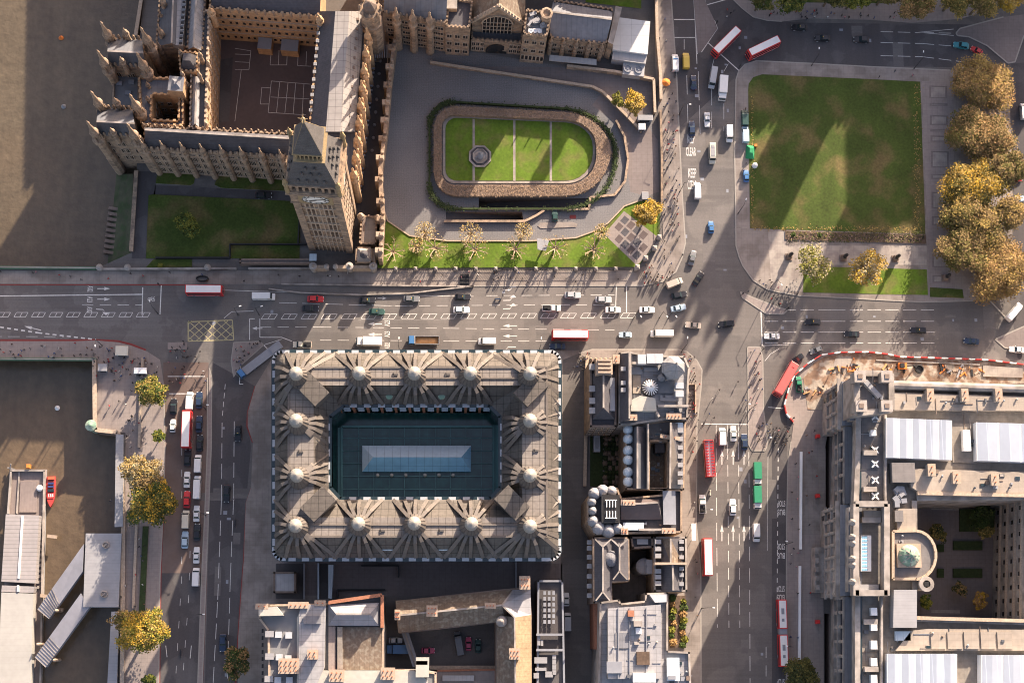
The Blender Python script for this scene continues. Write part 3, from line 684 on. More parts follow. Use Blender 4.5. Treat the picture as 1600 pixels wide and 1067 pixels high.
T = thing('palace_tower', g(300, 95), 'small crenellated stair tower with a dark steep roof inside the palace', 'tower')
P = block(T, '279,80 309,82 309,114 281,112', 24, 'stone_gold', 'slate', z0=0, crenel=1.1)
m = MB(); c = g(295, 96, 25); m.box((c.x, c.y, 23.2), (4.6, 4.6, 5), R(-4), 0, tp=.45); m.build('roof', 'slate', T)
for x, y in ((279, 76), (310, 80), (309, 112), (282, 110)): pinnacle(T, x, y, 30, 10, .5)
T = thing('palace_range', g(335, 130), 'narrow range with sunlit cream parapet along the river side of the parking court', 'building')
P = block(T, '309,18 328,17 322,203 296,200 298,116 309,114', 22, 'stone_gold', 'lead_dark', crenel=1.5, cap='stone_trim')
wins(T, g(322, 200, 22), g(328, 20, 22), (2, 6, 10, 14.5, 18.5), 12, .9, 1.9, PW, mull=1)
gable(T, '299,198 301,120 312,120 311,199', 22.1, '305,194 307,120', 24.5, ['lead_white', 'stone'])
for i in range(6): pinnacle(T, 320-i*.3+i*1.3, 190-i*32, 25, 6, .4, mat='stone_trim')
T = thing('palace_range', g(420, 60), 'golden stone range with rows of paired windows facing down into the parking court', 'building')
P = block(T, '327,15 499,28 502,-160 335,-160', 22, 'stone_gold', 'slate', crenel=1.6)
wins(T, g(327, 15, 22), g(499, 28, 22), (2.2, 7.5, 12.8, 17.6), 8, .8, 1.9, ('window', 'stone_gold'), mull=0, pair=1.7)
m = MB()
for z in (6.3, 11.6, 16.6): m.beam(g(327, 15, 22)*1-Vector((0, .12, 22-z)), g(499, 28, 22)-Vector((0, .12, 22-z)), .3, .3)
m.build('string_courses', 'stone_trim', T)
gable(T, '330,12 500,24 502,-70 334,-82', 22.2, '332,-42 502,-30', 29, ['slate', 'stone'])
for i in range(13): pinnacle(T, 330+i*13.8, 9+i*1.06, 24.5, 3.5, .32)
for x, y, w in ((414, 64, 4), (453, 67, 5)):
    m = MB(); p = g(x, y, 4); m.box((p.x, p.y-1, 0), (w, 3.5, 4.5), R(-4), 0, 1); m.build('porch', ['stone_gold', 'metal_grey'], T)
for x, y in ((327, 12), (498, 24)): pinnacle(T, x, y, 29, 12, .9, mat='stone_gold')
T = thing('palace_wing', g(550, 150), 'long palace wing with a gridded lead roof and golden pinnacles beside the clock tower', 'building')
P = block(T, '498,25 577,50 566,165 556,282 478,282 482,208', 22, 'stone_gold', 'lead_dark', crenel=1.6, cap='stone_gold')
ys = [18, 60, 110, 160, 205]
def xl(a, b, y): return a+(b-a)*(y-18)/187
m = MB()
for (a0, a1, za), (b0, b1, zb), mi in (((500, 484, 22.2), (524, 509, 27), 0), ((524, 509, 27), (546, 532, 27.3), 1), ((546, 532, 27.3), (569, 555, 22.6), 1)):
    A, B, C, D = g(a0, 18, za), g(a1, 206, za), g(b1, 206, zb), g(b0, 18, zb); m.add([A, B, C, D], [(0, 1, 2, 3)], mi)
m.add([g(484, 206, 22.2), g(555, 206, 22.6), g(532, 206, 27.3), g(509, 206, 27)], [(0, 1, 2, 3)], 2)
m.build('roof', ['slate', 'lead_grid', 'stone_trim'], T)
for i in range(12): bx(T, 'roof_vent', xl(560, 543, 30+i*15), 30+i*15, 24.2, (.7, .7, .8), 'stone_dark')
for i in range(9):
    y = 42+i*27.5; x = 572.5-(y-40)*.1; b = g(x, y, 32); pinnacle(T, x, y, 32, 31, 1.0, mat='stone_gold', name='turret')
for i in range(26):
    y = 52+i*8.8; x = 576-(y-50)*.09; a = g(x, y, 22.5); pinnacle(T, 0, 0, 25, 3.4, .32, mat='stone_gold', world=(a.x, a.y, 0))
wins(T, g(556, 280, 22), g(577, 52, 22), (6, 12, 17), 16, 1.1, 2.8, ('window', 'stone_gold'), mull=1)
for i in range(12): bx(T, 'dormer', 488-(i)*1.2+10.5, 60+i*12-20, 22.2, (.9, .9, .9), 'lead_white', mt='lead_white')
# cloister strip with its own wall
T = thing('cloister_wall', g(600, 230), 'buttressed low stone wall between the dark cloister strip and the cobbled yard', 'wall')
m = MB(); Q = px('617,60 609,120 602,202 594,262 595,300 598,330 594,404', 8); 
for a, b in zip(Q[:-1], Q[1:]): m.beam(a, b, 1.1, 8.2)
m.build('wall', 'stone', T)
L = 0
for a, b in zip(Q[:-1], Q[1:]):
    n = max(1, int((b-a).length/4.6))
    for i in range(n):
        q = a.lerp(b, (i+.5)/n); m = MB(); m.box((q.x-.9, q.y, 0), (1.3, 1.5, 8.8), 0, 0); m.box((q.x, q.y, 8), (1.6, 1.6, 1.2), 0, 0, tp=.5); m.box((q.x+.3, q.y+1.8, 8), (.7, .9, .7), 0, 0); m.build('buttress', 'stone_trim' if i % 3 else 'stone', T)
sheet('cloister_floor', '582,60 612,60 594,262 592,400 562,330 575,200', .012, 'asphalt_dark')
m = MB()
for i in range(8): a = g(583+i*3.6, 71, 6); m.box((a.x, a.y-1.8, 5.6), (.3, 4.0, .2))
meta(m.build('glazed_canopy', 'metal_pale'), 'striped glass canopy across the top of the dark cloister strip', 'canopy')
m = MB()
for i in range(8): p = g(594-i*1.8, 95+i*20, .6); m.lathe((p.x, p.y, 0), [(.45, 0), (.5, .4), (.2, .9)], 8)
meta(m.build('roof_domes', 'metal_pale'), 'line of small pale vents along the dark cloister strip', 'vents')
m = MB()
for i in range(34): p = g(585-i*.75+(i*.0), 86+i*6.8, 4); m.box((p.x, p.y, 3.4), (1.1, .5, .35))
meta(m.build('lean_to_roof', 'metal_grey'), 'stepped lean-to roof at the foot of the golden pinnacled wing', 'roof')
T = thing('entrance_porch', g(575, 370), 'flat pale entrance roof at the right foot of the clock tower', 'building')
block(T, '564,336 590,338 588,382 561,382', 5, 'stone', 'flat_roof_pale', par=.5, crenel=1.2)
m = MB(); a, b = px('569,340 566,380', 5.6); m.beam(a, b, .8, .8); m.build('roof_curb', 'stone_dark', T)
for x, y in ((563, 334), (590, 336)): pinnacle(T, x, y, 9, 9, .8, mat='stone_trim')
T = thing('gate_lodge', g(568, 398), 'small square pale gate lodge with a round lantern behind the street wall', 'building')
block(T, '556,386 582,386 582,410 555,410', 5.5, 'stone', 'portland', par=.3)
m = MB(); c = g(569, 398, 5.6); m.box((c.x, c.y, 5.4), (4.0, 3.9, 1.2), 0, 0, tp=.55); m.build('roof', 'portland', T); m = MB(); m.lathe((c.x, c.y-.2, 6.4), [(1.2, 0), (1.2, .6), (.6, 1.2), (.1, 1.5)], 12); m.build('lantern', 'slate', T)
T = thing('gate_wall', g(520, 416), 'street wall with white round turrets below the clock tower', 'wall')
m = MB()
for s in ('489,417 510,417', '524,417 583,417', '583,416 584,388'):
    q = px(s, 4); m.beam(q[0], q[1], 1.0, 4.2)
m.build('wall', 'stone_trim', T)
for x in (489, 510, 524, 546, 583):
    p = g(x, 416, 5); m = MB(); m.lathe((p.x, p.y, 0), [(.9, 0), (.9, 4.6), (1.15, 4.7), (1.15, 5.3), (.5, 5.5), (.3, 6.4), (.05, 7)] if x not in (510, 524) else [(.5, 0), (.5, 4.6), (.8, 4.7), (.3, 5.4)], 10); m.build('turret', 'portland', T)
T = thing('dark_roof', g(475, 410), 'low dark flat roof left of the street gate, below the clock tower', 'building')
block(T, '374,404 488,404 488,412 374,412', 3, 'stone_dark', 'asphalt_dark', par=.1)
bx(T, 'rooflight', 489, 402, 3, (2, 2, .5), 'glass_frost')

# ------------------------------------------------------------- clock tower
bc = g(520, 391, 0); TR = R(-3.5); TS = 11.4
tc = Vector((bc.x-TS/2*math.sin(-TR)*-1*0, bc.y+TS/2, 0))
T = thing('clock_tower', tc, 'tall stone clock tower with a white dial and a dark iron spire', 'tower', rz=TR)
def loc_build(m, nm, mats, par=T, smooth=False): return m.build(nm, mats, par, smooth, local=True)
m = MB(); m.box((0, 0, -.1), (TS, TS, 50.3), 0, 0)
m.box((0, 0, 6), (TS+.6, TS+.6, .8)); m.box((0, 0, 12.6), (TS+.5, TS+.5, .6))
loc_build(m, 'shaft', 'stone')
m = MB()
for sx in (-1, 1):
    for sy in (-1, 1): m.box((sx*(TS/2-.35), sy*(TS/2-.35), 0), (1.9, 1.9, 50))
loc_build(m, 'corner_buttresses', 'stone')
SW = []; m = MB()
for k in range(4):
    a = k*math.pi/2; ca, sa = math.cos(a), math.sin(a)
    def tr(x, y, z): return (x*ca-y*sa, x*sa+y*ca, z)
    for i in range(9):                      # vertical ribs
        x = -4.6+i*1.15; c = tr(x, -TS/2-.1, 0); m.box((c[0], c[1], 0), (.32, .4, 49) if k % 2 == 0 else (.4, .32, 49))
    for z in (15, 22.2, 29.4, 36.6, 43.8):
        c = tr(0, -TS/2-.16, z); m.box(c, (TS-.6, .5, .7) if k % 2 == 0 else (.5, TS-.6, .7))
        for x in (-2.9, -1.75, 1.75, 2.9):
            c = tr(x, -TS/2-.05, z+1.6); SW.append((c, k))
    for z in (7.5, 10):
        c = tr(0, -TS/2-.1, z); m.box(c, (TS-1, .3, .5) if k % 2 == 0 else (.3, TS-1, .5))
loc_build(m, 'ribs', 'stone_trim'); wm = MB(); wm.box((0, 0, 0), (.5, .3, 3.6)); wme = wm.mesh('slit_window', 'slit_brown')
for c, k in SW: o = bpy.data.objects.new('slit_window', wme); COL.objects.link(o); o.parent = T; o.location = c; o.rotation_euler.z = k*math.pi/2
m = MB(); CS = 12.9
m.box((0, 0, 49.6), (12.4, 12.4, .9)); m.box((0, 0, 50.5), (CS, CS, 8.6)); m.box((0, 0, 50.4), (CS+.5, CS+.5, .5)); m.box((0, 0, 58.9), (CS+1.4, CS+1.4, .8)); m.box((0, 0, 59.7), (CS+.8, CS+.8, .5))
loc_build(m, 'clock_stage', 'stone')
for k in range(4):
    a = k*math.pi/2; rt = Matrix.Rotation(a, 4, 'Z')
    m = MB(); m.box((0, -CS/2-.06, 50.9), (8.6, .3, 7.9)); o = loc_build(m, 'dial_frame', 'gold'); o.rotation_euler.z = a
    d = MB(); P = [(3.45*math.cos(t*math.pi/16), -CS/2-.26, 54.85+3.45*math.sin(t*math.pi/16)) for t in range(32)]; d.add(P, [tuple(range(32))])
    d.f = [f[::-1] for f in d.f] if False else d.f
    f2 = loc_build(d, 'dial', 'dial', o)
    q = MB()
    for t in range(12):
        an = t*math.pi/6; s, e = 2.55, 3.3
        q.beam((s*math.cos(an), -CS/2-.33, 54.85+s*math.sin(an)), (e*math.cos(an), -CS/2-.33, 54.85+e*math.sin(an)), .05, .3)
    for rr in (2.45, 3.4):
        for t in range(24):
            a0, a1 = t*math.pi/12, (t+1)*math.pi/12; q.beam((rr*math.cos(a0), -CS/2-.33, 54.85+rr*math.sin(a0)), (rr*math.cos(a1), -CS/2-.33, 54.85+rr*math.sin(a1)), .04, .14)
    loc_build(q, 'numerals', 'black_iron', f2)
    q = MB(); q.beam((-.2, -CS/2-.42, 54.9), (2.6, -CS/2-.42, 55.9), .06, .3); q.beam((.1, -CS/2-.42, 54.9), (-1.7, -CS/2-.42, 54.0), .06, .36); loc_build(q, 'hands', 'black_iron', f2)
    del f2
m = MB()
m.box((0, 0, 60.2), (11.2, 11.2, 4.6), 0, 1)
for k in range(4):
    a = k*math.pi/2; ca, sa = math.cos(a), math.sin(a)
    for i in range(8):
        x = -5.6+i*1.6; m.box((x*ca+6.05*sa, x*sa-6.05*ca, 60.2), (.62, .62, 4.6))
m.box((0, 0, 64.6), (13.2, 13.2, .7)); loc_build(m, 'belfry', ['stone', 'window'])
for sx in (-1, 1):
    for sy in (-1, 1):
        o = pinnacle(T, 0, 0, 71, 12, .55, mat='gold', world=(0, 0, 0), name='corner_pinnacle'); o.location = (sx*6.5, sy*6.5, 58.9)
m = MB(); m.box((0, 0, 65.3), (12.4, 12.4, 11.2), 0, 0, tp=.56); loc_build(m, 'lower_roof', 'iron_roof')
for k in range(4):
    a = k*math.pi/2; m = MB()
    for zz, xs in ((67.2, (-3.2, -1.1, 1.1, 3.2)), (70.4, (-2.1, 0, 2.1)), (73, (-1.1, 1.1))):
        for x in xs:
            y = -(12.4/2)*(1-(zz-65.3)/11.2*.44)-.15; m.box((x, y, zz), (.8, .7, 1.3), 0, 0, tp=.5)
    o = loc_build(m, 'dormers', 'iron_roof'); o.rotation_euler.z = a
m = MB(); m.box((0, 0, 76.4), (7.6, 7.6, .5)); m.box((0, 0, 76.9), (5.4, 5.4, 4.2), 0, 1)
for k in range(4):
    a = k*math.pi/2; ca, sa = math.cos(a), math.sin(a)
    for i in range(7): x = -3+i*1.0; m.box((x*ca+3.1*sa, x*sa-3.1*ca, 76.9), (.3, .3, 4.1))
m.box((0, 0, 81), (7.4, 7.4, .5)); loc_build(m, 'lantern_gallery', ['gold', 'window'])
m = MB(); m.box((0, 0, 81.5), (6.9, 6.9, 13.5), 0, 0, tp=.05); loc_build(m, 'spire', 'iron_roof')
m = MB()
for sx in (-1, 1):
    for sy in (-1, 1):
        m.beam((sx*6.1, sy*6.1, 65.4), (sx*3.45, sy*3.45, 76.4), .16, .16); m.beam((sx*3.4, sy*3.4, 81.6), (sx*.2, sy*.2, 94.9), .12, .12)
loc_build(m, 'hip_ridges', 'gold')
m = MB(); m.lathe((0, 0, 94.6), [(.3, 0), (.5, .6), (.15, 1.2), (.6, 1.8), (.5, 2.3), (.1, 2.6), (.05, 4.4)], 8)
for a in range(4): m.beam((0, 0, 97.2), (1.1*math.cos(a*math.pi/2), 1.1*math.sin(a*math.pi/2), 97.3), .1, .1)
loc_build(m, 'finial', 'gold')

# ------------------------------------------------------------- yard side ranges at the top
T = thing('octagonal_turret', g(586, 60), 'thick octagonal stone turret where two palace wings meet at the top', 'tower')
m = MB(); p = g(578, 10, 34); m.lathe((p.x, p.y, 0), [(3.1, 0), (3.1, 24), (2.7, 24.2), (2.7, 31), (3.1, 31.2), (3.1, 32.4), (2.4, 32.5)], 8, 0, R(22)); m.build('shaft', 'stone', T)
m = MB(); m.lathe((p.x, p.y, 32.4), [(1.9, 0), (1.9, 2.2), (1.2, 3.4), (.2, 4.4)], 8); m.build('cap', 'stone_dark', T)
for k in range(8): pinnacle(T, 0, 0, 35, 4, .3, world=(p.x+2.9*math.cos(k*math.pi/4), p.y+2.9*math.sin(k*math.pi/4), 0))
T = thing('palace_range', g(650, 80), 'brown stone range with tall buttress pinnacles facing the cobbled yard at the top', 'building')
P = block(T, '598,20 697,38 700,-160 600,-160', 21, 'stone', 'slate', crenel=1.4)
wins(T, g(600, 21, 21), g(696, 38, 21), (1.5, 5.2, 8.9, 12.6, 16.3), 4, 3.0, 1.8, PW, mull=3)
gable(T, '600,20 697,34 700,-60 600,-74', 21.2, '600,-22 699,-8', 28, ['lead', 'stone'])
for i, x in enumerate((618, 644, 671)): pinnacle(T, x, 11+i*3.5, 30, 30, 1.1, name='turret')
for i in range(9): pinnacle(T, 604+i*10.6, 16+i*1.9, 23.6, 3.4, .3)
T = thing('palace_tower', g(716, 88), 'square flat roofed stone tower left of the great gabled hall', 'tower')
P = block(T, '696,42 734,45 739,2 701,-4', 21, 'stone', 'slate', crenel=1.1)
wins(T, g(696, 42, 21), g(734, 45, 21), (13.5, 8, 2.5), 3, 1.3, 2.2, PW, mull=1); bx(T, 'roof_hut', 706, 6, 20, (3, 3, 2.4), 'stone_gold', mt='portland')
T = thing('great_hall', g(777, 70), 'great gabled medieval hall end with one huge arched window', 'building')
ex0, ex1 = g(738, 31, 17), g(817, 34, 17); ap = g(778, 3, 28); dv = Vector((ex1.x-ex0.x, ex1.y-ex0.y, 0)); L = dv.length; dv /= L; nb = Vector((-dv.y, dv.x, 0))
m = MB(); mid = (ex0+ex1)/2
F = [(ex0.x, ex0.y, 0), (ex1.x, ex1.y, 0), (ex1.x, ex1.y, 17), (mid.x, mid.y, 28.5), (ex0.x, ex0.y, 17)]; Bk = [(x+nb.x*75, y+nb.y*75, z) for x, y, z in F]
m.add(F+Bk, [(0, 1, 2, 3, 4), (1, 6, 7, 2), (5, 0, 4, 9)], 0); m.build('walls', 'stone', T)
m = MB(); o_ = -nb*.6
R0 = [Vector(F[2])+dv*.6+o_+Vector((0, 0, -.3)), Vector(F[3])+o_+Vector((0, 0, .35)), Vector(F[4])-dv*.6+o_+Vector((0, 0, -.3))]; R1 = [p+nb*76 for p in R0]
m.add(R0+R1, [(0, 3, 4, 1), (1, 4, 5, 2)], 0); m.build('roof', 'slate_brown', T)
m = MB()
for a, b in ((R0[0], R0[1]), (R0[1], R0[2])):
    m.beam(a+Vector((0, 0, .5)), b+Vector((0, 0, .5)), 1.0, .8)
    for i in range(9): q = a.lerp(b, (i+.5)/9); m.box((q.x, q.y, q.z+.4), (.7, .7, .8), 0, 0, tp=.5)
m.build('gable_coping', 'stone_trim', T)
m = MB(); wx = 4.2; fr = lambda u, z, o=.1: tuple(Vector((mid.x, mid.y, z))+dv*u-nb*o)
arc = [fr(wx*math.cos(t*math.pi/12), 15+5.2*math.sin(t*math.pi/12)) for t in range(13)]
m.add([fr(-wx, 8), fr(wx, 8)]+arc, [tuple(range(15))], 0); o = m.build('great_window', 'window', T)
m = MB()
for i in range(9): u = -wx+i*wx/4; m.beam(fr(u, 8, .2), fr(u, 15+5.2*math.sqrt(max(0, 1-(u/wx)**2)), .2), .22, .22)
for z in (8, 10.6, 13.2, 15.8): m.beam(fr(-wx, z, .2), fr(wx, z, .2), .22, .22)
for i in range(12): m.beam(fr((wx+.5)*math.cos(i*math.pi/12), 15+5.7*math.sin(i*math.pi/12), .15), fr((wx+.5)*math.cos((i+1)*math.pi/12), 15+5.7*math.sin((i+1)*math.pi/12), .15), .4, .5)
m.build('tracery', 'stone_trim', o)
T = thing('entrance_arcade', g(775, 84), 'low crenellated stone entrance arcade below the great hall window', 'building')
P = block(T, '736,62 816,68 817,46 737,42', 9, 'stone', 'lead_dark', crenel=1.3)
wins(T, g(737, 62, 9), g(757, 63.5, 9), (1.5, 5), 3, .9, 2.2, PW); wins(T, g(796, 66.5, 9), g(815, 68, 9), (1.5, 5), 3, .9, 2.2, PW)
m = MB(); a, b = g(760, 64, 9), g(793, 66, 9); dd = (b-a); 
m.add([(a.x, a.y-.12, 0)]+[(a.x+dd.x*(.5+.5*math.cos(t*math.pi/8)), a.y+dd.y*.5-.15, 2.5+4.5*math.sin(t*math.pi/8)) for t in range(8, -1, -1)]+[(b.x, b.y-.12, 0)], [tuple(range(11))[::-1]]); m.build('arch', 'window', T)
T = thing('palace_tower', g(835, 104), 'square stone tower with three round fans on its roof, right of the great hall', 'tower')
P = block(T, '817,54 855,58 860,20 822,15', 21, 'stone', 'felt', crenel=1.1)
wins(T, g(818, 54, 21), g(855, 58, 21), (15, 8.6), 3, 1.2, 2.0, PW); wins(T, g(818, 54, 21), g(855, 58, 21), (2.5,), 6, .8, 3.2, PW, mull=0)
for x in (829, 836, 843): m = MB(); p = g(x, 48.5, 21.4); m.lathe((p.x, p.y, 20.1), [(.62, 0), (.62, 1.0), (.5, 1.05), (.35, .9)], 12); m.build('fan', 'white_paint', T)
bx(T, 'fan_tray', 836, 48.5, 20.1, (4.0, 1.4, .3), 'white_paint')
for i in range(9): bx(T, 'duct', 826+rnd.random()*24, 20+rnd.random()*20, 20.1, (.8+rnd.random()*1.6, .6+rnd.random(), .5+rnd.random()), 'metal_pale', rnd.random())
m = MB(); p = g(854, 23, 24); m.lathe((p.x, p.y, 0), [(1.5, 0), (1.5, 24), (1.8, 24.2), (1.8, 25), (1.2, 25.1), (.9, 24.4)], 8); m.build('stair_turret', 'stone', T)
T = thing('palace_range', g(905, 90), 'range with a blue-grey metal roof between the fan tower and the white marquee', 'building')
P = block(T, '859,60 948,70 958,14 866,0', 10.5, 'stone', 'lead_dark', crenel=1.4)
gable(T, '859,58 947,67 957,18 864,3', 10.7, '861,19 956,31', 14, ['lead', 'stone']); 
wins(T, g(860, 60, 10.5), g(945, 69.5, 10.5), (1.5, 5.2), 6, 1.5, 2.0, PW, mull=2)
for i in range(5): pinnacle(T, 862+i*20, 58+i*2.4, 13, 13, .6)
m = MB(); q = px('950,66 958,70 972,12 962,10', 12)
m.prism(q, 0, 12, 0, 1); m.build('gable_end', ['stone', 'portland'], T)
m = MB(); q = px('859,86 932,93 932,102 858,95', 4); m.prism(q, 3.7, 4, 0, 0, True); meta(m.build('lean_to_canopy', 'metal_pale_x'), 'pale translucent lean-to canopy along the foot of the blue-grey roofed range', 'canopy')
T = thing('marquee', g(986, 85), 'white gridded marquee roof at the top beside the street', 'marquee')
m = MB(); m.prism(px('962,27 1016,34 1012,85 957,78', 5), .1, 5, 0, 0); m.build('canvas', 'canvas', T)
T = thing('plant_enclosure', g(984, 100), 'white plant boxes with two round fans below the marquee', 'air conditioning')
m = MB(); m.prism(px('958,80 1011,87 1009,100 956,93', 4), .1, 4, 0, 0); m.prism(px('974,98 1008,101 1006,120 973,116', 3), .1, 3); m.build('casing', 'metal_pale_x', T)
for x in (981, 998): m = MB(); p = g(x, 107.5+(x-981)*.1, 3.2); m.lathe((p.x, p.y, 3), [(1.15, 0), (1.15, .35), (.95, .35), (.9, .1), (.3, .1), (.2, .3)], 14); m.build('fan', 'metal_grey', T)
sheet('service_yard', '680,104 860,105 1020,118 1022,132 1018,175 1000,180 975,180 940,146 925,139 770,116', .012, 'paving_dark')
wall_line('garden_wall', '672,100 770,115 925,138 941,146 978,183 1002,208', 0, 1.4, .5, ['stone', 'stone_trim'], 'low stone wall curving from the great hall round to the yard entrance', cap=.15)
wall_line('garden_wall', '885,107 960,116 1020,128 1022,180', 0, 2.2, .5, ['stone', 'stone_trim'], 'pale stone wall below the white plant boxes', cap=.2)
wall_line('site_hoarding', '930,112 972,117', 0, 2, .6, ['orange', 'orange'], 'short orange plastic barrier beside the plant boxes', 'barrier')
# yard: hedge ring, lawn, fountain
def rrect(x0, y0, x1, y1, r, rr=None, n=7):
    """rounded outline; rr = radius on the right side"""
    rr = rr or r; out = []
    for cx_, cy_, q, a0 in ((x1-rr, y0+rr, rr, -90), (x1-rr, y1-rr, rr, 0), (x0+r, y1-r, r, 90), (x0+r, y0+r, r, 180)):
        for i in range(n): a = R(a0+90*i/(n-1)); out.append((cx_+q*math.cos(a), cy_+q*math.sin(a)))
    return out
def pstr(l): return ' '.join('%.1f,%.1f' % p for p in l)
def skew(l): return [(x, y+(x-690)*.065*max(0, (250-y)/100)) for x, y in l]
ho = skew(rrect(671, 158, 962, 326, 40, 78)); hi = skew(rrect(696, 184, 926, 283, 18, 42))
m = MB(); m.poly([(p.x, p.y, .25) for p in px(pstr(skew(rrect(692, 180, 930, 287, 18, 44))))]); meta(m.build('gravel_path', 'paving_pale'), kind='structure')
m = MB(); m.prism(px(pstr(hi)), 0, .32, 0, 0); meta(m.build('lawn', 'grass_lush'), kind='structure')
for x in (740, 803.5, 860.5): sheet('gravel_path', '%g,186 %g,187 %g,283 %g,283' % (x-1.6, x+1.8, x+2, x-1.6), .34, 'paving_pale')
def blob_ring(mb, ctr, size, n, zt, jit):
    for _ in range(n):
        t = rnd.random()*len(ctr); i = int(t); a, b = ctr[i % len(ctr)], ctr[(i+1) % len(ctr)]; f = t-i
        x = a[0]+(b[0]-a[0])*f; y = a[1]+(b[1]-a[1])*f; yield x, y
T = thing('hedge_ring', g(816, 320), 'brown leafless pleached hedge ringing the oval lawn with the octagonal fountain', 'hedge')
o_in = skew(rrect(690, 178, 932, 289, 20, 46)); mid_r = [((a[0]+b[0])/2, (a[1]+b[1])/2) for a, b in zip(ho, o_in)]
m = MB(); zt = 2.2
P = px(pstr(skew(rrect(678, 165, 955, 306, 38, 72))), zt); Hh = px(pstr(o_in), zt)
m.poly([(p.x, p.y, zt) for p in P], 0, [[(p.x, p.y, zt) for p in Hh]])
for lp in (P, Hh[::-1]):
    for i in range(len(lp)): a, b = lp[i], lp[(i+1) % len(lp)]; m.add([(a.x, a.y, .2), (b.x, b.y, .2), (b.x, b.y, zt), (a.x, a.y, zt)], [(0, 1, 2, 3)])
m.build('clipped_mass', 'hedge_brown', T)
m = MB(); n = 0
Pw = px(pstr(ho), 0); Hw = px(pstr(o_in), 0)
def inside(p, poly):
    c = False; j = len(poly)-1
    for i in range(len(poly)):
        a, b = poly[i], poly[j]
        if (a.y > p.y) != (b.y > p.y) and p.x < (b.x-a.x)*(p.y-a.y)/(b.y-a.y)+a.x: c = not c
        j = i
    return c
Pt = px(pstr(skew(rrect(677, 164, 956, 307, 38, 72))), 2.2)
while n < 5200:
    p = g(668+rnd.random()*296, 152+rnd.random()*165, 2.2)
    if inside(p, Pt) and not inside(p, Hh):
        a = rnd.random()*6.28; l = .2+rnd.random()*.5; up = rnd.random()*.5; d = Vector((math.cos(a), math.sin(a), .5))*l; q = Vector((p.x, p.y, 2.2+up*.3)); s = Vector((-d.y, d.x, 0)).normalized()*.06
        m.add([q-s, q+d-s*.3, q+d+s*.3, q+s], [(0, 1, 2, 3)], rnd.randrange(2)); n += 1
meta(m.build('twigs', ['hedge_twig', 'hedge_brown'], T), kind='stuff')
m = MB(); P2 = px(pstr(ho), 1.2)
for i in range(len(P2)): a, b = P2[i], P2[(i+1) % len(P2)]; m.beam(a, b, .5, 1.0)
for i in range(2600):
    t = rnd.random()*len(P2); a, b = P2[int(t) % len(P2)], P2[(int(t)+1) % len(P2)]; q = a.lerp(b, t-int(t)); u = rnd.random()*6.28; d = Vector((math.cos(u), math.sin(u), rnd.uniform(-.3, .5)))*.2; s = Vector((-d.y, d.x, .05)); q = q+Vector((rnd.gauss(0, .45), rnd.gauss(0, .45), rnd.uniform(-.5, .2)))
    m.add([q-d-s*.6, q+d-s*.6, q+d+s*.6, q-d+s*.6], [(0, 1, 2, 3)])
meta(m.build('low_hedge', 'hedge_green'), 'low dark green hedge outside the brown hedge ring in the cobbled yard', 'hedge')
T = thing('fountain', g(750, 245), 'pale octagonal stone fountain basin on the oval lawn', 'fountain')
c = g(750, 245, .3); m = MB()
m.lathe((c.x, c.y, .3), [(3.5, 0), (3.5, .5), (3.0, .5), (2.95, .2)], 8, 0, R(22)); m.lathe((c.x, c.y, .3), [(2.3, 0), (2.3, .8), (2.0, .8), (1.9, .5)], 8, 0, R(22)); m.build('basin', 'portland', T)
m = MB(); m.lathe((c.x, c.y, .5), [(2.9, 0), (.5, .01)], 8, 0, R(22)); m.build('water', 'slate', T)
m = MB(); m.lathe((c.x, c.y, .4), [(1.1, 0), (1.0, .9), (.7, 1.4), (.9, 1.8), (.3, 2.4), (.05, 3)], 9); m.box((c.x-.8, c.y-.3, .5), (1.2, .3, 1), .6); m.box((c.x+.7, c.y+.4, .5), (1.1, .3, 1), 2); m.build('sculpture', 'metal_grey', T)
# ramp parapets, inner bowl road wall
wall_line('ramp_wall', '747,328 920,328 922,310 960,306 976,285 981,250 975,215 962,190', 0, 1.0, .4, ['stone_dark', 'stone'], 'curved wall of the ramp sweeping round the right end of the hedge ring', cap=.1)
wall_line('ramp_wall', '694,347 820,347 838,338 850,330', 0, 1.0, .4, ['stone_dark', 'stone'], 'stepped wall beside the lower car park ramp', cap=.1)
wall_line('yard_kerb_wall', '607,62 597,318 606,346 640,369 700,377 830,377 900,372 925,363 950,349 975,323 1005,312', 0, .45, .35, ['stone_trim', 'stone_trim'], 'low pale kerb wall round the outside of the cobbled yard')
slab('traffic_island', '840,353 844,348 895,347 903,350 900,355 845,357', 0, .16, ['paving_pale', 'paving'])
sheet('hatched_box', '890,336 900,336 900,342 890,342', .02, 'red_line')
# speaker's green fences
for s, lab in (('244,404 360,404 360,383 480,383', 'dark stepped fence along the lower edge of the shaded lawn'), ('452,305 470,315 466,383', 'thin dark fence on the clock tower side of the lawn')):
    wall_line('lawn_fence', s, 0, 1.4, .35, ['black_iron', 'black_iron'], lab, 'fence')
T = thing('street_wall', g(240, 419), 'low pale stone street wall with domed piers left of the clock tower', 'wall')
m = MB()
for s in ('152,420 369,419', '388,419 488,419'): q = px(s, 1.3); m.beam(q[0], q[1], .5, 1.35)
m.build('coping', 'portland', T)
for x in (155, 324, 199): m = MB(); p = g(x, 417.5, 2); m.lathe((p.x, p.y, 0), [(.8, 0), (.8, 1.8), (1.0, 1.9), (.3, 2.5)], 10); m.build('pier', 'portland', T)
T = thing('railing', g(800, 420), 'black iron railing with small stone piers along the bright green strip', 'fence')
m = MB(); q = px('590,420 996,420', 1.6); m.beam(q[0], q[1], .12, .1); m.beam(q[0]-Vector((0, 0, 1)), q[1]-Vector((0, 0, 1)), .1, .1); L = (q[1]-q[0]); n = 150
for i in range(n): p = q[0]+L*(i/n); m.box((p.x, p.y, 0), (.07, .07, 1.7))
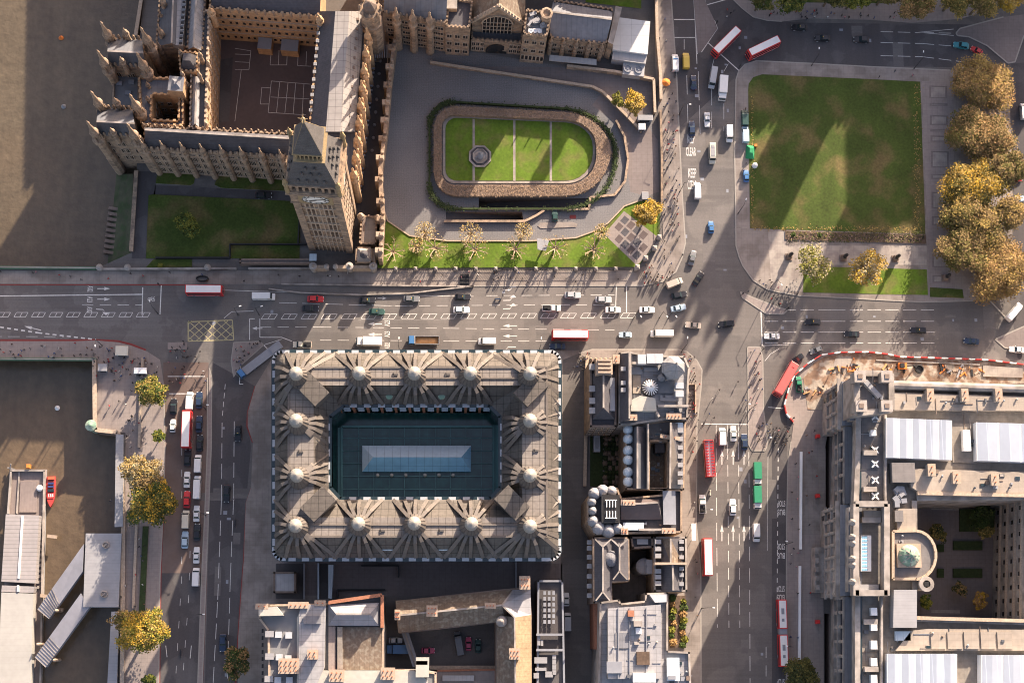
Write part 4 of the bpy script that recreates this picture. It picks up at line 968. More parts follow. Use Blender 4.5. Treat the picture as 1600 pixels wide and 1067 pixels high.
m.build('bars', 'black_iron', T)
for i in range(13):
    p = g(618+i*31.3, 419.5, 2); m = MB(); m.box((p.x, p.y, 0), (.8, .8, 2)); m.box((p.x, p.y, 2), (1, 1, .35), tp=.3); m.build('pier', 'portland', T)
T = thing('railing', g(1022, 390), 'curved railing with stone piers closing the yard at its right-hand corner', 'fence')
m = MB(); q = px('996,418 1008,402 1022,383 1030,368 1030,330', 1.6)
for a, b in zip(q[:-1], q[1:]): m.beam(a, b, .14, .1); m.beam(a-Vector((0, 0, 1)), b-Vector((0, 0, 1)), .1, .1)
m.build('bars', 'black_iron', T)
for x, y in ((996, 417), (1009, 403), (1023, 387), (1030, 370)): p = g(x, y, 2.4); m = MB(); m.box((p.x, p.y, 0), (1.1, 1.1, 2.4)); m.box((p.x, p.y, 2.4), (1.4, 1.4, .5), tp=.3); m.build('pier', 'portland', T)
wall_line('boundary_wall', '1022,-60 1025,60 1030,120 1031,160', 0, 2.6, .6, ['stone', 'stone_trim'], 'tall pale wall between the marquee and the street pavement', cap=.25)
wall_line('boundary_wall', '1031,175 1033,250 1033,325', 0, 1.6, .4, ['stone_dark', 'stone'], 'lower stretch of wall beside the crowd outside the yard gate', cap=.2)
# ============================================================= bronze-roofed office block with fourteen cowls
T = thing('office_block', g(651, 740), 'square bronze roofed office block with round cowls and a glazed courtyard in its middle', 'building')
ZE, ZF = 19.0, 26.0
def P_(x, y, z): return g(x, y, z)
m = MB()
OUT = rrect(429, 551, 873, 872, 13, 13, 5)
OUT = [(x, y) for x, y in OUT]; Po = px(pstr(OUT), ZE)
for i in range(len(Po)): a, b = Po[i], Po[(i+1) % len(Po)]; m.add([(a.x, a.y, 0), (b.x, b.y, 0), (b.x, b.y, ZE-.2), (a.x, a.y, ZE-.2)], [(0, 1, 2, 3)])
m.build('outer_wall', 'bronze_dark', T)
IN = [(537, 632), (765, 632), (783, 650), (783, 762), (767, 780), (531, 780), (514, 762), (514, 650)]
Pi = px(pstr(IN), ZE); m = MB()
for i in range(8): a, b = Pi[i], Pi[(i+1) % 8]; m.add([(a.x, a.y, 4), (b.x, b.y, 4), (b.x, b.y, ZE-.2), (a.x, a.y, ZE-.2)], [(0, 1, 2, 3)])
m.build('court_wall', 'glass_teal', T)
FO = [(451, 574), (854, 574), (854, 838), (451, 838)]; FI = [(490, 602), (816, 602), (816, 808), (490, 808)]
fo = px(pstr(FO), ZF); fi = px(pstr(FI), ZF); eo = px('427,549.5 875,549.5 875,873.5 427,873.5', ZE)
# rounded outer eave: corners handled with a fan
m = MB()
def ray(i): return fo[i]
n = len(Po)
def near(p): return min(range(4), key=lambda k: (p.x-fo[k].x)**2+(p.y-fo[k].y)**2)
for i in range(n):
    a, b = Po[i], Po[(i+1) % n]; ka, kb = near(a), near(b)
    A, B = fo[ka], fo[kb]
    if ka == kb: m.add([a, b, A], [(0, 1, 2)])
    else: m.add([a, b, B, A], [(0, 1, 2, 3)])
m.build('outer_slope', 'bronze', T)
m = MB(); m.poly([*fo], 0, [[*fi]]); m.build('top_walkway', 'walkway', T)
m = MB()
for i in range(8):
    a, b = Pi[i], Pi[(i+1) % 8]; ka = min(range(4), key=lambda k: (a.x-fi[k].x)**2+(a.y-fi[k].y)**2); kb = min(range(4), key=lambda k: (b.x-fi[k].x)**2+(b.y-fi[k].y)**2)
    A, B = fi[ka], fi[kb]; m.add([a, b, A] if ka == kb else [a, b, B, A], [(0, 2, 1) if ka == kb else (0, 3, 2, 1)])
for i, f in enumerate(m.f):
    A, B, C = (Vector(m.v[j]) for j in f[:3])
    if (B-A).cross(C-A).z < 0: m.f[i] = f[::-1]
m.build('inner_slope', 'bronze', T)
m = MB()
for a, b in zip(fo, fo[1:]+fo[:1]): m.beam(a+Vector((0, 0, .25)), b+Vector((0, 0, .25)), .5, .3)
for a, b in ((g(485, 591, ZF), g(822, 591, ZF)), (g(485, 820, ZF), g(822, 820, ZF))): m.beam(a+Vector((0, 0, .3)), b+Vector((0, 0, .3)), .4, .35)
m.build('ridge_rails', 'bronze_rib', T)
cr = 0
# light shelves between the bays
def shelf_row(a, b, n, z, out, w, zoff=0):
    for i in range(n):
        p = a.lerp(b, (i+.5)/n); d = (b-a).normalized(); ang = math.atan2(d.y, d.x); mm = MB()
        mm.box((p.x, p.y, z), (w, .95, .14), ang, 0); mm.box((p.x, p.y, z-1.4), (w*.9, .4, 1.3), ang, 1); mm.build('light_shelf', ['shelf_white', 'glass_frost'], T)
shelf_row(g(436, 550, ZE), g(866, 550, ZE), 20, ZE+.06, 1, 1.9)
shelf_row(g(446, 873.5, ZE), g(862, 873.5, ZE), 20, ZE+.06, 1, 1.9)
shelf_row(g(428.5, 574, ZE), g(428.5, 858, ZE), 13, ZE+.06, 1, 1.9); shelf_row(g(873.5, 574, ZE), g(873.5, 858, ZE), 13, ZE+.06, 1, 1.9)
shelf_row(g(541, 634, ZE), g(761, 634, ZE), 10, ZE+.06, 1, 1.9); shelf_row(g(540, 779, ZE), g(762, 779, ZE), 10, ZE+.06, 1, 1.9)
shelf_row(g(513, 657, ZE), g(513, 758, ZE), 5, ZE+.06, 1, 1.9); shelf_row(g(784, 657, ZE), g(784, 758, ZE), 5, ZE+.06, 1, 1.9)
m = MB()
for i in range(11):
    x = 530+i*22
    for z in (17, 14.8, 12.6):
        a = g(x+6, 634, ZE); b = g(x+16, 634, ZE); m.box(((a.x+b.x)/2, a.y-.35, z), (b.x-a.x, .5, .12), 0)
m.build('court_louvres', 'glass_frost', T)
m = MB()
for i in range(11): a = g(530+i*22, 634, ZE); m.box((a.x, a.y-.3, 10), (.7, .6, 8.6))
m.build('court_columns', 'brick', T)
m = MB()
for a, b in zip(Po, Po[1:]+Po[:1]): m.beam(a+Vector((0, 0, .12)), b+Vector((0, 0, .12)), 1.7, .5)
m.build('window_band', 'glass_dark', T); m = MB()
for a, b in zip(Pi, Pi[1:]+Pi[:1]): m.beam(a+Vector((0, 0, .12)), b+Vector((0, 0, .12)), 1.5, .5)
m.build('court_gutter', 'glass_dark', T)
for cxp, cyp, a0 in ((442, 564, 180), (860, 564, 270), (860, 859, 0), (442, 859, 90)):
    m = MB()
    for t in range(5):
        a = R(a0+t*90/4); p = g(cxp+14*math.cos(a), cyp+14*math.sin(a), ZE); m.box((p.x, p.y, ZE+.06), (1.5, 1.0, .16), -a+math.pi/2)
    m.build('corner_shelf', 'shelf_white', T)
cow = [(461, 581, 'c'), (560, 580.5, 't'), (647, 580.5, 't'), (735, 580.5, 't'), (829, 581, 'c'), (461, 655, 's'), (462, 741, 's'), (829, 655, 's'), (829, 741, 's'),
       (460, 820, 'c'), (559, 817, 'b'), (647, 816, 'b'), (737, 817, 'b'), (829, 821, 'c')]
def edge(x, y, z): return g(x, y, z)
for x, y, k in cow:
    c = g(x, y, 35); m = MB(); cb = Vector((c.x, c.y-.0, 0))
    m.lathe((c.x, c.y, ZF-.3), [(3.1, 0), (2.95, 1.0), (1.5, 5.5), (1.5, 5.8)], 16); o = m.build('cone', 'bronze_rib', T)
    q = MB(); q.lathe((c.x, c.y, ZF+5.2), [(1.75, 0), (1.75, 2.2), (1.3, 3.0), (.4, 3.4), (.05, 3.5)], 14); q.build('cowl', 'cowl', o, smooth=False)
    q = MB()
    for i in range(16): a = i*math.pi/8; q.beam((c.x+3.05*math.cos(a), c.y+3.05*math.sin(a), ZF+.9), (c.x+1.5*math.cos(a), c.y+1.5*math.sin(a), ZF+5.4), .12, .14)
    q.build('seams', 'bronze_dark', o)
    ends = []
    cx_ = NAD[0]+(x-NAD[0])*.93; base = g(x, y, 35)
    # where the cowl's foot is seen on the roof
    xs = x+(8 if x < 500 else 3 if x < 700 else -2); 
    if k == 't': ends = [(xs+d, 551, ZE) for d in (-42, -20, 0, 20, 42)]+[(xs+d, 633, ZE) for d in (-36, -18, 0, 18, 36)]
    if k == 'b': ends = [(xs+d, 872, ZE) for d in (-42, -20, 0, 20, 42)]+[(xs+d, 780, ZE) for d in (-36, -18, 0, 18, 36)]
    if k == 's':
        L = x < 600; yy = y+8; ends = [(430 if L else 872, yy+d, ZE) for d in (-38, -18, 0, 18, 38)]+[(513 if L else 785, yy+d, ZE) for d in ((-10, 4, 18, 32, 46) if y < 700 else (-40, -26, -12, 2, 14))]
    if k == 'c':
        L = x < 600; U = y < 700; sx = 429 if L else 873; sy = 551 if U else 872; yy = y+8*(1 if U else 1)
        ends = [(sx, yy+d, ZE) for d in (-16, 6, 26, 46, 62)[::1 if U else 1]] if U else [(sx, yy+d, ZE) for d in (-48, -30, -10, 10, 30)]
        ends += [(x+d*(1 if L else -1), sy, ZE) for d in (-14, 8, 28, 48, 68)]
    rb = MB()
    for ex, ey, ez in ends:
        e = g(ex, ey, ez); d = Vector((e.x-c.x, e.y-c.y, 0)); dl = d.length; d /= dl; s = c+d*2.2; s.z = ZF+1.6
        f = Vector((c.x+d.x*4.8, c.y+d.y*4.8, ZF+.75)); e.z = ZE+.55
        w2 = d.cross(Vector((0, 0, 1)))*.42; up = Vector((0, 0, .18)); rb.beam(s-up, f-up, .85, .6); rb.beam(f-up, e-up+Vector((0, 0, .1)), .95, .75)
    for i, e in enumerate(()): pass
    rb.build('ducts', 'bronze_rib', T)
for x, y, a in ((483, 607, 45), (830, 608, -45), (497, 787, -45), (800, 785, 45)):
    m = MB(); p = g(x if x > 490 else x+4, y, 28); m.box((p.x, p.y, 22), (5.2, 8.0, 6.0), R(a), 0, 1); m.build('plant_house', ['bronze_rib', 'bronze'], T)
m = MB()
for x, y in ((618, 585), (700, 585), (598, 829), (690, 829), (470, 706), (838, 704)): p = g(x, y, ZF+.3); m.box((p.x, p.y, ZF), (1.2, .5, .35)); m.box((p.x-.6, p.y, ZF), (.3, 1, .35))
m.build('roof_vents', 'bronze_dark', T)
for x0, x1 in ((592, 618), (680, 702)):
    for yb, nm in ((557, 'dormer_glazing'), (866, 'dormer_glazing')):
        m = MB(); z = ZE+1.3 if yb < 700 else ZE+1.6; a = g(x0, yb+8*(1 if yb < 700 else -1), z+1.5); b = g(x1, yb+8*(1 if yb < 700 else -1), z+1.5); c = g((x0+x1)/2+7, yb-0, z+1); 
        m.add([a, b, g(x1-7, 559 if yb < 700 else 861, z+.6), g(x0+7, 559 if yb < 700 else 861, z+.6)], [(0, 1, 2, 3)])
        for i, f in enumerate(m.f):
            A, B, C = (Vector(m.v[j]) for j in f[:3])
            if (B-A).cross(C-A).z < 0: m.f[i] = f[::-1]
        m.build(nm, 'glass_frost', T)
for x, y, w in ((608, 617, 3), (690, 617, 3), (601, 613, 1.6), (697, 615, 1.6)):
    p = g(x, y, 22.6); m = MB(); m.lathe((p.x, p.y, 20), [(w*.35, 0), (w*.35, 2.2), (w*.2, 2.5)], 10); m.build('vent_drum', 'copper_green' if w > 2 else 'cowl', T)
# glazed courtyard
m = MB(); m.poly([Vector((p.x, p.y, 7)) for p in px('519,645 780,645 781,783 521,783', 7)]); m.build('court_roof', 'glass_teal', T)
m = MB()
for s in ('534,666 771,666', '534,666 534,781', '771,664 771,781', '534,780 771,780'): q = px(s, 8); m.beam(q[0], q[1], .5, .6)
for i in range(9): q = px('%g,667 %g,780' % (560+i*24, 560+i*24), 7.5); m.beam(q[0], q[1], .12, .25)
for i in range(5): q = px('535,%g 770,%g' % (684+i*20, 684+i*20), 7.5); m.beam(q[0], q[1], .16, .3)
m.build('court_frame', 'teal_frame', T)
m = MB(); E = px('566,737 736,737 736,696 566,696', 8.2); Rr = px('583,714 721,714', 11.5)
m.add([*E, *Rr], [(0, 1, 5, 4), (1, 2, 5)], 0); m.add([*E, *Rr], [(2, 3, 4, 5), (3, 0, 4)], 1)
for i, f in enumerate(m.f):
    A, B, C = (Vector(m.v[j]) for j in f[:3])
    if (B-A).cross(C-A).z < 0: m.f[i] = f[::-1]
m.build('court_lantern', ['glass_blue', 'lantern_sky_reflection'], T)
m = MB()
for s, w in (('531,668 531,778', 1.1), ('775,664 775,778', 1.6), ('531,781 776,781', 1.3)): q = px(s, 7.6); m.beam(q[0], q[1], w, .4)
m.build('glazed_edge', 'teal_frame', T)
m = MB()
for i in range(6): p = g(590+i*22+(i > 2)*8, 742, 8.5); m.lathe((p.x, p.y, 7), [(.5, 0), (.5, 1.6), (.2, 1.8)], 8)
m.build('court_vents', 'cowl', T)
# yard behind it
T = thing('service_building', g(445, 910), 'small square striped metal roof in the dark yard below the bronze roofed block', 'building')
block(T, '427,893 462,893 462,926 427,926', 4, 'stone_dark', 'metal_pale_x', par=.2)
sheet('sunken_yard', '431,880 475,880 475,935 431,935', .15, 'asphalt_dark', zref=.15); sheet('sunken_yard', '498,880 512,880 512,935 498,935', .15, 'asphalt_dark', zref=.15)
wall_line('yard_wall', '476,880 476,936', 0, 2, .3, ['metal_pale', 'metal_pale'], 'pale yard wall right of the small striped metal roof'); wall_line('yard_wall', '498,880 498,936', 0, 1.5, .4, ['glass_frost', 'glass_frost'], 'greenish glazed screen wall in the dark yard')
m = MB(); m.prism(px('513,882 521,882 518,935 513,934', 3), .1, 3, 0, 0); meta(m.build('glazed_link', 'glass_frost'), 'narrow tapering glazed roof strip in the dark yard', 'skylight')
wall_line('yard_wall', '528,935 528,921 602,921', 0, 2.2, .35, ['black_iron', 'black_iron'], 'black yard wall above the hipped grey roof'); wall_line('yard_wall', '565,884 623,884 623,902', 0, 2.2, .35, ['black_iron', 'black_iron'], 'black angled wall under the eaves of the bronze block')
# ------------------------------------------------------------- lower left: red-chimneyed block
T = thing('mansion_block', g(480, 1010), 'grey and cream roofed block with red brick chimneys at the bottom left', 'building')
P = block(T, '404,944 470,943 512,942 597,928 600,978 599,1045 660,1046 682,1050 682,1120 420,1120 418,985 404,966', 20, 'portland', 'felt', z0=0, par=.5, cap='chim_stone')
m = MB(); q = px('470,944 509,944 507,1042 472,1120 466,1120 467,960', 21.5); m.prism(q, 19, 21.4, 0, 1); m.build('raised_roof', ['render_cream', 'lead_white'], T)
m = MB(); q = px('464,1120 464,965 472,945 479,945 478,1120', 20.8); m.prism(q, 19, 20.9); m.build('cream_slope', 'render_cream', T)
gable(T, '513,977 592,977 593,941 513,944', 21, '525,959 578,959', 23.5, ['lead_y', 'lead'])
m = MB(); m.beam(g(513, 941, 22), g(596, 929, 22), .9, 2, 0); m.beam(g(597, 929, 22), g(597, 980, 22), .8, 2, 0); m.build('brick_parapet', 'brick', T)
m = MB(); q = px('528,979 596,979 596,1046 528,1046', 19.7); m.poly([Vector((p.x, p.y, 19.9)) for p in q]); m.build('sunken_roof', 'slate_brown', T)
m = MB(); q = px('513,978 524,978 524,1046 513,1046', 21); m.prism(q, 19, 20.6, 0); m.build('pink_walkway', 'paving_pink', T)
m = MB(); q = px('527,979 535,979 535,1046 527,1046', 21); m.beam(g(531, 979, 21.2), g(531, 1045, 21.2), 1.3, 1.2); m.build('barrel_roof', 'flat_roof', T)
m = MB(); q = px('483,1062 500,1047 646,1047 668,1062 668,1120 480,1120', 21.5); m.prism(q, 19, 21.3); m.build('cream_roof', 'render_cream', T)
m = MB(); m.beam(g(650, 1035, 23), g(668, 1035, 23), 1, 3); m.box(g(660, 1042, 23)-Vector((0, 0, 3)), (3.4, 5, 3)); m.build('gable_stack', 'render_cream', T)
m = MB()
for (x, y) in ((421, 990), (435, 991), (451, 992), (421, 1025), (436, 1026), (450, 1028), (420, 1060), (434, 1062), (452, 1062)): 
    mm = MB(); mm.box(g(x, y, 20.6)-Vector((0, 0, .9)), (1.7+.5*(x < 425), 1.6, .9)); mm.build('skylight', 'shelf_white' if x > 425 else 'metal_pale', T)
m = MB(); m.prism(px('404,950 432,947 443,961 404,962', 22), 19, 22, 0); m.build('gable_front', 'render_cream', T)
chimney(T, 409, 947, 20, 3, 1.2, 2, 'chim_stone', 2); chimney(T, 466, 945, 20, 5, 1.4, 2, 'brick', 4); chimney(T, 488, 1022, 21, 2.4, 2.2, 4, 'brick', 2); chimney(T, 451, 1040, 20, 5, 3.6, 2.5, 'brick', 4); chimney(T, 526, 1055, 21, 3.6, 2.8, 3, 'brick', 3); chimney(T, 606, 1052, 21, 3.4, 2.8, 3, 'brick', 3); chimney(T, 500, 942, 20, 2.6, 1.2, 1.6, 'brick', 2)
m = MB(); p = g(488, 968, 21.5); m.box((p.x, p.y, 21.2), (4.5, 2, 1.2)); m.build('dormer', ['lead'], T)
for i in range(8): bx(T, 'facade_window', 410, 985+i*11, 14, (.4, 1.0, 1.6), 'window')
# ------------------------------------------------------------- brown slate L-shaped block
T = thing('slate_block', g(780, 990), 'L-shaped block with brown slate pitched roofs round the dark parking yard', 'building')
P = block(T, '617,938 640,936 795,919 827,917 831,960 831,1120 776,1120 775,972 700,981 622,989', 15, 'stone_dark', 'slate_brown', z0=0, par=.3)
gable(T, '622,988 790,970 800,921 618,938', 15.2, '621,961 784,945', 19.5, ['slate_brown', 'stone'])
m = MB(); E = px('776,1120 776,960 830,960 831,1120', 15.2); Q = px('804,964 806,1120', 19.5); m.add([E[0], E[1], Q[0], Q[1]], [(0, 3, 2, 1)], 0); m.add([E[3], E[2], Q[0], Q[1]], [(0, 1, 2, 3)], 1)
H = px('784,945', 19.5)[0]; m.add([H, Q[0], g(801, 921, 15.3), g(829, 921, 15.3), E[2]], [(0, 2, 3), (0, 3, 4), (0, 4, 1)], 2)
for i, f in enumerate(m.f):
    A, B, C = (Vector(m.v[j]) for j in f[:3])
    if (B-A).cross(C-A).z < 0: m.f[i] = f[::-1]
m.build('wing_roof', ['slate_brown', 'slate_tan', 'lead_y'], T)
m = MB()
for a, b in ((H, Q[0]), (Q[0], Q[1]), (H, g(801, 923, 16))): m.beam(a+Vector((0, 0, .2)), b+Vector((0, 0, .2)), .4, .3)
m.build('ridge', 'portland', T)
m = MB(); p = g(784, 970, 19); m.lathe((p.x, p.y, 12), [(1.5, 0), (1.5, 6), (1.2, 6.4), (.2, 7)], 12); m.build('round_turret', 'portland', T)
for x, y, w, d in ((675, 954, 2.6, 2.6), (766, 946, 2.6, 1.2), (621, 960, 1.2, 2.4), (804, 1021, 2.6, 2.6), (820, 910, 2.6, 3.2)): chimney(T, x, y, 18, w, d, 2.5, 'stone_gold' if x in (620,) else 'chim_stone', 3)
T = thing('yard_building', g(860, 960), 'long dark flat roofed building with plant on the roof, left of the narrow street', 'building')
P = block(T, '840,906 880,906 884,1120 838,1120', 13, 'stone_dark', 'asphalt_dark', par=.9, cap='metal_grey')
m = MB(); 
for i in range(3):
    for j in range(6): m.box(g(851+i*7, 926+j*9, 13), (.7, 1.0, .3))
m.build('roof_grid', 'metal_grey', T)
m = MB(); a = g(838, 990, 14); m.beam(g(838, 991, 14), g(880, 991, 14), .6, 1.2); m.beam(g(838, 1015, 14), g(880, 1015, 14), .6, 1.2); m.build('roof_walls', 'metal_grey', T)
for x, y, w, d in ((842, 1000, .8, 2.6), (847, 1004, .6, 1.5), (845, 1031, 3.4, 1.6), (866, 1026, 1, 1.2), (866, 1034, 1, 1.2), (866, 1042, 1, 1.2), (866, 1050, 1, 1.2), (845, 1045, 3, .8), (858, 1053, 2, 1.5), (838, 1055, 1.4, 1.4)): bx(T, 'air_handler', x, y, 12.2, (w, d, 1.2), 'metal_pale')
wall_line('fence_wall', '806,878 806,918', 0, 1.5, .4, ['metal_pale', 'metal_pale'], 'short pale fence between the bronze block and the slate block'); 
T = thing('footbridge', g(643, 1010), 'narrow diagonal covered walkway crossing the dark parking yard', 'walkway')
m = MB(); m.beam(g(632, 985, 5), g(650, 1040, 5), 1.8, 1.2); m.build('roof', 'metal_grey', T); m = MB(); m.beam(g(632, 985, 5.2), g(650, 1040, 5.2), .4, .3); m.build('ridge', 'portland', T)
wall_line('parking_wall', '672,1042 776,1042', 0, 4, .8, ['brick', 'stone_trim'], 'brick wall closing the bottom of the parking yard', cap=.2)
T = thing('brick_annex', g(720, 1055), 'reddish flat roof with a white ribbed rooflight below the parking yard', 'building')
block(T, '680,1046 776,1044 776,1120 682,1120', 6, 'brick', 'paving_pink', par=.3); bx(T, 'ribbed_rooflight', 716, 1059, 5.8, (8.5, 1.5, .9), 'metal_pale_x')

CL2 = [('475,945 505,945 505,1035 475,1035', 21.4), ('425,965 460,975 460,1060 425,1060', 19.6)]
# ============================================================= middle block of street buildings
CL = []
def hood(T, x, y, z, w=1.4, d=1.5, h=1.5, mat='metal_pale'):
    m = MB(); p = g(x, y, z+h); m.box((p.x, p.y, z), (w, d, h), 0, 0, 1); o = m.build('dormer', ['portland', mat], T)
T = thing('corner_house', g(943, 640), 'slate roofed corner house with an ornate chimney gable beside the narrow street', 'building')
CL += [(T, a, b, c) for a, b, c in [('925,590 962,590 962,655 925,655', 19.0, 0)]]
P = block(T, '922,562 965,562 963,667 922,667', 19, 'stone', 'slate', cap='stone_dark')
gable(T, '926,655 961,655 961,580 926,584', 19.2, '943,637 943,584', 23.5, ['slate', 'slate'])
m = MB(); p = g(945, 572, 25); m.box((p.x, p.y, 18), (4.4, 4.2, 6)); 
for i in range(4): m.box((p.x, p.y-1.6+i*1.1, 24), (3.6, .5, .9))
m.build('chimney_gable', 'chim_stone', T); bx(T, 'skylight', 955, 616, 20.5, (2, 9, .5), 'metal_grey')
for y in (573, 607, 626, 641): hood(T, 925.5, y, 19, 1.6, 1.6)
for i in range(6): pinnacle(T, 924+i*7.6, 560, 22, 3.4, .35, mat='stone')
wins(T, g(922, 667, 19), g(963, 667, 19), (3, 7, 11, 15), 4, 1.1, 2, PW)
T = thing('grand_corner', g(1020, 650), 'pale roofed corner building with an octagonal white dome and a star shaped rooflight', 'building')
CL += [(T, a, b, c) for a, b, c in [('990,572 1050,572 1050,620 990,620', 20.4, 16), ('1045,625 1072,625 1072,645 1045,645', 20.4, 6)]]
P = block(T, '967,551 984,549 1003,553 1040,555 1070,556 1078,575 1076,600 1075,645 1075,655 1042,655 984,664 967,664', 21, 'portland', 'lead_white', cap='portland')
gable(T, '968,660 984.5,655 984.5,551 968,553', 21.2, '983.5,654 983.5,551', 25, ['slate', 'slate'])
for y in (576, 598, 609): hood(T, 974, y, 22.5, 1.3, 1.1)
m = MB(); m.beam(g(984, 552, 25), g(985, 632, 25), .8, 4); m.build('party_wall', 'portland', T)
m = MB(); p = g(1057, 568, 31)
m.lathe((p.x, p.y, 18), [(3.0, 0), (3.0, 7), (3.3, 7.2), (3.0, 7.9), (2.1, 10.2), (.7, 12.2), (.1, 12.6)], 8, 0, R(22)); m.build('dome', 'lead_white', T)
m = MB(); m.lathe((p.x, p.y, 30.4), [(.3, 0), (.35, .8), (.05, 2)], 6); m.build('finial', 'portland', T)
m = MB(); q = g(1036, 587, 25); m.lathe((q.x, q.y, 21), [(1.1, 0), (1.1, 1.5), (.1, 3.4)], 10); m.build('small_cone', 'lead', T)
m = MB(); q = g(1017, 604, 23)
for i in range(18):
    a = i*2*math.pi/18; m.beam((q.x+.35*math.cos(a), q.y+.35*math.sin(a), 23.2), (q.x+2.2*math.cos(a), q.y+2.2*math.sin(a), 21.6), .28, .25)
m.lathe((q.x, q.y, 20.6), [(2.3, 0), (2.2, .6), (.4, 2.2), (.1, 2.4)], 18, 1); m.build('star_rooflight', ['white_paint', 'slate'], T)
m = MB(); q = px('986,625 1000,618 1024,622 1026,642 986,642', 23); m.prism(q, 20, 23); m.build('stair_housing', 'render_cream', T)
for s in ('988,567 1030,567', '1028,634 1076,634', '1026,643 1030,651'): a = px(s, 23); mm = MB(); mm.beam(a[0], a[1], .6, 2.2); mm.build('roof_upstand', 'portland', T)
for x, y in ((1003, 561), (1017, 560), (1062, 602), (1062, 615), (1030, 560)): bx(T, 'chimney_block', x, y, 21, (2.2, 1.6 if y > 570 else 2.6, 2.4), 'shelf_white')
for x, y, w, d, mt in ((995, 579, 3, 2, 'metal_grey'), (995, 600, 2.2, 5, 'flat_roof_pale'), (1040, 600, 4.5, 5, 'felt'), (1017, 577, 4, 1, 'metal_pale'), (1046, 622, 5, 1.6, 'metal_pale')): bx(T, 'roof_panel', x, y, 20.2, (w, d, .5), mt)
chimney(T, 985, 652, 20, 3.4, 1.4, 2.6, 'chim_stone', 3); chimney(T, 1053, 650, 20, 3.8, 1.4, 2.2, 'chim_stone', 4); chimney(T, 963, 561, 20, 1.6, 2.2, 2, 'chim_stone', 1)
wins(T, g(1075, 645, 21), g(1078, 575, 21), (4, 8.5, 13, 17), 5, 1.2, 2.2, PW); wins(T, g(984, 664, 21), g(1042, 655, 21), (3, 8, 13), 6, 1.2, 2, PW)
T = thing('terrace_building', g(1020, 760), 'long terrace with slate ridges, a row of round glass domes and a sunlit street slope', 'building')
CL += [(T, a, b, c) for a, b, c in [('1016,668 1044,668 1044,690 1016,690', 17.2, 6)]]
P = block(T, '977,664 1042,656 1072,656 1069,765 977,765', 18, 'stone', 'flat_roof_grey', holes=['1016,690 1043,690 1042,763 1015,763'])
m = MB(); q = px('1015,689 1044,689 1043,764 1014,764', 11); m.poly([Vector((p.x, p.y, 11)) for p in q]); m.build('lower_roof', 'slate_brown', T); CL += [(T, '1018,695 1040,695 1040,755 1018,755', 11.0, 8)]
gable(T, '989,763 1013,763 1013,668 990,668', 18.2, '996,763 996,666', 21.5, ['lead_dark', 'slate'])
gable(T, '1046,763 1067,763 1069,662 1047,662', 18.2, '1047,763 1048,660', 22, ['flat_roof_pale', 'slate'])
m = MB(); m.beam(g(1013, 662, 22), g(1013, 763, 22), .4, 3); m.build('party_wall', 'portland', T)
for y in (669, 684, 702, 717, 736, 751): m = MB(); p = g(983, y, 20); m.lathe((p.x, p.y, 17.2), [(1.4, 0), (1.35, 1), (1.0, 1.7), (.4, 2.1), (.1, 2.2)], 12); m.build('glass_dome', 'glass_frost', T)
for i in range(7): hood(T, 1063, 672+i*13.5, 18.6, 1.4, 1.2)
bx(T, 'glazed_bay', 1061, 668, 18.4, (2.2, 2.8, 1.6), 'glass_frost'); bx(T, 'black_hatch', 1031, 698, 1, (2.6, 3, 14), 'slate'); chimney(T, 1047, 683, 19, 5, .7, 1.6, 'chim_stone', 2, R(-8))
T = thing('dark_garden', g(950, 715), 'dark walled garden court with planted rows between the terrace and the narrow street', 'garden')
m = MB()
for i in range(11):
    for j in range(5):
        p = g(945+j*6+rnd.random()*3, 678+i*7.6, .3); m.lathe((p.x, p.y, .1), [(.7, 0), (.9, .6), (.5, 1.2), (.1, 1.5)], 6, rnd.randrange(2))
m.build('planted_rows', ['hedge_green', 'hedge_brown'], T); 
m = MB()
for i in range(10): a, b = g(942, 676+i*8.5, .4), g(966, 676+i*8.5, .4); m.beam(a, b, .35, .4)
m.build('row_edges', 'paving_dark', T)
wall_line('street_wall', '917,555 915,668 913,760', 0, 1.3, .7, ['stone_dark', 'stone_trim'], 'low wall with railings along the narrow street beside the corner house', cap=.1)
T = thing('domed_block', g(950, 830), 'block with a black sunken roof well ringed by rounded slate domes', 'building')
CL += [(T, a, b, c) for a, b, c in [('1000,815 1062,815 1062,828 1000,828', 17.2, 6)]]
P = block(T, '917,780 930,762 965,762 972,778 1036,772 1036,764 1066,764 1066,832 972,834 930,836 917,815', 18, 'stone', 'slate')
m = MB(); m.prism(px('941,773 968,773 969,816 941,816', 20.5), 17.5, 20.5, 0, 1); m.build('well_rim', ['portland', 'black_iron'], T)
m = MB(); m.poly([Vector((p.x, p.y, 20.56)) for p in px('943.5,775.5 966,775.5 966.5,813.5 943.5,813.5', 20.5)]); m.build('roof_well', 'black_iron', T)
m = MB()
for x0, x1, y in ((947, 963, 780),): 
    for i in range(4): m.beam(g(948+i*4.6, 781, 21), g(948+i*4.6, 792, 21), .25, .2); m.beam(g(948+i*4.6, 798, 21), g(948+i*4.6, 808, 21), .25, .2)
m.beam(g(946, 781, 21), g(964, 781, 21), .25, .2); m.beam(g(946, 809, 21), g(964, 809, 21), .25, .2); m.build('well_ladders', 'white_paint', T)
for x, y, r in ((930, 770, 1.7), (943, 765, 1.7), (957, 766, 1.5), (926, 783, 1.3), (927, 797, 1.3), (928, 813, 1.6), (937, 824, 1.9), (952, 828, 2.0), (966, 824, 1.6)): m = MB(); p = g(x, y, 20.3); m.lathe((p.x, p.y, 17.3), [(r, 0), (r*.95, 1.2), (r*.7, 2.2), (r*.3, 2.8), (.1, 3)], 10); m.build('slate_dome', 'lead_y', T)
gable(T, '970,812 1034,811 1030,780 970,779', 18.2, '970,788 1028,785', 20.5, ['court_dark', 'slate'])
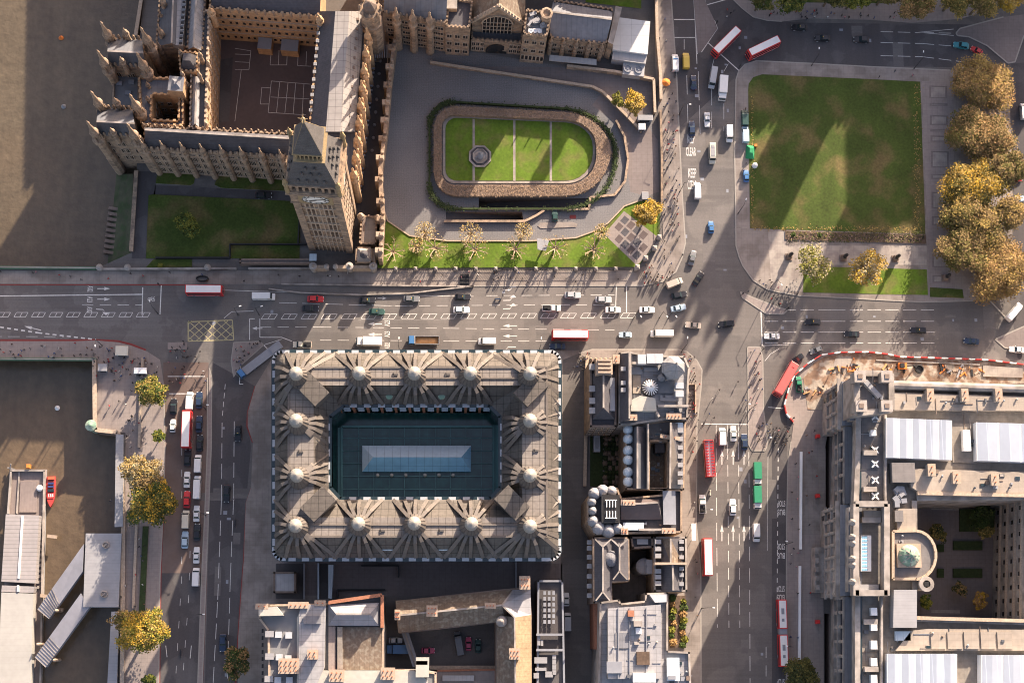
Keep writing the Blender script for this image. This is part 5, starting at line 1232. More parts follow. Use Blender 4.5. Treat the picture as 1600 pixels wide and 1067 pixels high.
bx(T, 'glass_strip', 1046, 793, 18, (3.4, 9, .8), 'metal_grey'); bx(T, 'glass_strip', 990, 822, 18, (5.5, 2, .8), 'glass_frost'); bx(T, 'glass_strip', 1020, 827, 18, (7.5, .6, 1.2), 'portland')
chimney(T, 983, 785, 19, 3, 1.2, 2, 'chim_stone', 3); chimney(T, 976, 830, 18, 1.6, 1.4, 2, 'chim_stone', 2); chimney(T, 1045, 829, 18, 3.4, 1.2, 2, 'chim_stone', 3)
T = thing('hipped_house', g(955, 940), 'dark slate house with white hip lines and a round lead centre beside the narrow street', 'building')
P = block(T, '926,839 983,839 984,908 956,910 957,942 927,942', 18, 'stone_dark', 'slate', cap='stone')
m = MB()
for s in ('930,842 942,854 955,842', '942,854 942,924', '955,842 968,854 981,842', '968,854 968,892', '968,892 958,905', '968,892 980,905', '942,924 931,938', '942,924 953,938'):
    q = px(s, 20.5)
    for a, b in zip(q[:-1], q[1:]): m.beam(a, b, .35, .5)
m.build('hip_lines', 'portland', T)
gable(T, '929,940 956,940 956,841 929,841', 18.1, '942,924 942,854', 20.2, ['slate', 'slate']); gable(T, '956,907 982,907 982,841 956,841', 18.1, '968,892 968,854', 20.2, ['slate', 'slate'])
m = MB(); p = g(955, 872, 20); m.lathe((p.x, p.y, 18), [(2.2, 0), (2.2, .8), (1.5, 1.6), (.3, 2.2)], 12); m.build('lead_dome', 'lead', T)
for y in (847, 856, 870, 884, 900, 915, 930): hood(T, 921, y, 14, 1.2, 1.2, 1.6, 'metal_pale')
T = thing('light_well_block', g(1000, 900), 'small dark wells and a rounded bay between the hipped house and the street terrace', 'building')
block(T, '985,838 1020,838 1021,855 988,857', 16, 'stone_dark', 'slate'); m = MB(); p = g(1007, 884, 14); m.lathe((p.x, p.y, 0), [(2.2, 0), (2.2, 13), (1.8, 13.3), (.2, 13.8)], 14); m.build('round_bay', 'lead', T); bx(T, 'link_roof', 1017, 885, 0, (2.4, 3.8, 13.6), 'metal_pale'); bx(T, 'rooflight', 1004, 846, 15.2, (3, 1.4, .6), 'metal_pale')
T = thing('street_terrace', g(1048, 880), 'pair of slate roofed street houses with white dormers above the garden strip', 'building')
P = block(T, '1022,838 1073,838 1074,924 1022,924', 17, 'stone', 'slate', cap='portland')
gable(T, '1033,879 1066,879 1066,841 1033,841', 17.2, '1048,879 1048,841', 20.5, ['slate_brown', 'slate']); gable(T, '1033,922 1067,922 1067,882 1033,882', 17.2, '1052,922 1051,882', 20.5, ['slate', 'slate'])
m = MB(); m.beam(g(1023, 880, 21), g(1073, 880, 21), .6, 3.5); m.build('party_wall', 'chim_stone', T)
for y in (846, 857, 868, 892, 901, 911): hood(T, 1028.5, y, 17.3, 1.6, 1.2)
for y in (846, 857, 870, 888, 898, 912): hood(T, 1065, y, 17.3, 1.2, 1.0)
wins(T, g(1074, 924, 17), g(1073, 838, 17), (3, 7, 11.5), 8, 1.1, 2, PW)
T = thing('white_roof_block', g(990, 1040), 'large block with a stepped white lead roof behind the planted strip at the bottom', 'building')
CL += [(T, a, b, c) for a, b, c in [('955,955 1030,950 1030,1060 955,1060', 21.2, 18), ('1046,1022 1076,1022 1076,1064 1046,1064', 18.2, 8)]]
P = block(T, '937,940 968,936 970,942 1008,938 1008,926 1044,925 1044,1016 1078,1018 1082,1120 932,1120 936,1016', 19, 'portland', 'lead_white', cap='portland')
m = MB(); q = px('950,950 1033,944 1033,1060 950,1060', 21.5); m.prism(q, 18, 21.2, 0, 1); m.build('raised_roof', ['portland', 'lead_white'], T)
m = MB(); q = px('1015,928 1042,928 1042,940 1024,941', 21.5); m.prism(q, 18, 21.0); m.build('side_roof', 'shelf_white', T)
for x, y, w, d, h, mt in ((986, 958, 1.6, 1.6, 1.8, 'brick'), (997, 974, 2.2, 1.4, 2.2, 'portland'), (998, 985, 1.4, 1.6, 1.4, 'white_paint'), (972, 1000, 3.6, 4, .4, 'lead'), (1005, 1028, 3.4, 3.4, 1, 'soil'), (960, 1042, 4, 3, .8, 'metal_grey'), (1007, 1058, 6, 2.4, 1.2, 'white_paint'), (1052, 1045, 3.4, 6, .6, 'glass_frost'), (1050, 1058, 2, 1, 1, 'metal_grey')): bx(T, 'roof_unit', x, y, 21 if x < 1040 else 18.4, (w, d, h), mt)
m = MB(); 
for x in (966, 984, 1010): m.beam(g(x, 948, 21.6), g(x, 1060, 21.6), .2, .25)
m.build('roof_joints', 'metal_grey', T)
m = MB(); m.prism(px('928,942 936,941 936,1014 929,1014', 13), 0, 13); m.build('brick_side', 'brick', T)
slab('garden_bed', '1046,930 1071,930 1071,1010 1046,1012', 0, .6, ['portland', 'soil'])
for i in range(16):
    x = 1049+(i % 2)*17+rnd.random()*4; y = 934+i*4.9; p = g(x, y, .6); m = MB(); r = .6+rnd.random()*.5
    for k in range(60):
        u = Vector((rnd.gauss(0, 1), rnd.gauss(0, 1), abs(rnd.gauss(0, 1)))).normalized()*r*(.7+rnd.random()*.4); q = Vector((p.x, p.y, .6))+u; a = rnd.random()*6.3; d = Vector((math.cos(a), math.sin(a), rnd.uniform(-.4, .6)))*.22; s = Vector((-d.y, d.x, .1))*.8
        m.add([q-d-s, q+d-s, q+d+s, q-d+s], [(0, 1, 2, 3)], 0)
    col = ['leaf_green', 'leaf_yellowgreen', 'leaf_orange'][i % 3]
    meta(m.build('garden_bush', col), '%s bush in the planted strip by the white roofed block, %s from the top' % (['dark green', 'yellow green', 'orange'][i % 3], ORD(i+1)), 'bush', 'bushes in the planted strip')
# ============================================================= stone ministry building on the right
T = thing('ministry_building', g(1420, 700), 'huge pale stone ministry with white glazed roofs and a planted inner court', 'building')
Z = 26
P = block(T, '1338,600 1700,608 1720,1200 1336,1200 1336,930 1334,785 1337,700', Z, 'portland', 'flat_roof', holes=['1433,782 1434,905 1432,962 1603,968 1606,780'], par=1.0, pw=1.4)
for ya, yb, n_ in ((662, 786, 5), (932, 1120, 8)):
    wins(T, g(1336.4, ya, Z), g(1336.4, yb, Z), (3.2,), n_, 2.0, 3.6, ('window', 'portland')); wins(T, g(1336.4, ya, Z), g(1336.4, yb, Z), (14.6,), n_, 2.0, 5.2, ('window', 'portland')); wins(T, g(1336.4, ya, Z), g(1336.4, yb, Z), (9.2,), n_, 1.6, 2.6, ('window', 'portland'))
    for i in range(n_+1):
        a, b = g(1336.4, ya, Z), g(1336.4, yb, Z); q = a.lerp(b, i/n_); mm = MB()
        mm.lathe((q.x-.9, q.y, 14.1), [(.6, 0), (.45, .4), (.4, 6.6), (.6, 7.3)], 8); mm.box((q.x-.5, q.y, 8), (1.0, .9, 5.6)); mm.build('column', 'portland', T)
h = px('1606,780 1603,968', Z); wins(T, h[0], h[1], (3, 8.5, 14, 20), 9, 1.2, 2, ('window', 'portland'), mull=0)
h = px('1433,782 1606,780', Z); wins(T, h[1], h[0], (3, 8.5, 14, 20), 10, 1.2, 2, ('window', 'portland'), mull=0)
m = MB()
for z, w in ((7.4, .9), (13.5, 1.5), (21.5, 2.0)):
    for y0, y1 in ((664, 785), (932, 1200)):
        a, b = g(1336, y0, Z), g(1336, y1, Z); a.z = b.z = z; m.beam(a-Vector((w/2, 0, 0)), b-Vector((w/2, 0, 0)), w, .7)
m.build('cornices', 'portland', T)
m = MB(); q = px('1606,780 1603,968', Z)
for z in (6.5, 12, 18, 23): a = q[0].copy(); b = q[1].copy(); a.z = b.z = z; m.beam(a-Vector((.3, 0, 0)), b-Vector((.3, 0, 0)), .6, .5)
m.build('court_cornices', 'stone_trim', T)
for y0, y1 in ((664, 785), (932, 1200)):
    m = MB(); a, b = g(1336.4, y0, Z), g(1336.4, y1, Z); m.prism([(a.x-1.9, a.y), (a.x-.02, a.y), (b.x-.02, b.y), (b.x-1.9, b.y)], 22.2, 22.6); m.build('lead_gutter', 'lead_dark', T)
    m = MB(); m.prism([(a.x-.9, a.y), (a.x-.02, a.y), (b.x-.02, b.y), (b.x-.9, b.y)], 14.2, 14.4); m.build('balcony_floor', 'slate', T)
# pavilions on the street front
for y0, y1, dpt, nm in ((592, 662, 2.6, 'corner_front'), (786, 930, 3.0, 'centre_front')):
    m = MB(); a, b = g(1336, y0, Z), g(1336, y1, Z)
    m.prism([(a.x-dpt, a.y), (a.x+3, a.y), (b.x+3, b.y), (b.x-dpt, b.y)], 0, 22, 0, 1); m.prism([(a.x-dpt+1.4, a.y-1), (a.x+2, a.y-1), (b.x+2, b.y+1), (b.x-dpt+1.4, b.y+1)], 22, 25.5, 0, 1)
    for z, w in ((7, .5), (13.5, .6), (20.8, 1.0)): m.prism([(a.x-dpt-w, a.y+w), (a.x-dpt, a.y+w), (b.x-dpt, b.y-w), (b.x-dpt-w, b.y-w)], z, z+.6)
    m.build(nm, ['portland', 'lead'], T)
    n = int(abs(a.y-b.y)/3.4)
    for i in range(n+1):
        mm = MB(); yy = a.y+(b.y-a.y)*(i+.2)/(n+.4); mm.lathe((a.x-dpt-.7, yy, 7.7), [(.6, 0), (.5, .4), (.42, 5.6), (.6, 6)], 8); mm.lathe((a.x-dpt-.7, yy, 14.2), [(.55, 0), (.45, .4), (.38, 5.6), (.55, 6.4)], 8); mm.build('columns', 'portland', T)
    for i in range(n):
        yy = a.y+(b.y-a.y)*(i+.7)/(n+.4); mm = MB()
        for z in (2, 8.8, 15.2): mm.box((a.x-dpt-.05, yy, z), (.3, 1.3, 3))
        mm.build('front_windows', 'window', T)
m = MB(); a, b = g(1297, 855, 4), g(1297, 925, 4); m.prism([(a.x-4.5, a.y), (a.x+2, a.y), (b.x+2, b.y), (b.x-4.5, b.y)], 0, 5, 0, 0)
for i in range(5): m.box((a.x-4.2, a.y+(b.y-a.y)*(i+.5)/5, 5), (1, 1.4, .9))
m.build('entrance_porch', 'portland', T)
m = MB(); m.prism(px('1338,584 1391,584 1392,641 1338,646', 36), 20, 36, 0, 1); m.build('corner_tower', ['portland', 'flat_roof_grey'], T)
m = MB(); q = px('1338,584 1391,584 1392,641 1338,646', 36)
for a, b in zip(q, q[1:]+q[:1]): m.beam(a+Vector((0, 0, 1)), b+Vector((0, 0, 1)), 1.5, 1.2)
m.build('tower_parapet', 'portland', T)
for x, y in ((1344, 588), (1386, 588), (1346, 634), (1386, 634)): mm = MB(); p = g(x, y, 40); mm.box((p.x, p.y, 35), (2.6, 2.6, 4.6)); mm.box((p.x, p.y, 39.6), (3, 3, .4)); mm.box((p.x, p.y, 40), (1.2, 1.2, .2), 0, 1); mm.build('tower_turret', ['portland', 'stone_dark'], T)
m = MB(); m.beam(g(1352, 595, 37.8), g(1375, 620, 37.8), 1.3, 1.3); m.build('roof_duct', 'metal_pale', T); m = MB(); m.beam(g(1364, 575, 41), g(1364, 600, 37.5), .15, .15); m.tube([g(1364, 592, 37), g(1364, 586, 44)], .12); m.build('flagpole', 'portland', T)
m = MB(); m.tube([g(1390, 601, 27), g(1720, 611, 27)], 1.15, n=10); m.build('rounded_parapet', 'portland', T)
m = MB(); q = px('1392,613 1700,622 1700,642 1392,640', 27.5); m.prism(q, 24, 27.2, 0, 1); m.build('front_roof', ['portland', 'flat_roof_pale'], T)
m = MB(); q = px('1420,731 1700,741 1700,772 1436,768 1424,760', 27.5); m.prism(q, 24, 27.2, 0, 1); m.build('mid_roof', ['portland', 'flat_roof_pale'], T)
m = MB(); q = px('1450,982 1700,984 1700,1016 1400,1016 1424,985', 27); m.prism(q, 24, 26.8, 0, 1); m.build('lower_roof', ['portland', 'flat_roof_pale'], T)
m = MB()
for s in ('1433,965 1700,972', '1434,770 1700,776'): q = px(s, 27.5); m.beam(q[0], q[1], .9, 1.6)
m.build('court_parapet', 'stone_trim', T)
for x in (1454, 1508, 1561): chimney(T, x, 617, 27, 1.6, 3.2, 2.6, 'portland', 0.0+1)
for x, y in ((1495, 746), (1555, 749), (1456, 704+30)): chimney(T, x, y, 27, 1.8, 3.0, 2.4, 'portland', 1)
for s in ('1386,652 1489,656 1489,718 1386,714', '1527,659 1700,664 1700,724 1528,719', '1388,1021 1497,1021 1497,1200 1388,1200', '1535,1023 1700,1023 1700,1200 1535,1200'):
    q = px(s, 29); m = MB(); m.prism(q, 25, 28.2, 0, 0); o = m.build('glazed_roof', 'white_paint', T)
    n = 5; mm = MB()
    A, B, C, D = q
    for i in range(n):
        a0, a1 = A.lerp(B, (i+.04)/n), A.lerp(B, (i+.96)/n); d0, d1 = D.lerp(C, (i+.04)/n), D.lerp(C, (i+.96)/n); am, dm = (a0+a1)/2, (d0+d1)/2
        for v in (a0, a1, d0, d1): v.z = 28.25
        am.z = dm.z = 28.5; mm.add([a0, am, dm, d0, a1, d1], [(0, 3, 2, 1), (1, 2, 5, 4), (0, 1, 4), (3, 5, 2)])
    for i, f in enumerate(mm.f):
        A_, B_, C_ = (Vector(mm.v[j]) for j in f[:3])
        if (B_-A_).cross(C_-A_).z < 0: mm.f[i] = f[::-1]
    mm.build('glass', 'glazing_white', o)
m = MB(); m.poly([Vector((p.x, p.y, 25.3)) for p in px('1346,648 1382,648 1382,782 1346,783', 25.3)]); m.build('side_roof', 'flat_roof_grey', T)
m = MB(); m.poly([Vector((p.x, p.y, 25.32)) for p in px('1339,648 1346,648 1346,783 1339,783', 25.3)]); m.poly([Vector((p.x, p.y, 25.32)) for p in px('1340,932 1347,932 1347,1200 1340,1200', 25.3)]); m.build('gutter', 'glass_dark', T)
for a in ('1384,648 1384,783', '1378,932 1378,1190'): q = px(a, 27); m = MB(); m.beam(q[0], q[1], .6, 1.6); m.build('upstand', 'portland', T)
for y in (651, 703, 725, 750, 775):
    m = MB(); p = g(1367, y, 26)
    m.beam((p.x-.9, p.y-.9, 26.5), (p.x+.9, p.y+.9, 26.5), .35, .3); m.beam((p.x-.9, p.y+.9, 26.5), (p.x+.9, p.y-.9, 26.5), .35, .3); m.box((p.x, p.y, 25.3), (1.5, 1.5, .9), 0, 1); m.build('crossed_vent', ['white_paint', 'metal_grey'], T)
for x, y, w, d in ((1365, 676, 1.5, 1.5), (1360, 707, 3.6, 1.3), (1360, 764, 3.6, 1.3), (1361, 971, 3.6, 1.3), (1362, 1045, 3.6, 1.3), (1366, 1007, 1.6, 2.2), (1366, 1034, 1.6, 2), (1366, 1060, 1.6, 2), (1366, 955, 1.6, 2), (1366, 980, 1.6, 1.6)): bx(T, 'roof_stack', x, y, 25.2, (w, d, 1.7), 'portland' if w > 2 else 'white_paint')
bx(T, 'plant_room', 1412, 738, 25, (6.2, 5.2, 3.2), 'flat_roof_grey'); 
for i in range(14): bx(T, 'air_handler', 1394+rnd.random()*20, 757+rnd.random()*30, 25.1, (.8+rnd.random()*1.2, .8+rnd.random(), 1+rnd.random()), 'metal_grey' if i % 3 else 'metal_pale', rnd.random())
# centre pavilion roofs
for s in ('1337,787 1387,787', '1337,926 1387,926', '1386,787 1386,930', '1338,787 1338,930'): q = px(s, 30); m = MB(); m.beam(q[0], q[1], 1.5, 3.5); m.build('pavilion_parapet', 'portland', T)
for y in (815, 838, 848, 872, 882, 908): m = MB(); p = g(1335, y, 31); m.lathe((p.x, p.y, 28), [(.9, 0), (.8, 1.4), (1.0, 1.6), (.5, 2.4), (.1, 3)], 8); m.build('urn', 'portland', T)
m = MB(); m.poly([Vector((p.x, p.y, 25.4)) for p in px('1342,790 1382,790 1382,815 1342,815', 25.4)]); m.poly([Vector((p.x, p.y, 25.4)) for p in px('1342,912 1382,912 1382,924 1342,924', 25.4)]); m.build('dark_well', 'asphalt_dark', T)
bx(T, 'roof_house', 1363, 803, 25.4, (4.6, 1.9, 2), 'flat_roof_pale'); bx(T, 'roof_house', 1362, 812, 25.4, (5, 1.4, 2.4), 'portland'); bx(T, 'roof_house', 1357, 918, 25.4, (5.4, 1.8, 1.6), 'metal_pale')
q = px('1346,836 1362,836 1362,892 1346,892', 27); m = MB(); m.prism(q, 25, 26.6, 0, 0); o = m.build('long_skylight', 'white_paint', T); mm = MB(); A, B, C, D = q
for i in range(10):
    a, b = A.lerp(D, (i+.2)/10), A.lerp(D, (i+.85)/10); c_, d_ = B.lerp(C, (i+.2)/10), B.lerp(C, (i+.85)/10); c_ = a.lerp(c_, .62); d_ = b.lerp(d_, .62); a = a.lerp(c_, .12); b = b.lerp(d_, .12)
    for v in (a, b, c_, d_): v.z = 26.66
    mm.add([a, b, d_, c_], [(0, 1, 2, 3)])
mm.build('panes', 'glass_blue', o)
def clutter(T, s, z, n, mats=('metal_pale', 'metal_grey', 'portland', 'stone_dark', 'lead_dark')):
    P = px(s, z); x0, x1 = min(p.x for p in P), max(p.x for p in P); y0, y1 = min(p.y for p in P), max(p.y for p in P); k = 0
    while k < n:
        p = Vector((rnd.uniform(x0, x1), rnd.uniform(y0, y1), z))
        if not inside(p, P): continue
        k += 1; t = rnd.random(); m = MB()
        if t < .35: m.lathe((p.x, p.y, z-.05), [(.22, 0), (.2, .5), (.34, .55), (.1, .8)], 8); nm = 'vent_pipe'
        elif t < .6: m.box((p.x, p.y, z-.05), (rnd.uniform(.5, 1.4), rnd.uniform(.5, 1.2), rnd.uniform(.3, .9))); nm = 'roof_box'
        elif t < .85:
            l = rnd.uniform(2, 6); h = rnd.random() < .5; m.box((p.x, p.y, z-.05), (l if h else .16, .16 if h else l, .22)); nm = 'cable_tray'
        else: m.box((p.x, p.y, z-.05), (1.3, .9, .25)); m.box((p.x, p.y, z+.2), (1.1, .7, .08), 0, 1); nm = 'rooflight'
        m.build(nm, [rnd.choice(mats), 'glass_dark'], T)
for s, z, n in (('1395,615 1590,622 1590,638 1395,636', 27.2, 16), ('1440,735 1595,744 1595,766 1440,762', 27.2, 14), ('1440,985 1595,986 1595,1012 1430,1012', 26.8, 14), ('1350,655 1380,655 1380,780 1350,780', 25.3, 14), ('1350,935 1378,935 1378,1065 1350,1065', 25.0, 12), ('1500,662 1524,662 1524,722 1500,722', 25.4, 6), ('1385,990 1430,1000 1430,1016 1385,1016', 25.0, 8), ('1360,590 1385,590 1385,636 1360,636', 36, 8), ('1398,832 1428,832 1440,900 1398,900', 26.6, 6)): clutter(T, s, z, n)
# half-round block with green dome
a0 = g(1428, 868, 24); hr = [(1395, 830), (1430, 829)]+[(1430+32*math.cos(R(t)), 867+38*math.sin(R(t))) for t in range(-88, 89, 16)]+[(1430, 904), (1395, 904)]
m = MB(); q = px(pstr(hr), 27); m.prism(q, 0, 26.6, 0, 1); m.build('half_round_wing', ['portland', 'flat_roof_grey'], T); m = MB()
for a, b in zip(q, q[1:]+q[:1]): m.beam(a+Vector((0, 0, .4)), b+Vector((0, 0, .4)), .7, 1)
m.build('half_round_parapet', 'stone_trim', T)
p = g(1423, 867, 29); m = MB(); m.box((p.x, p.y, 26.6), (6.4, 6.2, 1), 0, 0); m.build('dome_base', 'chim_stone', T)
m = MB(); m.lathe((p.x, p.y, 27.6), [(2.9, 0), (2.7, .5), (1.9, 1.5), (.8, 2.1), (.7, 2.6), (.1, 3)], 14); o = m.build('green_dome', 'copper_green', T); mm = MB()
for i in range(8): a = i*math.pi/4; mm.beam((p.x+2.8*math.cos(a), p.y+2.8*math.sin(a), 28.1), (p.x+.7*math.cos(a), p.y+.7*math.sin(a), 30.2), .3, .15)
mm.build('dome_ribs', 'portland', o)
m = MB(); p = g(1448, 912, 29); m.lathe((p.x, p.y, 0), [(1.6, 0), (1.6, 28), (2.0, 28.2), (2, 29), (1, 29.1), (.9, 28)], 14); m.build('round_tower', 'portland', T); bx(T, 'tower_cap', 1448, 912, 28.9, (1.2, 1.2, .2), 'black_iron')
m = MB(); m.prism(px('1397,921 1433,921 1433,980 1396,980', 29), 20, 28.8); m.build('white_metal_roof', 'metal_pale', T)
bx(T, 'glass_roof', 1411, 993, 25.6, (4, 2.4, 1.2), 'glass_frost'); bx(T, 'wing_roof', 1416, 812, 25, (5, 6, 1.6), 'flat_roof_pale'); bx(T, 'wing_roof', 1405, 806, 25.5, (2.2, 3, 2.2), 'flat_roof_grey')
for i in range(5): bx(T, 'roof_slab', 1466+i*26, 1000, 26.8, (3.8, 4.4, .35), 'flat_roof_pale')
m = MB(); m.prism(px('1487,660 1527,662 1527,724 1489,722', 25.5), 24, 25.4); m.build('link_roof', 'flat_roof', T); bx(T, 'link_housing', 1511, 688, 25.4, (2, 5.6, 1.8), 'white_paint')
# basement walls & garden of the inner court
for s in ('1490,845 1535,845 1535,859 1490,859', '1490,888 1535,888 1535,902 1490,902', '1500,795 1555,795 1555,830 1500,830', '1465,850 1475,850 1475,862 1465,862', '1465,888 1475,888 1475,902 1465,902'):
    m = MB(); m.prism(px(s, .9), .1, .9); meta(m.build('clipped_hedge', 'hedge_green'), 'dark clipped hedge block, '+{'1490,845': 'long, upper middle', '1490,888': 'long, lower middle', '1500,795': 'largest, top right', '1465,850': 'short, upper left', '1465,888': 'short, lower left'}[s.split()[0]]+' of the shaded inner court', 'hedge', 'hedge blocks in the inner court')
for s in ('1455,791 1498,792 1498,797 1455,796', '1455,952 1500,953 1500,958 1455,957'): sheet('court_step', s, .16, 'paving_pale', zref=.16)
for nm_, s_, z_, n_ in CL:
    clutter(nm_, s_, z_, n_)
# ---- building site between ministry and street
slab('dirt_ground', '1255,590 1270,568 1290,557 1314,553 1360,552 1420,560 1545,566 1650,574 1650,600 1392,597 1390,584 1336,584 1330,600 1292,640 1262,640', .1, .2, ['kerb', 'dirt'])
slab('yard_slab', '1305,560 1330,556 1330,578 1300,584', .1, .26, ['kerb', 'paving_pale'])
wall_line('site_beam', '1368,563 1530,570', .2, .5, .35, ['portland', 'portland'], 'long pale concrete beam lying along the building site', 'beam')
T = thing('site_slab', g(1566, 586), 'pale concrete slab with timber edges at the right end of the building site', 'slab')
m = MB(); m.prism(px('1536,571 1598,575 1598,590 1536,588', .6), .2, .6); m.build('slab', 'paving_pale', T)
p = g(1437, 576, .8); m = MB(); m.lathe((p.x, p.y, .2), [(1.3, 0), (1.3, .5), (1.0, .55), (.9, .1)], 12); meta(m.build('cable_drum', 'black_iron'), 'round black drum lying in the brown dirt of the building site', 'drum')
for i in range(64):
    x, y = rnd.choice(((1395, 575), (1320, 575), (1490, 575), (1265, 610), (1515, 580))); x += rnd.uniform(-22, 22); y += rnd.uniform(-6, 6)
    mm = MB(); p = g(x, y, .3); mm.box((p.x, p.y, .2), (rnd.uniform(.4, 2.2), rnd.uniform(.15, .7), rnd.uniform(.15, .6)), rnd.random()*3)
    col = ['chim_stone', 'orange', 'metal_pale', 'sand', 'black_iron'][i % 5]; nm = ['timber pile', 'orange crate', 'grey panel', 'sandy block', 'black pipe stack'][i % 5]
    MATL.append((x, mm, col, nm))
MATL.sort(key=lambda t: t[0]); cnt = {}
for x, mm, col, nm in MATL:
    cnt[nm] = cnt.get(nm, 0)+1; meta(mm.build('building_material', col), '%s on the dirt of the roadworks, %s of its kind from the left' % (nm, ORD(cnt[nm])), 'building material', 'loose materials on the building site')
# excavator and dumper
T = thing('mini_excavator', g(1412, 573), 'small orange excavator standing in the brown dirt of the roadworks', 'excavator')
p = g(1408, 573); m = MB(); m.box((p.x, p.y, .6), (2.4, 1.7, 1.1)); m.box((p.x-.3, p.y, 1.7), (1.2, 1.3, .9), 0, 1); m.build('cab', ['orange', 'black_iron'], T); m = MB(); m.box((p.x, p.y+.8, .2), (2.6, .45, .5)); m.box((p.x, p.y-.8, .2), (2.6, .45, .5)); m.build('tracks', 'rubber', T); m = MB(); m.beam((p.x+1, p.y, 1.6), (p.x+3, p.y, 2.4), .3, .35); m.beam((p.x+3, p.y, 2.4), (p.x+4, p.y, .6), .25, .3); m.box((p.x+4, p.y, .2), (.8, .8, .6)); m.build('boom', 'black_iron', T)
# red and white barriers
Q = px('1240,659 1229,646 1226,632 1233,605 1242,586 1262,568 1284,554 1314,550 1358,549.5 1388,553 1407,557 1504,560 1545,562 1600,569 1640,575', 1); k = 0
Q2 = px('1243,655 1252,640 1248,622 1240,616', 1)
for QQ in (Q,):
    for a, b in zip(QQ[:-1], QQ[1:]):
        L = (b-a).length; n = max(1, round(L/2.0))
        for i in range(n):
            p, q = a.lerp(b, i/n), a.lerp(b, (i+.94)/n); m = MB(); m.beam(p, q, .3, .9, 0); m.box(((p.x+q.x)/2, (p.y+q.y)/2, .13), (.7, .5, .15), math.atan2((q-p).y, (q-p).x), 0)
            c = 'barrier_red' if k % 2 == 0 else 'white_paint'; k += 1
            meta(m.build('road_barrier', c), '%s plastic barrier of the curved roadworks line, %s one counted from its lower left end' % ('red' if k % 2 else 'white', ORD(k)), 'barrier', 'red and white barriers round the roadworks')
# ============================================================= places just outside the photograph that cast its shadows
def simple_block(name, label, cat, pts, z, wall, roof, rdg=None, zr=0, mats=('slate', 'stone')):
    T = thing(name, px(pts.split()[0])[0], label, cat); block(T, pts, z, wall, roof, crenel=2.0)
    if rdg: gable(T, pts, z+.2, rdg, zr, mats)
    return T
SHL = 1/math.tan(R(SUN_EL))/math.hypot(SDX, SDY)
def from_shadow(pts, h):
    """plan of a roof of height h from where its shadow lies on the ground"""
    return [Vector((p.x+SDX*h*SHL, p.y+SDY*h*SHL, h)) for p in px(pts)]
_px = px
def far_block(name, label, cat, sh, h, wall, roof):
    global px
    q = from_shadow(sh, h); px = lambda s, z=0.0: [v.copy() for v in q] if s == 'SH' else _px(s, z)
    T = thing(name, q[0], label, cat); block(T, 'SH', h, wall, roof, crenel=2.0); px = _px
    c = sum(q, Vector())/len(q); m = MB(); in_ = [c+(v-c)*.55 for v in q]
    for v in in_: v.z = h+4
    n = len(q); m.add([*q, *in_], [(i, (i+1) % n, n+(i+1) % n, n+i) for i in range(n)]+[tuple(range(n, 2*n))]); m.build('roof', roof, T); return T
T = simple_block('palace_river_front', 'long river front of the palace running on beyond the top edge', 'building', '240,-170 560,-170 600,-1000 350,-1000 280,-520 240,-500', 27, 'stone', 'slate')
for x, y, s, h in ((330, -330, 9, 52), (470, -420, 12, 60)):
    m = MB(); p = g(x, y, h); m.box((p.x, p.y, 0), (s, s, h)); m.box((p.x, p.y, h), (s, s, 14), tp=.1); m.build('tower', 'stone', T)
far_block('palace_south_block', 'palace roofs south of the great gabled hall, beyond the top edge', 'building', '612,120 735,120 735,270 600,270', 27, 'stone', 'slate')
far_block('palace_office_range', 'palace office tower beyond the top edge', 'building', '846,250 870,250 850,284 828,284', 30, 'stone', 'slate')
far_block('palace_court_range', 'palace court range beyond the top edge', 'building', '770,60 960,60 930,185 800,185', 25, 'stone', 'slate')
far_block('parish_church', 'small white church beside the abbey, beyond the top edge', 'church', '1030,-60 1200,-60 1190,206 1050,200', 24, 'portland', 'lead_y')
T = far_block('abbey', 'great twin towered abbey beyond the top right corner', 'church', '1190,-80 1720,-80 1700,192 1180,196', 33, 'portland', 'lead_y')
for sx_, sy_ in ((1118, 470), (1288, 480)):
    q = from_shadow('%g,%g' % (sx_, sy_), 62)[0]; m = MB(); m.box((q.x, q.y, 0), (11.5, 10, 62)); m.build('tower', 'portland', T)
    for sx in (-1, 1):
        for sy in (-1, 1): pinnacle(T, 0, 0, 70, 9, 1.2, mat='portland', world=(q.x+sx*5, q.y+sy*4.4, 0))
far_block('added_shade_block', 'stone office house beyond the right edge', 'building', '1322,200 1450,200 1436,346 1325,346', 58, 'portland', 'slate')  # unseen tall block, added only to throw shade on the square
# ============================================================= pier
PZ = ZW+1.2
T = thing('river_pier', g(40, 880, ZW), 'floating river pier with long pale ribbed roofs at the lower left', 'pier')
m = MB(); m.prism(px('15,733 72,733 60,1250 -8,1250', PZ), ZW-.6, PZ, 0, 1, True); m.build('pontoon', ['metal_pale', 'deck'], T)
m = MB(); 
for s in ('16,735 70,735', '17,735 12,802', '69,735 61,1150'): q = px(s, PZ+1); m.beam(q[0], q[1], .45, 1.0)
m.build('railing', 'portland', T)
m = MB(); m.beam(*px('30,737 26,802', PZ+.4), .35, .4); q = px('32,752 59,752 57,800 30,800', PZ+.3); m.prism(q, PZ, PZ+.3, 1); m.build('deck_panel', ['portland', 'deck'], T)
for i in range(16):
    m = MB(); p = g(68-i*.55, 790+i*8.5, PZ+.3); m.lathe((p.x, p.y, PZ-.4), [(.45, 0), (.55, .4), (.4, .8)], 8); m.build('fender', 'portland', T)
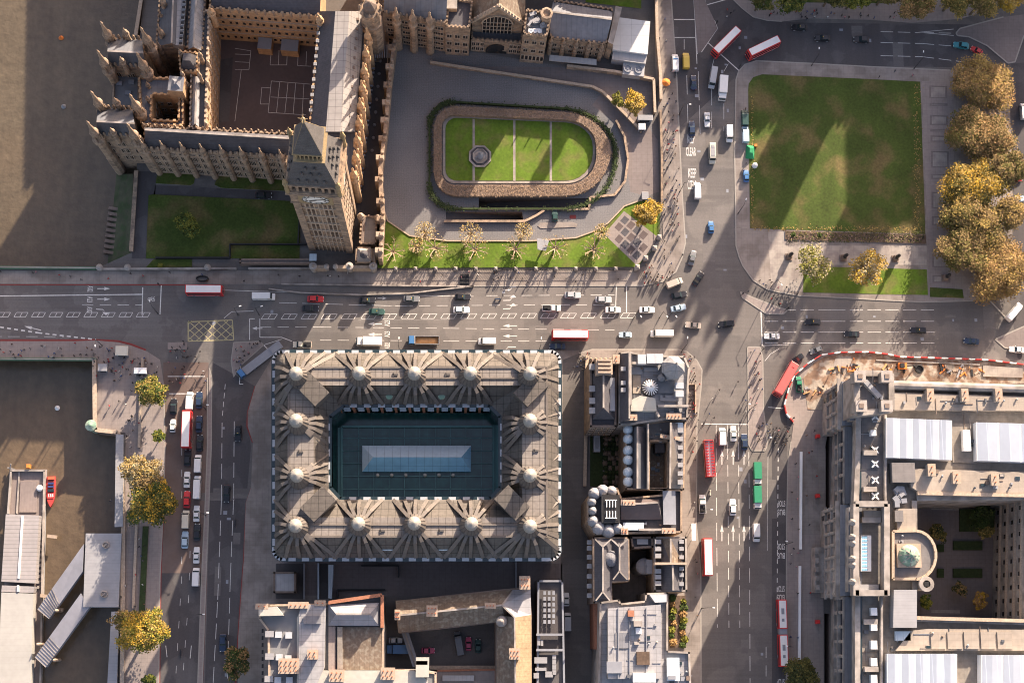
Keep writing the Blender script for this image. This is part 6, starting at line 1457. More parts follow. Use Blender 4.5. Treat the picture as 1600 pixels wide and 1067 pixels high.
for s, z, mt in (('9,803 61,805 55,911 2,908', -.8, 'pier_roof'), ('3,914 54,916 52,926 2,924', -.9, 'pier_roof'), ('2,925 52,927 46,1150 -6,1150', -.8, 'pier_roof_pale')):
    q = px(s, z); m = MB(); m.prism(q, PZ+1, z, 0, 0); m.build('pier_roof', mt, T)
q = px('35,806 29,903', -.55); m = MB(); m.beam(q[0], q[1], .55, .3); q = px('28,914 28,924', -.55); m.beam(q[0], q[1], .55, .3); m.build('ridge_strip', 'white_paint', T)
m = MB(); p = g(13, 729, PZ+2); m.beam((p.x-.8, p.y, PZ), (p.x+1.4, p.y-.6, PZ+1), .4, .4); m.beam((p.x, p.y-.8, PZ+.2), (p.x+.3, p.y+.9, PZ+1), .3, .3); meta(m.build('mooring_post', 'portland', T))
m = MB(); p = g(43.5, 728, PZ+1.5); m.lathe((p.x, p.y, PZ), [(.75, 0), (.75, 1.3), (.6, 1.5)], 4, 0, math.pi/4); meta(m.build('life_raft', 'orange'), 'orange life raft box at the end of the pier', 'life raft')
m = MB(); p = g(61, 762, PZ+1.4); m.lathe((p.x, p.y, PZ), [(.9, 0), (.9, .9), (.5, 1.2)], 10); m.beam((p.x, p.y, PZ+1), (p.x+1.2, p.y, PZ+.8), .5, .3); meta(m.build('mooring_winch', 'white_paint'), 'white round winch on the open end of the pier', 'winch')
for x, y in ((74, 838), (63, 932), (84, 953)):
    m = MB(); a = g(x-8, y-3, 2); m.beam((a.x, a.y, PZ+1.6), (a.x+2.6, a.y-.3, PZ+1.9), .9, .7); m.build('mooring_arm', 'chim_stone', T)
for x, y in ((84, 953), (55, 1006), (81, 1031)):
    m = MB(); p = g(x, y, 3); m.lathe((p.x, p.y, ZW-1), [(.42, 0), (.42, 7.5), (.1, 8.2)], 8); meta(m.build('mooring_pile', 'chim_stone'), {953: 'pale mooring pile near the foot of the upper covered gangway', 1006: 'pale mooring pile against the pale roofed pontoon, left of the lower gangway', 1031: 'pale mooring pile near the foot of the lower covered gangway'}[y], 'mooring pile', 'piles beside the gangways')
for s, lab in (('133,850 131,893 75,966 57,951', 'upper of the two diagonal covered gangways leading to the pier'), ('128,927 142,948 70,1042 53,1026', 'lower of the two diagonal covered gangways leading to the pier')):
    q = px(s, .5); m = MB()
    T2 = thing('covered_gangway', (q[2]+q[3])/2*1.0, lab, 'gangway'); T2.location.z = ZW+1
    rz = [2.0, 2.0, -.6, -.6]; b = [v.copy() for v in q]
    for v, z in zip(q, rz): v.z = z
    for v, z in zip(b, rz): v.z = z-2.3
    m.add([*q, *b], [(0, 3, 2, 1), (4, 5, 6, 7), (0, 1, 5, 4), (1, 2, 6, 5), (2, 3, 7, 6), (3, 0, 4, 7)]); 
    A, B, C, D = (Vector(v) for v in m.v[:4])
    if (D-A).cross(C-A).z < 0: m.f[0] = m.f[0][::-1]
    m.build('roof', 'gang_roof', T2)
    m = MB(); k = 9
    for i in range(k): a = q[3].lerp(q[0], i/26); c = q[2].lerp(q[1], i/26); a.z += .1; c.z += .1; m.beam(a, c, .12, .12)
    m.build('roof_ribs', 'portland', T2)
T = thing('pier_kiosk', g(160, 890), 'rectangular grey metal pier building with two round roof vents', 'building')
m = MB(); m.prism(px('134,833 190,833 185,948 130,948', 2.2), ZW, 2.2, 0, 1); m.build('walls', ['metal_grey', 'metal_pale'], T)
for x, y in ((165, 851), (162, 928)): m = MB(); p = g(x, y, 3); m.lathe((p.x, p.y, 2.2), [(1.0, 0), (1.0, .6), (.75, .65), (.7, .3)], 12); m.box((p.x, p.y, 2.7), (1.1, .25, .25), .8); m.build('roof_vent', 'portland', T)
for s, lab in (('181,678 193,679 192,822 179,823', 'long pale canopy roof along the river wall above the pier building'), ('174,955 186,955 180,1150 163,1150', 'long pale canopy roof along the river wall below the pier building')):
    m = MB(); q = px(s, 1.8); m.prism(q, 1.4, 1.8, 0, 0, True); m.prism(px(s.replace(s.split()[0], s.split()[0]), 1.4), -1.2, 1.4); meta(m.build('canopy', 'metal_pale'), lab, 'canopy', 'canopies along the river wall')
T = thing('motor_boat', g(81, 768, ZW), 'red motor boat with the number 135 on its foredeck, moored beside the pier', 'boat', rz=R(-88))
m = MB(); n = 14; sec = []
for i in range(n+1):
    t = i/n; x = -4.2+8.6*t; w = 1.28*(1-max(0, (t-.5)/.5)**2.3) if t < 1 else .02; w = max(w, .03); sec.append([(x, -w, 1.0+.3*t), (x, -w*.75, -.2), (x, w*.75, -.2), (x, w, 1.0+.3*t), (x, w*.82, 1.02+.3*t), (x, -w*.82, 1.02+.3*t)])
m.add([p for s_ in sec for p in s_], [(i*6+a, i*6+(a+1) % 6, (i+1)*6+(a+1) % 6, (i+1)*6+a) for i in range(n) for a in range(6)]+[tuple(range(6))], 0); m.build('hull', 'barrier_red', T, local=True)
m = MB(); m.box((-1.6, 0, 1.0), (3.4, 1.7, .16)); m.build('cockpit_floor', 'red_line', T, local=True)
m = MB(); m.box((-.2, 0, 1.1), (.9, 1.9, .5), 0, 0, tp=.8); m.build('windscreen', 'glass_dark', T, local=True)
for x in (-1.3, -2.2): m = MB(); m.box((x, 0, 1.15), (.5, 1.5, .35)); m.build('bench', 'cloth_blue', T, local=True)
m = MB(); m.box((-3.7, 0, 1.0), (.9, 1.9, .5), 0, 0, tp=.9); m.build('stern_locker', 'orange_red', T, local=True)
m = MB(); m.box((1.2, 0, 1.35), (1.6, 1.7, .06)); m.build('foredeck', 'barrier_red', T, local=True)
cu = bpy.data.curves.new('deck_number', 'FONT'); cu.body = '135'; cu.size = 1.15; cu.align_x = 'CENTER'; cu.align_y = 'CENTER'; cu.offset = .02; cu.materials.append(MATS['white_paint']); o = text_mesh('deck_number', cu); o.parent = T; o.location = (1.2, 0, 1.44); o.rotation_euler.z = math.pi/2
for x, y, mt, lab in ((95, 59, 'orange', 'small orange buoy floating near the top left'), (99, 166, 'metal_pale', 'small grey buoy floating off the upper river pavilion'), (82, 600+-400, 'metal_grey', 'x'), (89, 637, 'white_paint', 'small white buoy floating below the bridge')):
    if lab == 'x': continue
    m = MB(); p = g(x, y, ZW+.6); m.lathe((p.x, p.y, ZW-.1), [(.6, 0), (.75, .3), (.4, .7), (.15, .9), (.12, 1.7)], 10); meta(m.build('buoy', mt), lab, 'buoy', 'buoys on the river')

# ============================================================= trees
def leafquad(m, q, s, mi):
    a = rnd.random()*6.283; b = rnd.uniform(-.7, .7); d = Vector((math.cos(a)*math.cos(b), math.sin(a)*math.cos(b), math.sin(b)))*s
    e = d.cross(Vector((rnd.uniform(-.5, .5), rnd.uniform(-.5, .5), 1))).normalized()*s*.75
    m.add([q-d, q-e, q+d, q+e], [(0, 1, 2, 3)], mi)
def tree(x, y, rp, cols, label, h=None, group=None, dens=1.0, sq=1.0, name='tree', bark='bark', leaf=.25, bare=0.0):
    r = rp/5.7; h = h or max(3.0, r*1.9); zc = h-r*.75
    c = g(x, y, zc+r*.2); base = Vector((c.x, c.y, 0)); T = thing(name, base, label, 'tree', group)
    m = MB(); m.tube([base, base+Vector((.1, .05, zc*.5)), base+Vector((0, 0, zc))], max(.12, r*.075), max(.06, r*.04), 8)
    nb = 6+int(r)
    cl = []
    k = max(12, int(14*r*1.2)); ph_ = rnd.random()*6.28
    for i in range(k):
        u = Vector((rnd.gauss(0, 1), rnd.gauss(0, 1), rnd.gauss(.25, .8))).normalized(); f = rnd.uniform(.4, 1.0)**.6; an = math.atan2(u.y, u.x); f *= .84+.17*math.sin(an*2+ph_)+.13*math.sin(an*5+ph_*2)
        cl.append((Vector((c.x+u.x*r*f*.95, c.y+u.y*r*f*.95*sq, zc+u.z*r*.6*f)), r*rnd.uniform(.14, .30), rnd.randrange(len(cols))))
    for i in range(nb):
        q = cl[i % len(cl)][0]; b0 = base+Vector((0, 0, zc*rnd.uniform(.45, .95))); mid = b0.lerp(q, .5)+Vector((0, 0, r*.12)); m.tube([b0, mid, q], r*.03, r*.01, 5)
    m.build('trunk', bark, T)
    m = MB(); n = int(90*dens*r*r/len(cl)*(.34/leaf)**2*1.45)
    for q, cr_, mi in cl:
        for _ in range(n):
            v = Vector((rnd.gauss(0, 1), rnd.gauss(0, 1), rnd.gauss(.1, .8))).normalized()*cr_*rnd.uniform(.35, 1.15)
            leafquad(m, q+v, leaf*rnd.uniform(.5, 1.3), mi if rnd.random() > .35 else rnd.randrange(len(cols)))
    m.build('crown', cols, T); return T
GA = 'autumn trees along the right side of the square'
for a in (
    (1538, 128, 46, ['leaf_gold', 'leaf_orange', 'leaf_goldbrown'], 'golden plane tree at the top right corner of the square', 13, GA),
    (1535, 208, 50, ['leaf_goldbrown', 'leaf_orange', 'leaf_olive'], 'brownish plane tree second from the top in the row right of the square', 13, GA),
    (1524, 288, 46, ['leaf_gold', 'leaf_yellow', 'leaf_olive'], 'yellow gold plane tree third from the top in the row right of the square', 13, GA),
    (1524, 345, 50, ['leaf_gold', 'leaf_olive', 'leaf_goldbrown'], 'olive gold plane tree fourth from the top in the row right of the square', 13, GA),
    (1505, 392, 36, ['leaf_olive', 'leaf_goldbrown'], 'dull olive tree at the lower left end of the row right of the square', 13, GA),
    (1566, 422, 50, ['leaf_orange', 'leaf_gold', 'leaf_goldbrown'], 'orange plane tree at the lower right corner of the square', 13, GA),
    (1580, 262, 30, ['leaf_goldbrown', 'leaf_olive'], 'small brown tree behind the row, beside the street at the right', 13, GA),
    (1582, 330, 26, ['leaf_goldbrown', 'leaf_gold'], 'small gold brown tree beside the red car at the right', 12, GA)):
    tree(a[0], a[1], a[2]*1.14, *a[3:4], a[4], a[5], a[6], dens=1.1)
GT = 'trees along the top pavement'
for a in (
    (1190, -4, 24, ['leaf_olive', 'leaf_green'], 'leftmost olive tree along the top pavement', 12, GT, .8),
    (1240, -8, 32, ['leaf_green', 'leaf_yellowgreen', 'leaf_olive'], 'yellow green tree second from the left along the top pavement', 14, GT, 1),
    (1300, -12, 26, ['leaf_olive', 'leaf_dark'], 'dark olive tree third from the left along the top pavement', 13, GT, 1),
    (1335, -6, 26, ['leaf_yellowgreen', 'leaf_green'], 'bright green tree in the middle of the top pavement', 12, GT, 1),
    (1385, -14, 28, ['leaf_olive', 'leaf_goldbrown'], 'dull brown green tree right of the bright green one along the top pavement', 13, GT, .8),
    (1438, 2, 34, ['leaf_orange', 'leaf_goldbrown', 'leaf_olive'], 'orange brown tree overhanging the top road', 15, GT, .9),
    (1492, -6, 32, ['leaf_olive', 'leaf_gold'], 'olive gold tree right of the orange one at the top', 14, GT, 1),
    (1535, 0, 30, ['leaf_olive', 'leaf_goldbrown', 'leaf_gold'], 'broad tree over the tip of the paved island, top right', 14, GT, 1),
    (1580, -12, 32, ['leaf_gold', 'leaf_yellow'], 'golden tree at the very top right corner', 14, GT, 1)):
    tree(*a[:4], a[4], a[5], a[6], dens=a[7])
for a in (
    (236, 611, 27, ['leaf_yellowgreen', 'leaf_green', 'leaf_gold'], 'yellow green tree on the embankment pavement nearest the bridge', 10, 1.0),
    (247, 681, 12, ['leaf_yellowgreen', 'leaf_green'], 'small round yellow green tree between the larger embankment trees', 5, 1.2),
    (222, 738, 33, ['leaf_gold', 'leaf_pale', 'leaf_goldbrown'], 'pale golden tree beside the long canopy on the embankment', 12, .9),
    (236, 786, 38, ['leaf_olive', 'leaf_green', 'leaf_yellow'], 'green and yellow tree leaning over the embankment road', 13, 1.1),
    (222, 985, 40, ['leaf_gold', 'leaf_yellow', 'leaf_yellowgreen'], 'bright golden tree on the embankment below the pier building', 14, 1.0),
    (197, 972, 24, ['leaf_goldbrown', 'leaf_olive'], 'thin brown tree behind the bright golden embankment tree', 11, .6),
    (234, 1062, 12, ['leaf_green', 'leaf_yellowgreen'], 'small green tree at the bottom edge on the embankment', 6, 1.2),
    (369, 1036, 25, ['leaf_dark', 'leaf_orange', 'leaf_green'], 'dark green and orange tree at the bottom beside the mansion block', 10, 1.1),
    (293, 350, 21, ['leaf_yellowgreen', 'leaf_green'], 'round green tree alone on the shaded lawn below the palace', 7, 1.3),
    (992, 159, 21, ['leaf_yellow', 'leaf_gold'], 'bright golden tree behind the white kiosk roofs', 9, 1.2),
    (966, 156, 13, ['leaf_olive', 'leaf_yellowgreen'], 'small olive tree left of the bright golden tree', 6, 1),
    (1013, 331, 24, ['leaf_gold', 'leaf_yellow'], 'golden tree at the lower right corner of the cobbled yard', 9, 1.2),
    (1274, 410, 33, ['leaf_pale', 'leaf_yellowgreen'], 'thin pale tree at the left end of the lower square lawn', 11, .38),
    (1357, 417, 32, ['leaf_pale', 'leaf_gold', 'leaf_yellow'], 'pale yellow tree in the middle of the lower square lawn', 11, .6),
    (1254, 1056, 30, ['leaf_dark', 'leaf_olive'], 'dark olive tree at the bottom edge left of the ministry', 11, 1.0),
    (1534, 806, 24, ['leaf_dark', 'leaf_green'], 'dark green tree in the upper right of the inner court', 9, 1),
    (1541, 830, 14, ['leaf_gold', 'leaf_olive'], 'dim golden tree in the upper right of the inner court', 7, 1),
    (1466, 832, 16, ['leaf_gold', 'leaf_dark', 'leaf_olive'], 'dim golden green tree above the hedges at the left of the inner court', 7, 1),
    (1447, 938, 13, ['leaf_yellowgreen', 'leaf_green'], 'small yellow green tree behind the white metal roof', 7, 1),
    (1533, 938, 14, ['leaf_yellow', 'leaf_orange'], 'bright yellow tree at the bottom of the inner court', 7, 1.4),
    (1501, 920, 13, ['leaf_goldbrown', 'leaf_dark'], 'thin brown tree left of the bright yellow one in the inner court', 6, .5)):
    tree(*a[:4], a[4], a[5], None, dens=a[6])
# pollarded, nearly bare trees on the green strip
for i, (x, y, r, d, lab) in enumerate(((614, 392, 20, .0, 'leftmost bare pollarded tree on the bright green strip'), (680, 386, 22, .10, 'second bare pollarded tree from the left on the green strip'), (742, 388, 24, .06, 'third bare pollarded tree from the left, below the lower ramp'), (805, 388, 22, .03, 'bare pollarded tree left of the grey sign board on the green strip'),
      (868, 386, 24, .03, 'bare pollarded tree right of the grey sign board on the green strip'), (929, 388, 22, .06, 'rightmost bare pollarded tree on the green strip'), (664, 362, 17, .28, 'thin yellowish shrub tree at the left of the strip edge'), (735, 365, 20, .22, 'thin pale tree beside the lower ramp'), (818, 362, 15, .3, 'small yellowish tree left of the oval traffic island'), (940, 362, 13, .2, 'thin tree beside the paved planting grid'), (650, 384, 13, .2, 'small scrubby tree between the first two pollards'))):
    rr = r/5.7; c = g(x, y, 3.5); T = thing('pollarded_tree', (c.x, c.y, 0), lab, 'tree', 'bare pollarded trees on the green strip'); m = MB()
    m.tube([(c.x, c.y, 0), (c.x, c.y, 1.8)], .45, .4, 8)
    for k in range(9):
        a = k*.7+rnd.random()*.4; L = rr*rnd.uniform(.6, 1.0); p1 = Vector((c.x+math.cos(a)*L*.45, c.y+math.sin(a)*L*.45, 2.8+rnd.random()*.6)); p2 = Vector((c.x+math.cos(a)*L, c.y+math.sin(a)*L, 3.4+rnd.random()*1.4)); m.tube([(c.x, c.y, 1.7), p1, p2], .22, .06, 5)
        for j in range(7):
            b = a+rnd.uniform(-1.1, 1.1); st = p1.lerp(p2, rnd.uniform(.3, 1)); m.tube([st, st+Vector((math.cos(b)*.9, math.sin(b)*.9, rnd.uniform(.2, 1.0)))*rnd.uniform(.5, 1.2)], .05, .02, 4)
    m.build('trunk', 'bark_pale', T); m = MB()
    for _ in range(int(d*1200)+20):
        a = rnd.random()*6.28; L = rr*math.sqrt(rnd.random()); leafquad(m, Vector((c.x+math.cos(a)*L, c.y+math.sin(a)*L, 2.6+rnd.random()*2)), rnd.uniform(.12, .25), rnd.randrange(2))
    m.build('crown', ['leaf_pale', 'leaf_gold'], T)
# sign board, small shrubs
m = MB(); q = px('839,372 858,376 853,392 840,390', 3); m.prism(q, 2.7, 3); p = g(848, 390); m.box((p.x, p.y, 0), (.4, .4, 2.8)); meta(m.build('sign_board', 'metal_pale'), 'grey board on a post among the bare trees of the green strip', 'sign')
for x, y, lab in ((250, 415, 'small yellow green shrub beside the street wall at the left'), (1281, 367, 'small dark round shrub in the soil bed, right one'), (1240, 366, 'small dark shrub in the soil bed, left one')):
    m = MB(); c = g(x, y, .8)
    for _ in range(160): v = Vector((rnd.gauss(0, 1), rnd.gauss(0, 1), abs(rnd.gauss(0, 1)))).normalized()*rnd.uniform(.3, .8); leafquad(m, Vector((c.x, c.y, .3))+v, .2, 0)
    meta(m.build('shrub', 'leaf_green' if x > 300 else 'leaf_yellowgreen'), lab, 'shrub')
m = MB()
for i in range(900): p = g(1229+rnd.random()*216, 362+rnd.random()*17, .5); leafquad(m, Vector((p.x, p.y, .5+rnd.random()*.3)), .22, rnd.randrange(3))
meta(m.build('bed_plants', ['leaf_dark', 'hedge_brown', 'leaf_olive']), 'low dark plants filling the long soil bed', 'ground cover', kind='stuff')
m = MB()
for y0, x0, x1, n in ((355, 1176, 1440, 260), (0, 0, 0, 0)):
    for i in range(n): p = g(x0+rnd.random()*(x1-x0), y0+rnd.gauss(2, 2), .3); leafquad(m, Vector((p.x, p.y, .24)), .22, rnd.randrange(2))
for i in range(220): p = g(1433+rnd.gauss(0, 3), 130+rnd.random()*230, .3); leafquad(m, Vector((p.x, p.y, .24)), .22, rnd.randrange(2))
for i in range(160): p = g(1174+abs(rnd.gauss(0, 2)), 150+rnd.random()*200, .3); leafquad(m, Vector((p.x, p.y, .24)), .22, rnd.randrange(2))
meta(m.build('fallen_leaves', ['leaf_gold', 'leaf_goldbrown']), 'fallen autumn leaves along the edges of the square lawn', 'fallen leaves', kind='stuff')
# statues on the square
for x, y, lab in ((1232, 399, 'dark statue on a plinth left of the thin pale tree, on the sunlit paving'), (1317, 401, 'dark statue on a plinth between the two pale trees'), (1398, 402, 'dark statue on a plinth right of the pale yellow tree'), (1476, 432, 'dark statue on a plinth in the paved strip right of the square'), (1500, 215, 'dark statue beside the brownish plane tree')):
    T = thing('statue', g(x, y+4, 0), lab, 'statue', 'statues around the square'); p = g(x, y+3, 0); m = MB(); m.box((p.x, p.y, 0), (2.0, 2.0, .4)); m.box((p.x, p.y, .4), (1.3, 1.3, 2.0)); m.build('plinth', 'stone_dark', T)
    m = MB(); m.lathe((p.x, p.y, 2.4), [(.55, 0), (.42, .8), (.38, 1.2), (.52, 1.7), (.5, 2.1), (.18, 2.4), (.15, 2.5), (.2, 2.6), (.22, 2.8), (.1, 3.0)], 10); m.tube([(p.x-.45, p.y, 4.3), (p.x-.6, p.y+.1, 3.8), (p.x-.4, p.y+.4, 3.5)], .13, .09); m.tube([(p.x+.45, p.y, 4.3), (p.x+.6, p.y+.1, 3.8), (p.x+.45, p.y+.4, 3.4)], .13, .09); m.build('figure', 'black_iron', T)
# ============================================================= vehicles
for nm, c, r in (('white', (.62, .62, .60), .35), ('silver', (.34, .35, .36), .3), ('grey', (.13, .135, .14), .35), ('black', (.015, .015, .018), .3), ('navy', (.02, .035, .07), .3), ('red', (.50, .03, .03), .35),
                 ('busred', (.52, .025, .025), .4), ('blue', (.05, .15, .32), .35), ('teal', (.03, .22, .25), .35), ('green', (.02, .20, .10), .5), ('yellow', (.55, .38, .06), .4), ('cream', (.50, .47, .38), .4), ('pink', (.45, .06, .12), .4), ('lightblue', (.35, .45, .52), .4), ('beige', (.36, .31, .26), .4), ('roofwhite', (.66, .65, .62), .5), ('darkgreen', (.02, .06, .05), .4), ('coral', (.68, .09, .08), .45)):
    M('paint_'+nm, c, rough=r, n=.05, ns=1.5, big=.06, bs=.6, spec=.5)
M('headlamp', (.7, .7, .65), rough=.2, n=0, big=0); M('tail_red', (.35, .02, .02), rough=.3, n=0, big=0)
CACHE = {}
def sect(m, S_, mi=0):
    """loft of rectangular sections (x, halfwidth, z0, z1, topwidth)"""
    P = []
    for x, w, z0, z1, tw in S_: P += [(x, -w, z0), (x, w, z0), (x, w, z0+(z1-z0)*.6), (x, tw, z1), (x, -tw, z1), (x, -w, z0+(z1-z0)*.6)]
    n = len(S_); F = [(i*6+a, i*6+(a+1) % 6, (i+1)*6+(a+1) % 6, (i+1)*6+a) for i in range(n-1) for a in range(6)]
    m.add(P, [tuple(f[::-1]) for f in F]+[tuple(range(6)), tuple((n-1)*6+a for a in range(6))[::-1]], mi)
def wheel_mesh(r, w):
    k = ('wheel', r, w)
    if k not in CACHE:
        m = MB(); P = []
        for y in (-w/2, w/2):
            for i in range(12): a = i*math.pi/6; P.append((r*math.cos(a), y, r*math.sin(a)))
        m.add(P, [(i, (i+1) % 12, 12+(i+1) % 12, 12+i) for i in range(12)], 0); m.add(P, [tuple(range(12)), tuple(range(12, 24))[::-1]], 1); CACHE[k] = m.mesh('wheel', ['rubber', 'metal_grey'])
    return CACHE[k]
def parts_for(kind, col):
    """list of (name, mesh, location) for one kind and colour"""
    k = (kind, col)
    if k in CACHE: return CACHE[k]
    out = []; P = 'paint_'+col
    def add(nm, m, mats, loc=(0, 0, 0)): out.append((nm, m.mesh(nm, mats), loc))
    def wheels(xs, y, r=.33, w=.22):
        for x in xs:
            for s in (-1, 1): out.append(('wheel', wheel_mesh(r, w), (x, s*y, r)))
    def lamps(xf, xr, y, z):
        for s in (-1, 1):
            m = MB(); m.box((xf, s*y, z), (.14, .3, .16)); add('headlight', m, 'headlamp'); m = MB(); m.box((xr, s*y, z), (.1, .26, .18)); add('tail_light', m, 'tail_red')
    if kind in ('car', 'suv', 'cab', 'small'):
        L = {'car': 4.5, 'suv': 4.7, 'cab': 4.6, 'small': 3.7}[kind]/2; H = {'car': 1.42, 'suv': 1.72, 'cab': 1.78, 'small': 1.48}[kind]; w = {'car': .88, 'suv': .94, 'cab': .9, 'small': .82}[kind]; zb = .86 if kind != 'cab' else .95
        m = MB(); sect(m, [(-L, w*.78, .35, zb-.12, w*.7), (-L+.18, w*.96, .28, zb, w*.88), (-L*.5, w, .25, zb+.03, w*.93), (L*.3, w, .25, zb+.02, w*.93), (L*.55, w*.99, .25, zb-.04, w*.88), (L-.25, w*.93, .28, zb-.16, w*.8), (L, w*.74, .34, zb-.3, w*.62)]); add('body', m, P)
        rx0, rx1 = (-L*.78, L*.32) if kind != 'car' else (-L*.62, L*.34)
        tx0, tx1 = rx0+(.35 if kind != 'car' else .55), rx1-.62
        m = MB(); m.add([(rx0, -w*.88, zb), (rx1, -w*.86, zb-.02), (rx1, w*.86, zb-.02), (rx0, w*.88, zb), (tx0, -w*.72, H), (tx1, -w*.7, H), (tx1, w*.7, H), (tx0, w*.72, H)], [(0, 1, 5, 4), (1, 2, 6, 5), (2, 3, 7, 6), (3, 0, 4, 7), (4, 5, 6, 7)]); add('windows', m, 'glass_dark')
        m = MB(); m.box(((tx0+tx1)/2, 0, H-.02), (tx1-tx0+.12, w*1.46, .06), 0, 0, tp=.93)
        for s in (-1, 1):
            for bx0, tx in ((rx0, tx0), (rx1, tx1), ((rx0+rx1)/2, (tx0+tx1)/2)): m.beam((bx0, s*w*.885, zb+.02), (tx, s*w*.73, H+.01), .08, .05)
        add('roof', m, P)
        if kind == 'cab': m = MB(); m.box((tx1-.1, 0, H+.03), (.14, .4, .1)); add('roof_sign', m, 'paint_yellow')
        for s in (-1, 1): m = MB(); m.box((rx1-.25, s*(w+.08), zb), (.16, .2, .14)); add('mirror', m, P)
        wheels((-L*.62, L*.62), w-.08); lamps(L-.1, -L+.02, w*.6, .55)
    elif kind in ('van', 'longvan', 'minibus', 'pickup', 'policevan'):
        L = {'van': 5.0, 'longvan': 6.4, 'minibus': 6.0, 'pickup': 5.2, 'policevan': 5.4}[kind]/2; H = {'van': 2.1, 'longvan': 2.5, 'minibus': 2.4, 'pickup': 1.7, 'policevan': 2.3}[kind]; w = .98
        m = MB()
        if kind == 'pickup':
            sect(m, [(-L, w*.95, .4, 1.0, w*.95), (-.2, w, .35, 1.02, w*.95), (-.19, w, .35, 1.05, w*.9), (L*.55, w, .35, 1.0, w*.9), (L, w*.8, .4, .85, w*.7)]); add('body', m, P)
            m = MB(); m.box((-L/2-.1, 0, 1.025), (L-.4, 1.6, .03)); m.box((-1.7, .2, 1.05), (.9, .8, .35), .3); m.box((-.9, -.3, 1.05), (.6, .6, .5), .1); add('load_bed', m, 'black_iron')
            m = MB(); m.add([(-.15, -w*.9, 1.0), (L*.6, -w*.88, 1.0), (L*.6, w*.88, 1.0), (-.15, w*.9, 1.0), (0, -w*.75, H), (L*.35, -w*.73, H), (L*.35, w*.73, H), (0, w*.75, H)], [(0, 1, 5, 4), (1, 2, 6, 5), (2, 3, 7, 6), (3, 0, 4, 7), (4, 5, 6, 7)]); add('windows', m, 'glass_dark')
            m = MB(); m.box((L*.175, 0, H-.01), (L*.4, 1.5, .05)); add('roof', m, P)
        else:
            sect(m, [(-L, w*.93, .35, H-.08, w*.86), (-L+.1, w, .32, H, w*.9), (L-1.75, w, .32, H, w*.9), (L-1.2, w, .32, H-.12, w*.86), (L-.98, w, .32, 1.35, w*.9), (L-.8, w, .32, 1.22, w*.88), (L-.15, w*.93, .35, .98, w*.8), (L, w*.8, .4, .85, w*.7)]); add('body', m, P)
            m = MB(); m.add([(L-1.28, -w*.8, H-.1), (L-.86, -w*.86, 1.3), (L-.86, w*.86, 1.3), (L-1.28, w*.8, H-.1)], [(0, 1, 2, 3)]); m.v = [(x+.05, y, z+.04) for x, y, z in m.v]
            for s in (-1, 1): m.box((L-1.65, s*w*.985, 1.35), (.8, .06, .55))
            if kind in ('minibus', 'policevan'):
                for s in (-1, 1): m.box((-.6, s*w*.985, 1.35), (L*1.2, .06, .55))
            add('windows', m, 'glass_dark')
            if kind == 'policevan':
                m = MB(); m.box((L-1.9, 0, H), (.3, 1.3, .14)); add('light_bar', m, 'paint_blue'); m = MB()
                for s in (-1, 1):
                    for i in range(6): m.box((-L+.6+i*.75, s*(w+.01), .7+.25*(i % 2)), (.37, .03, .25))
                add('chequer_marking', m, 'paint_blue')
            if kind == 'minibus': m = MB(); m.box((-.3, 0, H), (2.6, 1.2, .08)); m.box((-1.8, 0, H), (.7, .9, .14)); add('roof_panel', m, 'metal_pale')
        for s in (-1, 1): m = MB(); m.box((L-1.1, s*(w+.12), 1.25), (.15, .22, .25)); add('mirror', m, 'black_iron')
        wheels((-L*.6, L*.62), w-.1, .36, .24); lamps(L-.08, -L+.02, w*.68, .72)
    elif kind in ('bus', 'openbus', 'bendy', 'bendyrear', 'lorry', 'tipper', 'flatbed', 'boxtruck'):
        if kind == 'bus' or kind == 'openbus':
            L, H, w = 5.2, 4.35, 1.26; m = MB()
            sect(m, [(-L, w*.96, .3, H-.1, w*.86), (-L+.15, w, .3, H, w*.92), (L-.35, w, .3, H, w*.92), (L-.05, w*.97, .3, H-.5, w*.9), (L, w*.92, .35, 1.4, w*.9)] if kind == 'bus' else [(-L, w, .3, 2.95, w*.98), (L-.3, w, .3, 2.95, w*.98), (L, w*.94, .3, 2.2, w*.9)]); add('body', m, P)
            m = MB()
            for s in (-1, 1):
                m.box((-.1, s*(w-.005), 1.25), (2*L-1.2, .05, .85))
                if kind == 'bus': m.box((-.1, s*(w-.03), 2.85), (2*L-.9, .07, .75))
            m.box((L-.02, 0, 1.1), (.08, 2.1, 1.1)); 
            if kind == 'bus': m.box((L-.08, 0, 2.85), (.1, 2.1, .9)); m.box((-L, 0, 2.9), (.06, 1.7, .6))
            add('windows', m, 'glass_dark')
            if kind == 'bus': m = MB(); m.box((-.1, 0, H+.005), (2*L-.7, w*1.62, .05)); m.box((-L+1.2, 0, H+.05), (.7, .8, .1)); add('roof_panel', m, 'paint_coral' if col == 'coral' else 'paint_roofwhite')
            else:
                m = MB(); m.box((-.1, 0, 2.96), (2*L-.5, 2.3, .04)); add('top_deck', m, 'paint_roofwhite'); m = MB()
                for s in (-1, 1): m.box((-.1, s*1.22, 2.95), (2*L-.4, .05, .5))
                m.box((-L+.03, 0, 2.95), (.06, 2.4, .75)); m.box((L-.3, 0, 2.95), (.06, 2.4, 1.0)); add('side_rail', m, 'paint_coral')
                for i in range(12):
                    for y in (-.9, -.45, .45, .9):
                        m = MB(); m.box((-L+.8+i*.8, y, 3.0), (.26, .28, .42)); m.box((-L+.62+i*.8, y, 3.0), (.06, .3, .8)); add('seat', m, 'paint_busred')
            m = MB(); m.box((-.5, w-.01 if False else 0, .75), (2*L-1.5, 2*w+.03, .12)); add('side_stripe', m, 'paint_roofwhite')
            wheels((-L+2.0, L-2.2), w-.12, .48, .3); lamps(L-.02, -L+.02, w*.72, .8)
        elif kind == 'bendy':
            w = 1.25; H = 3.0
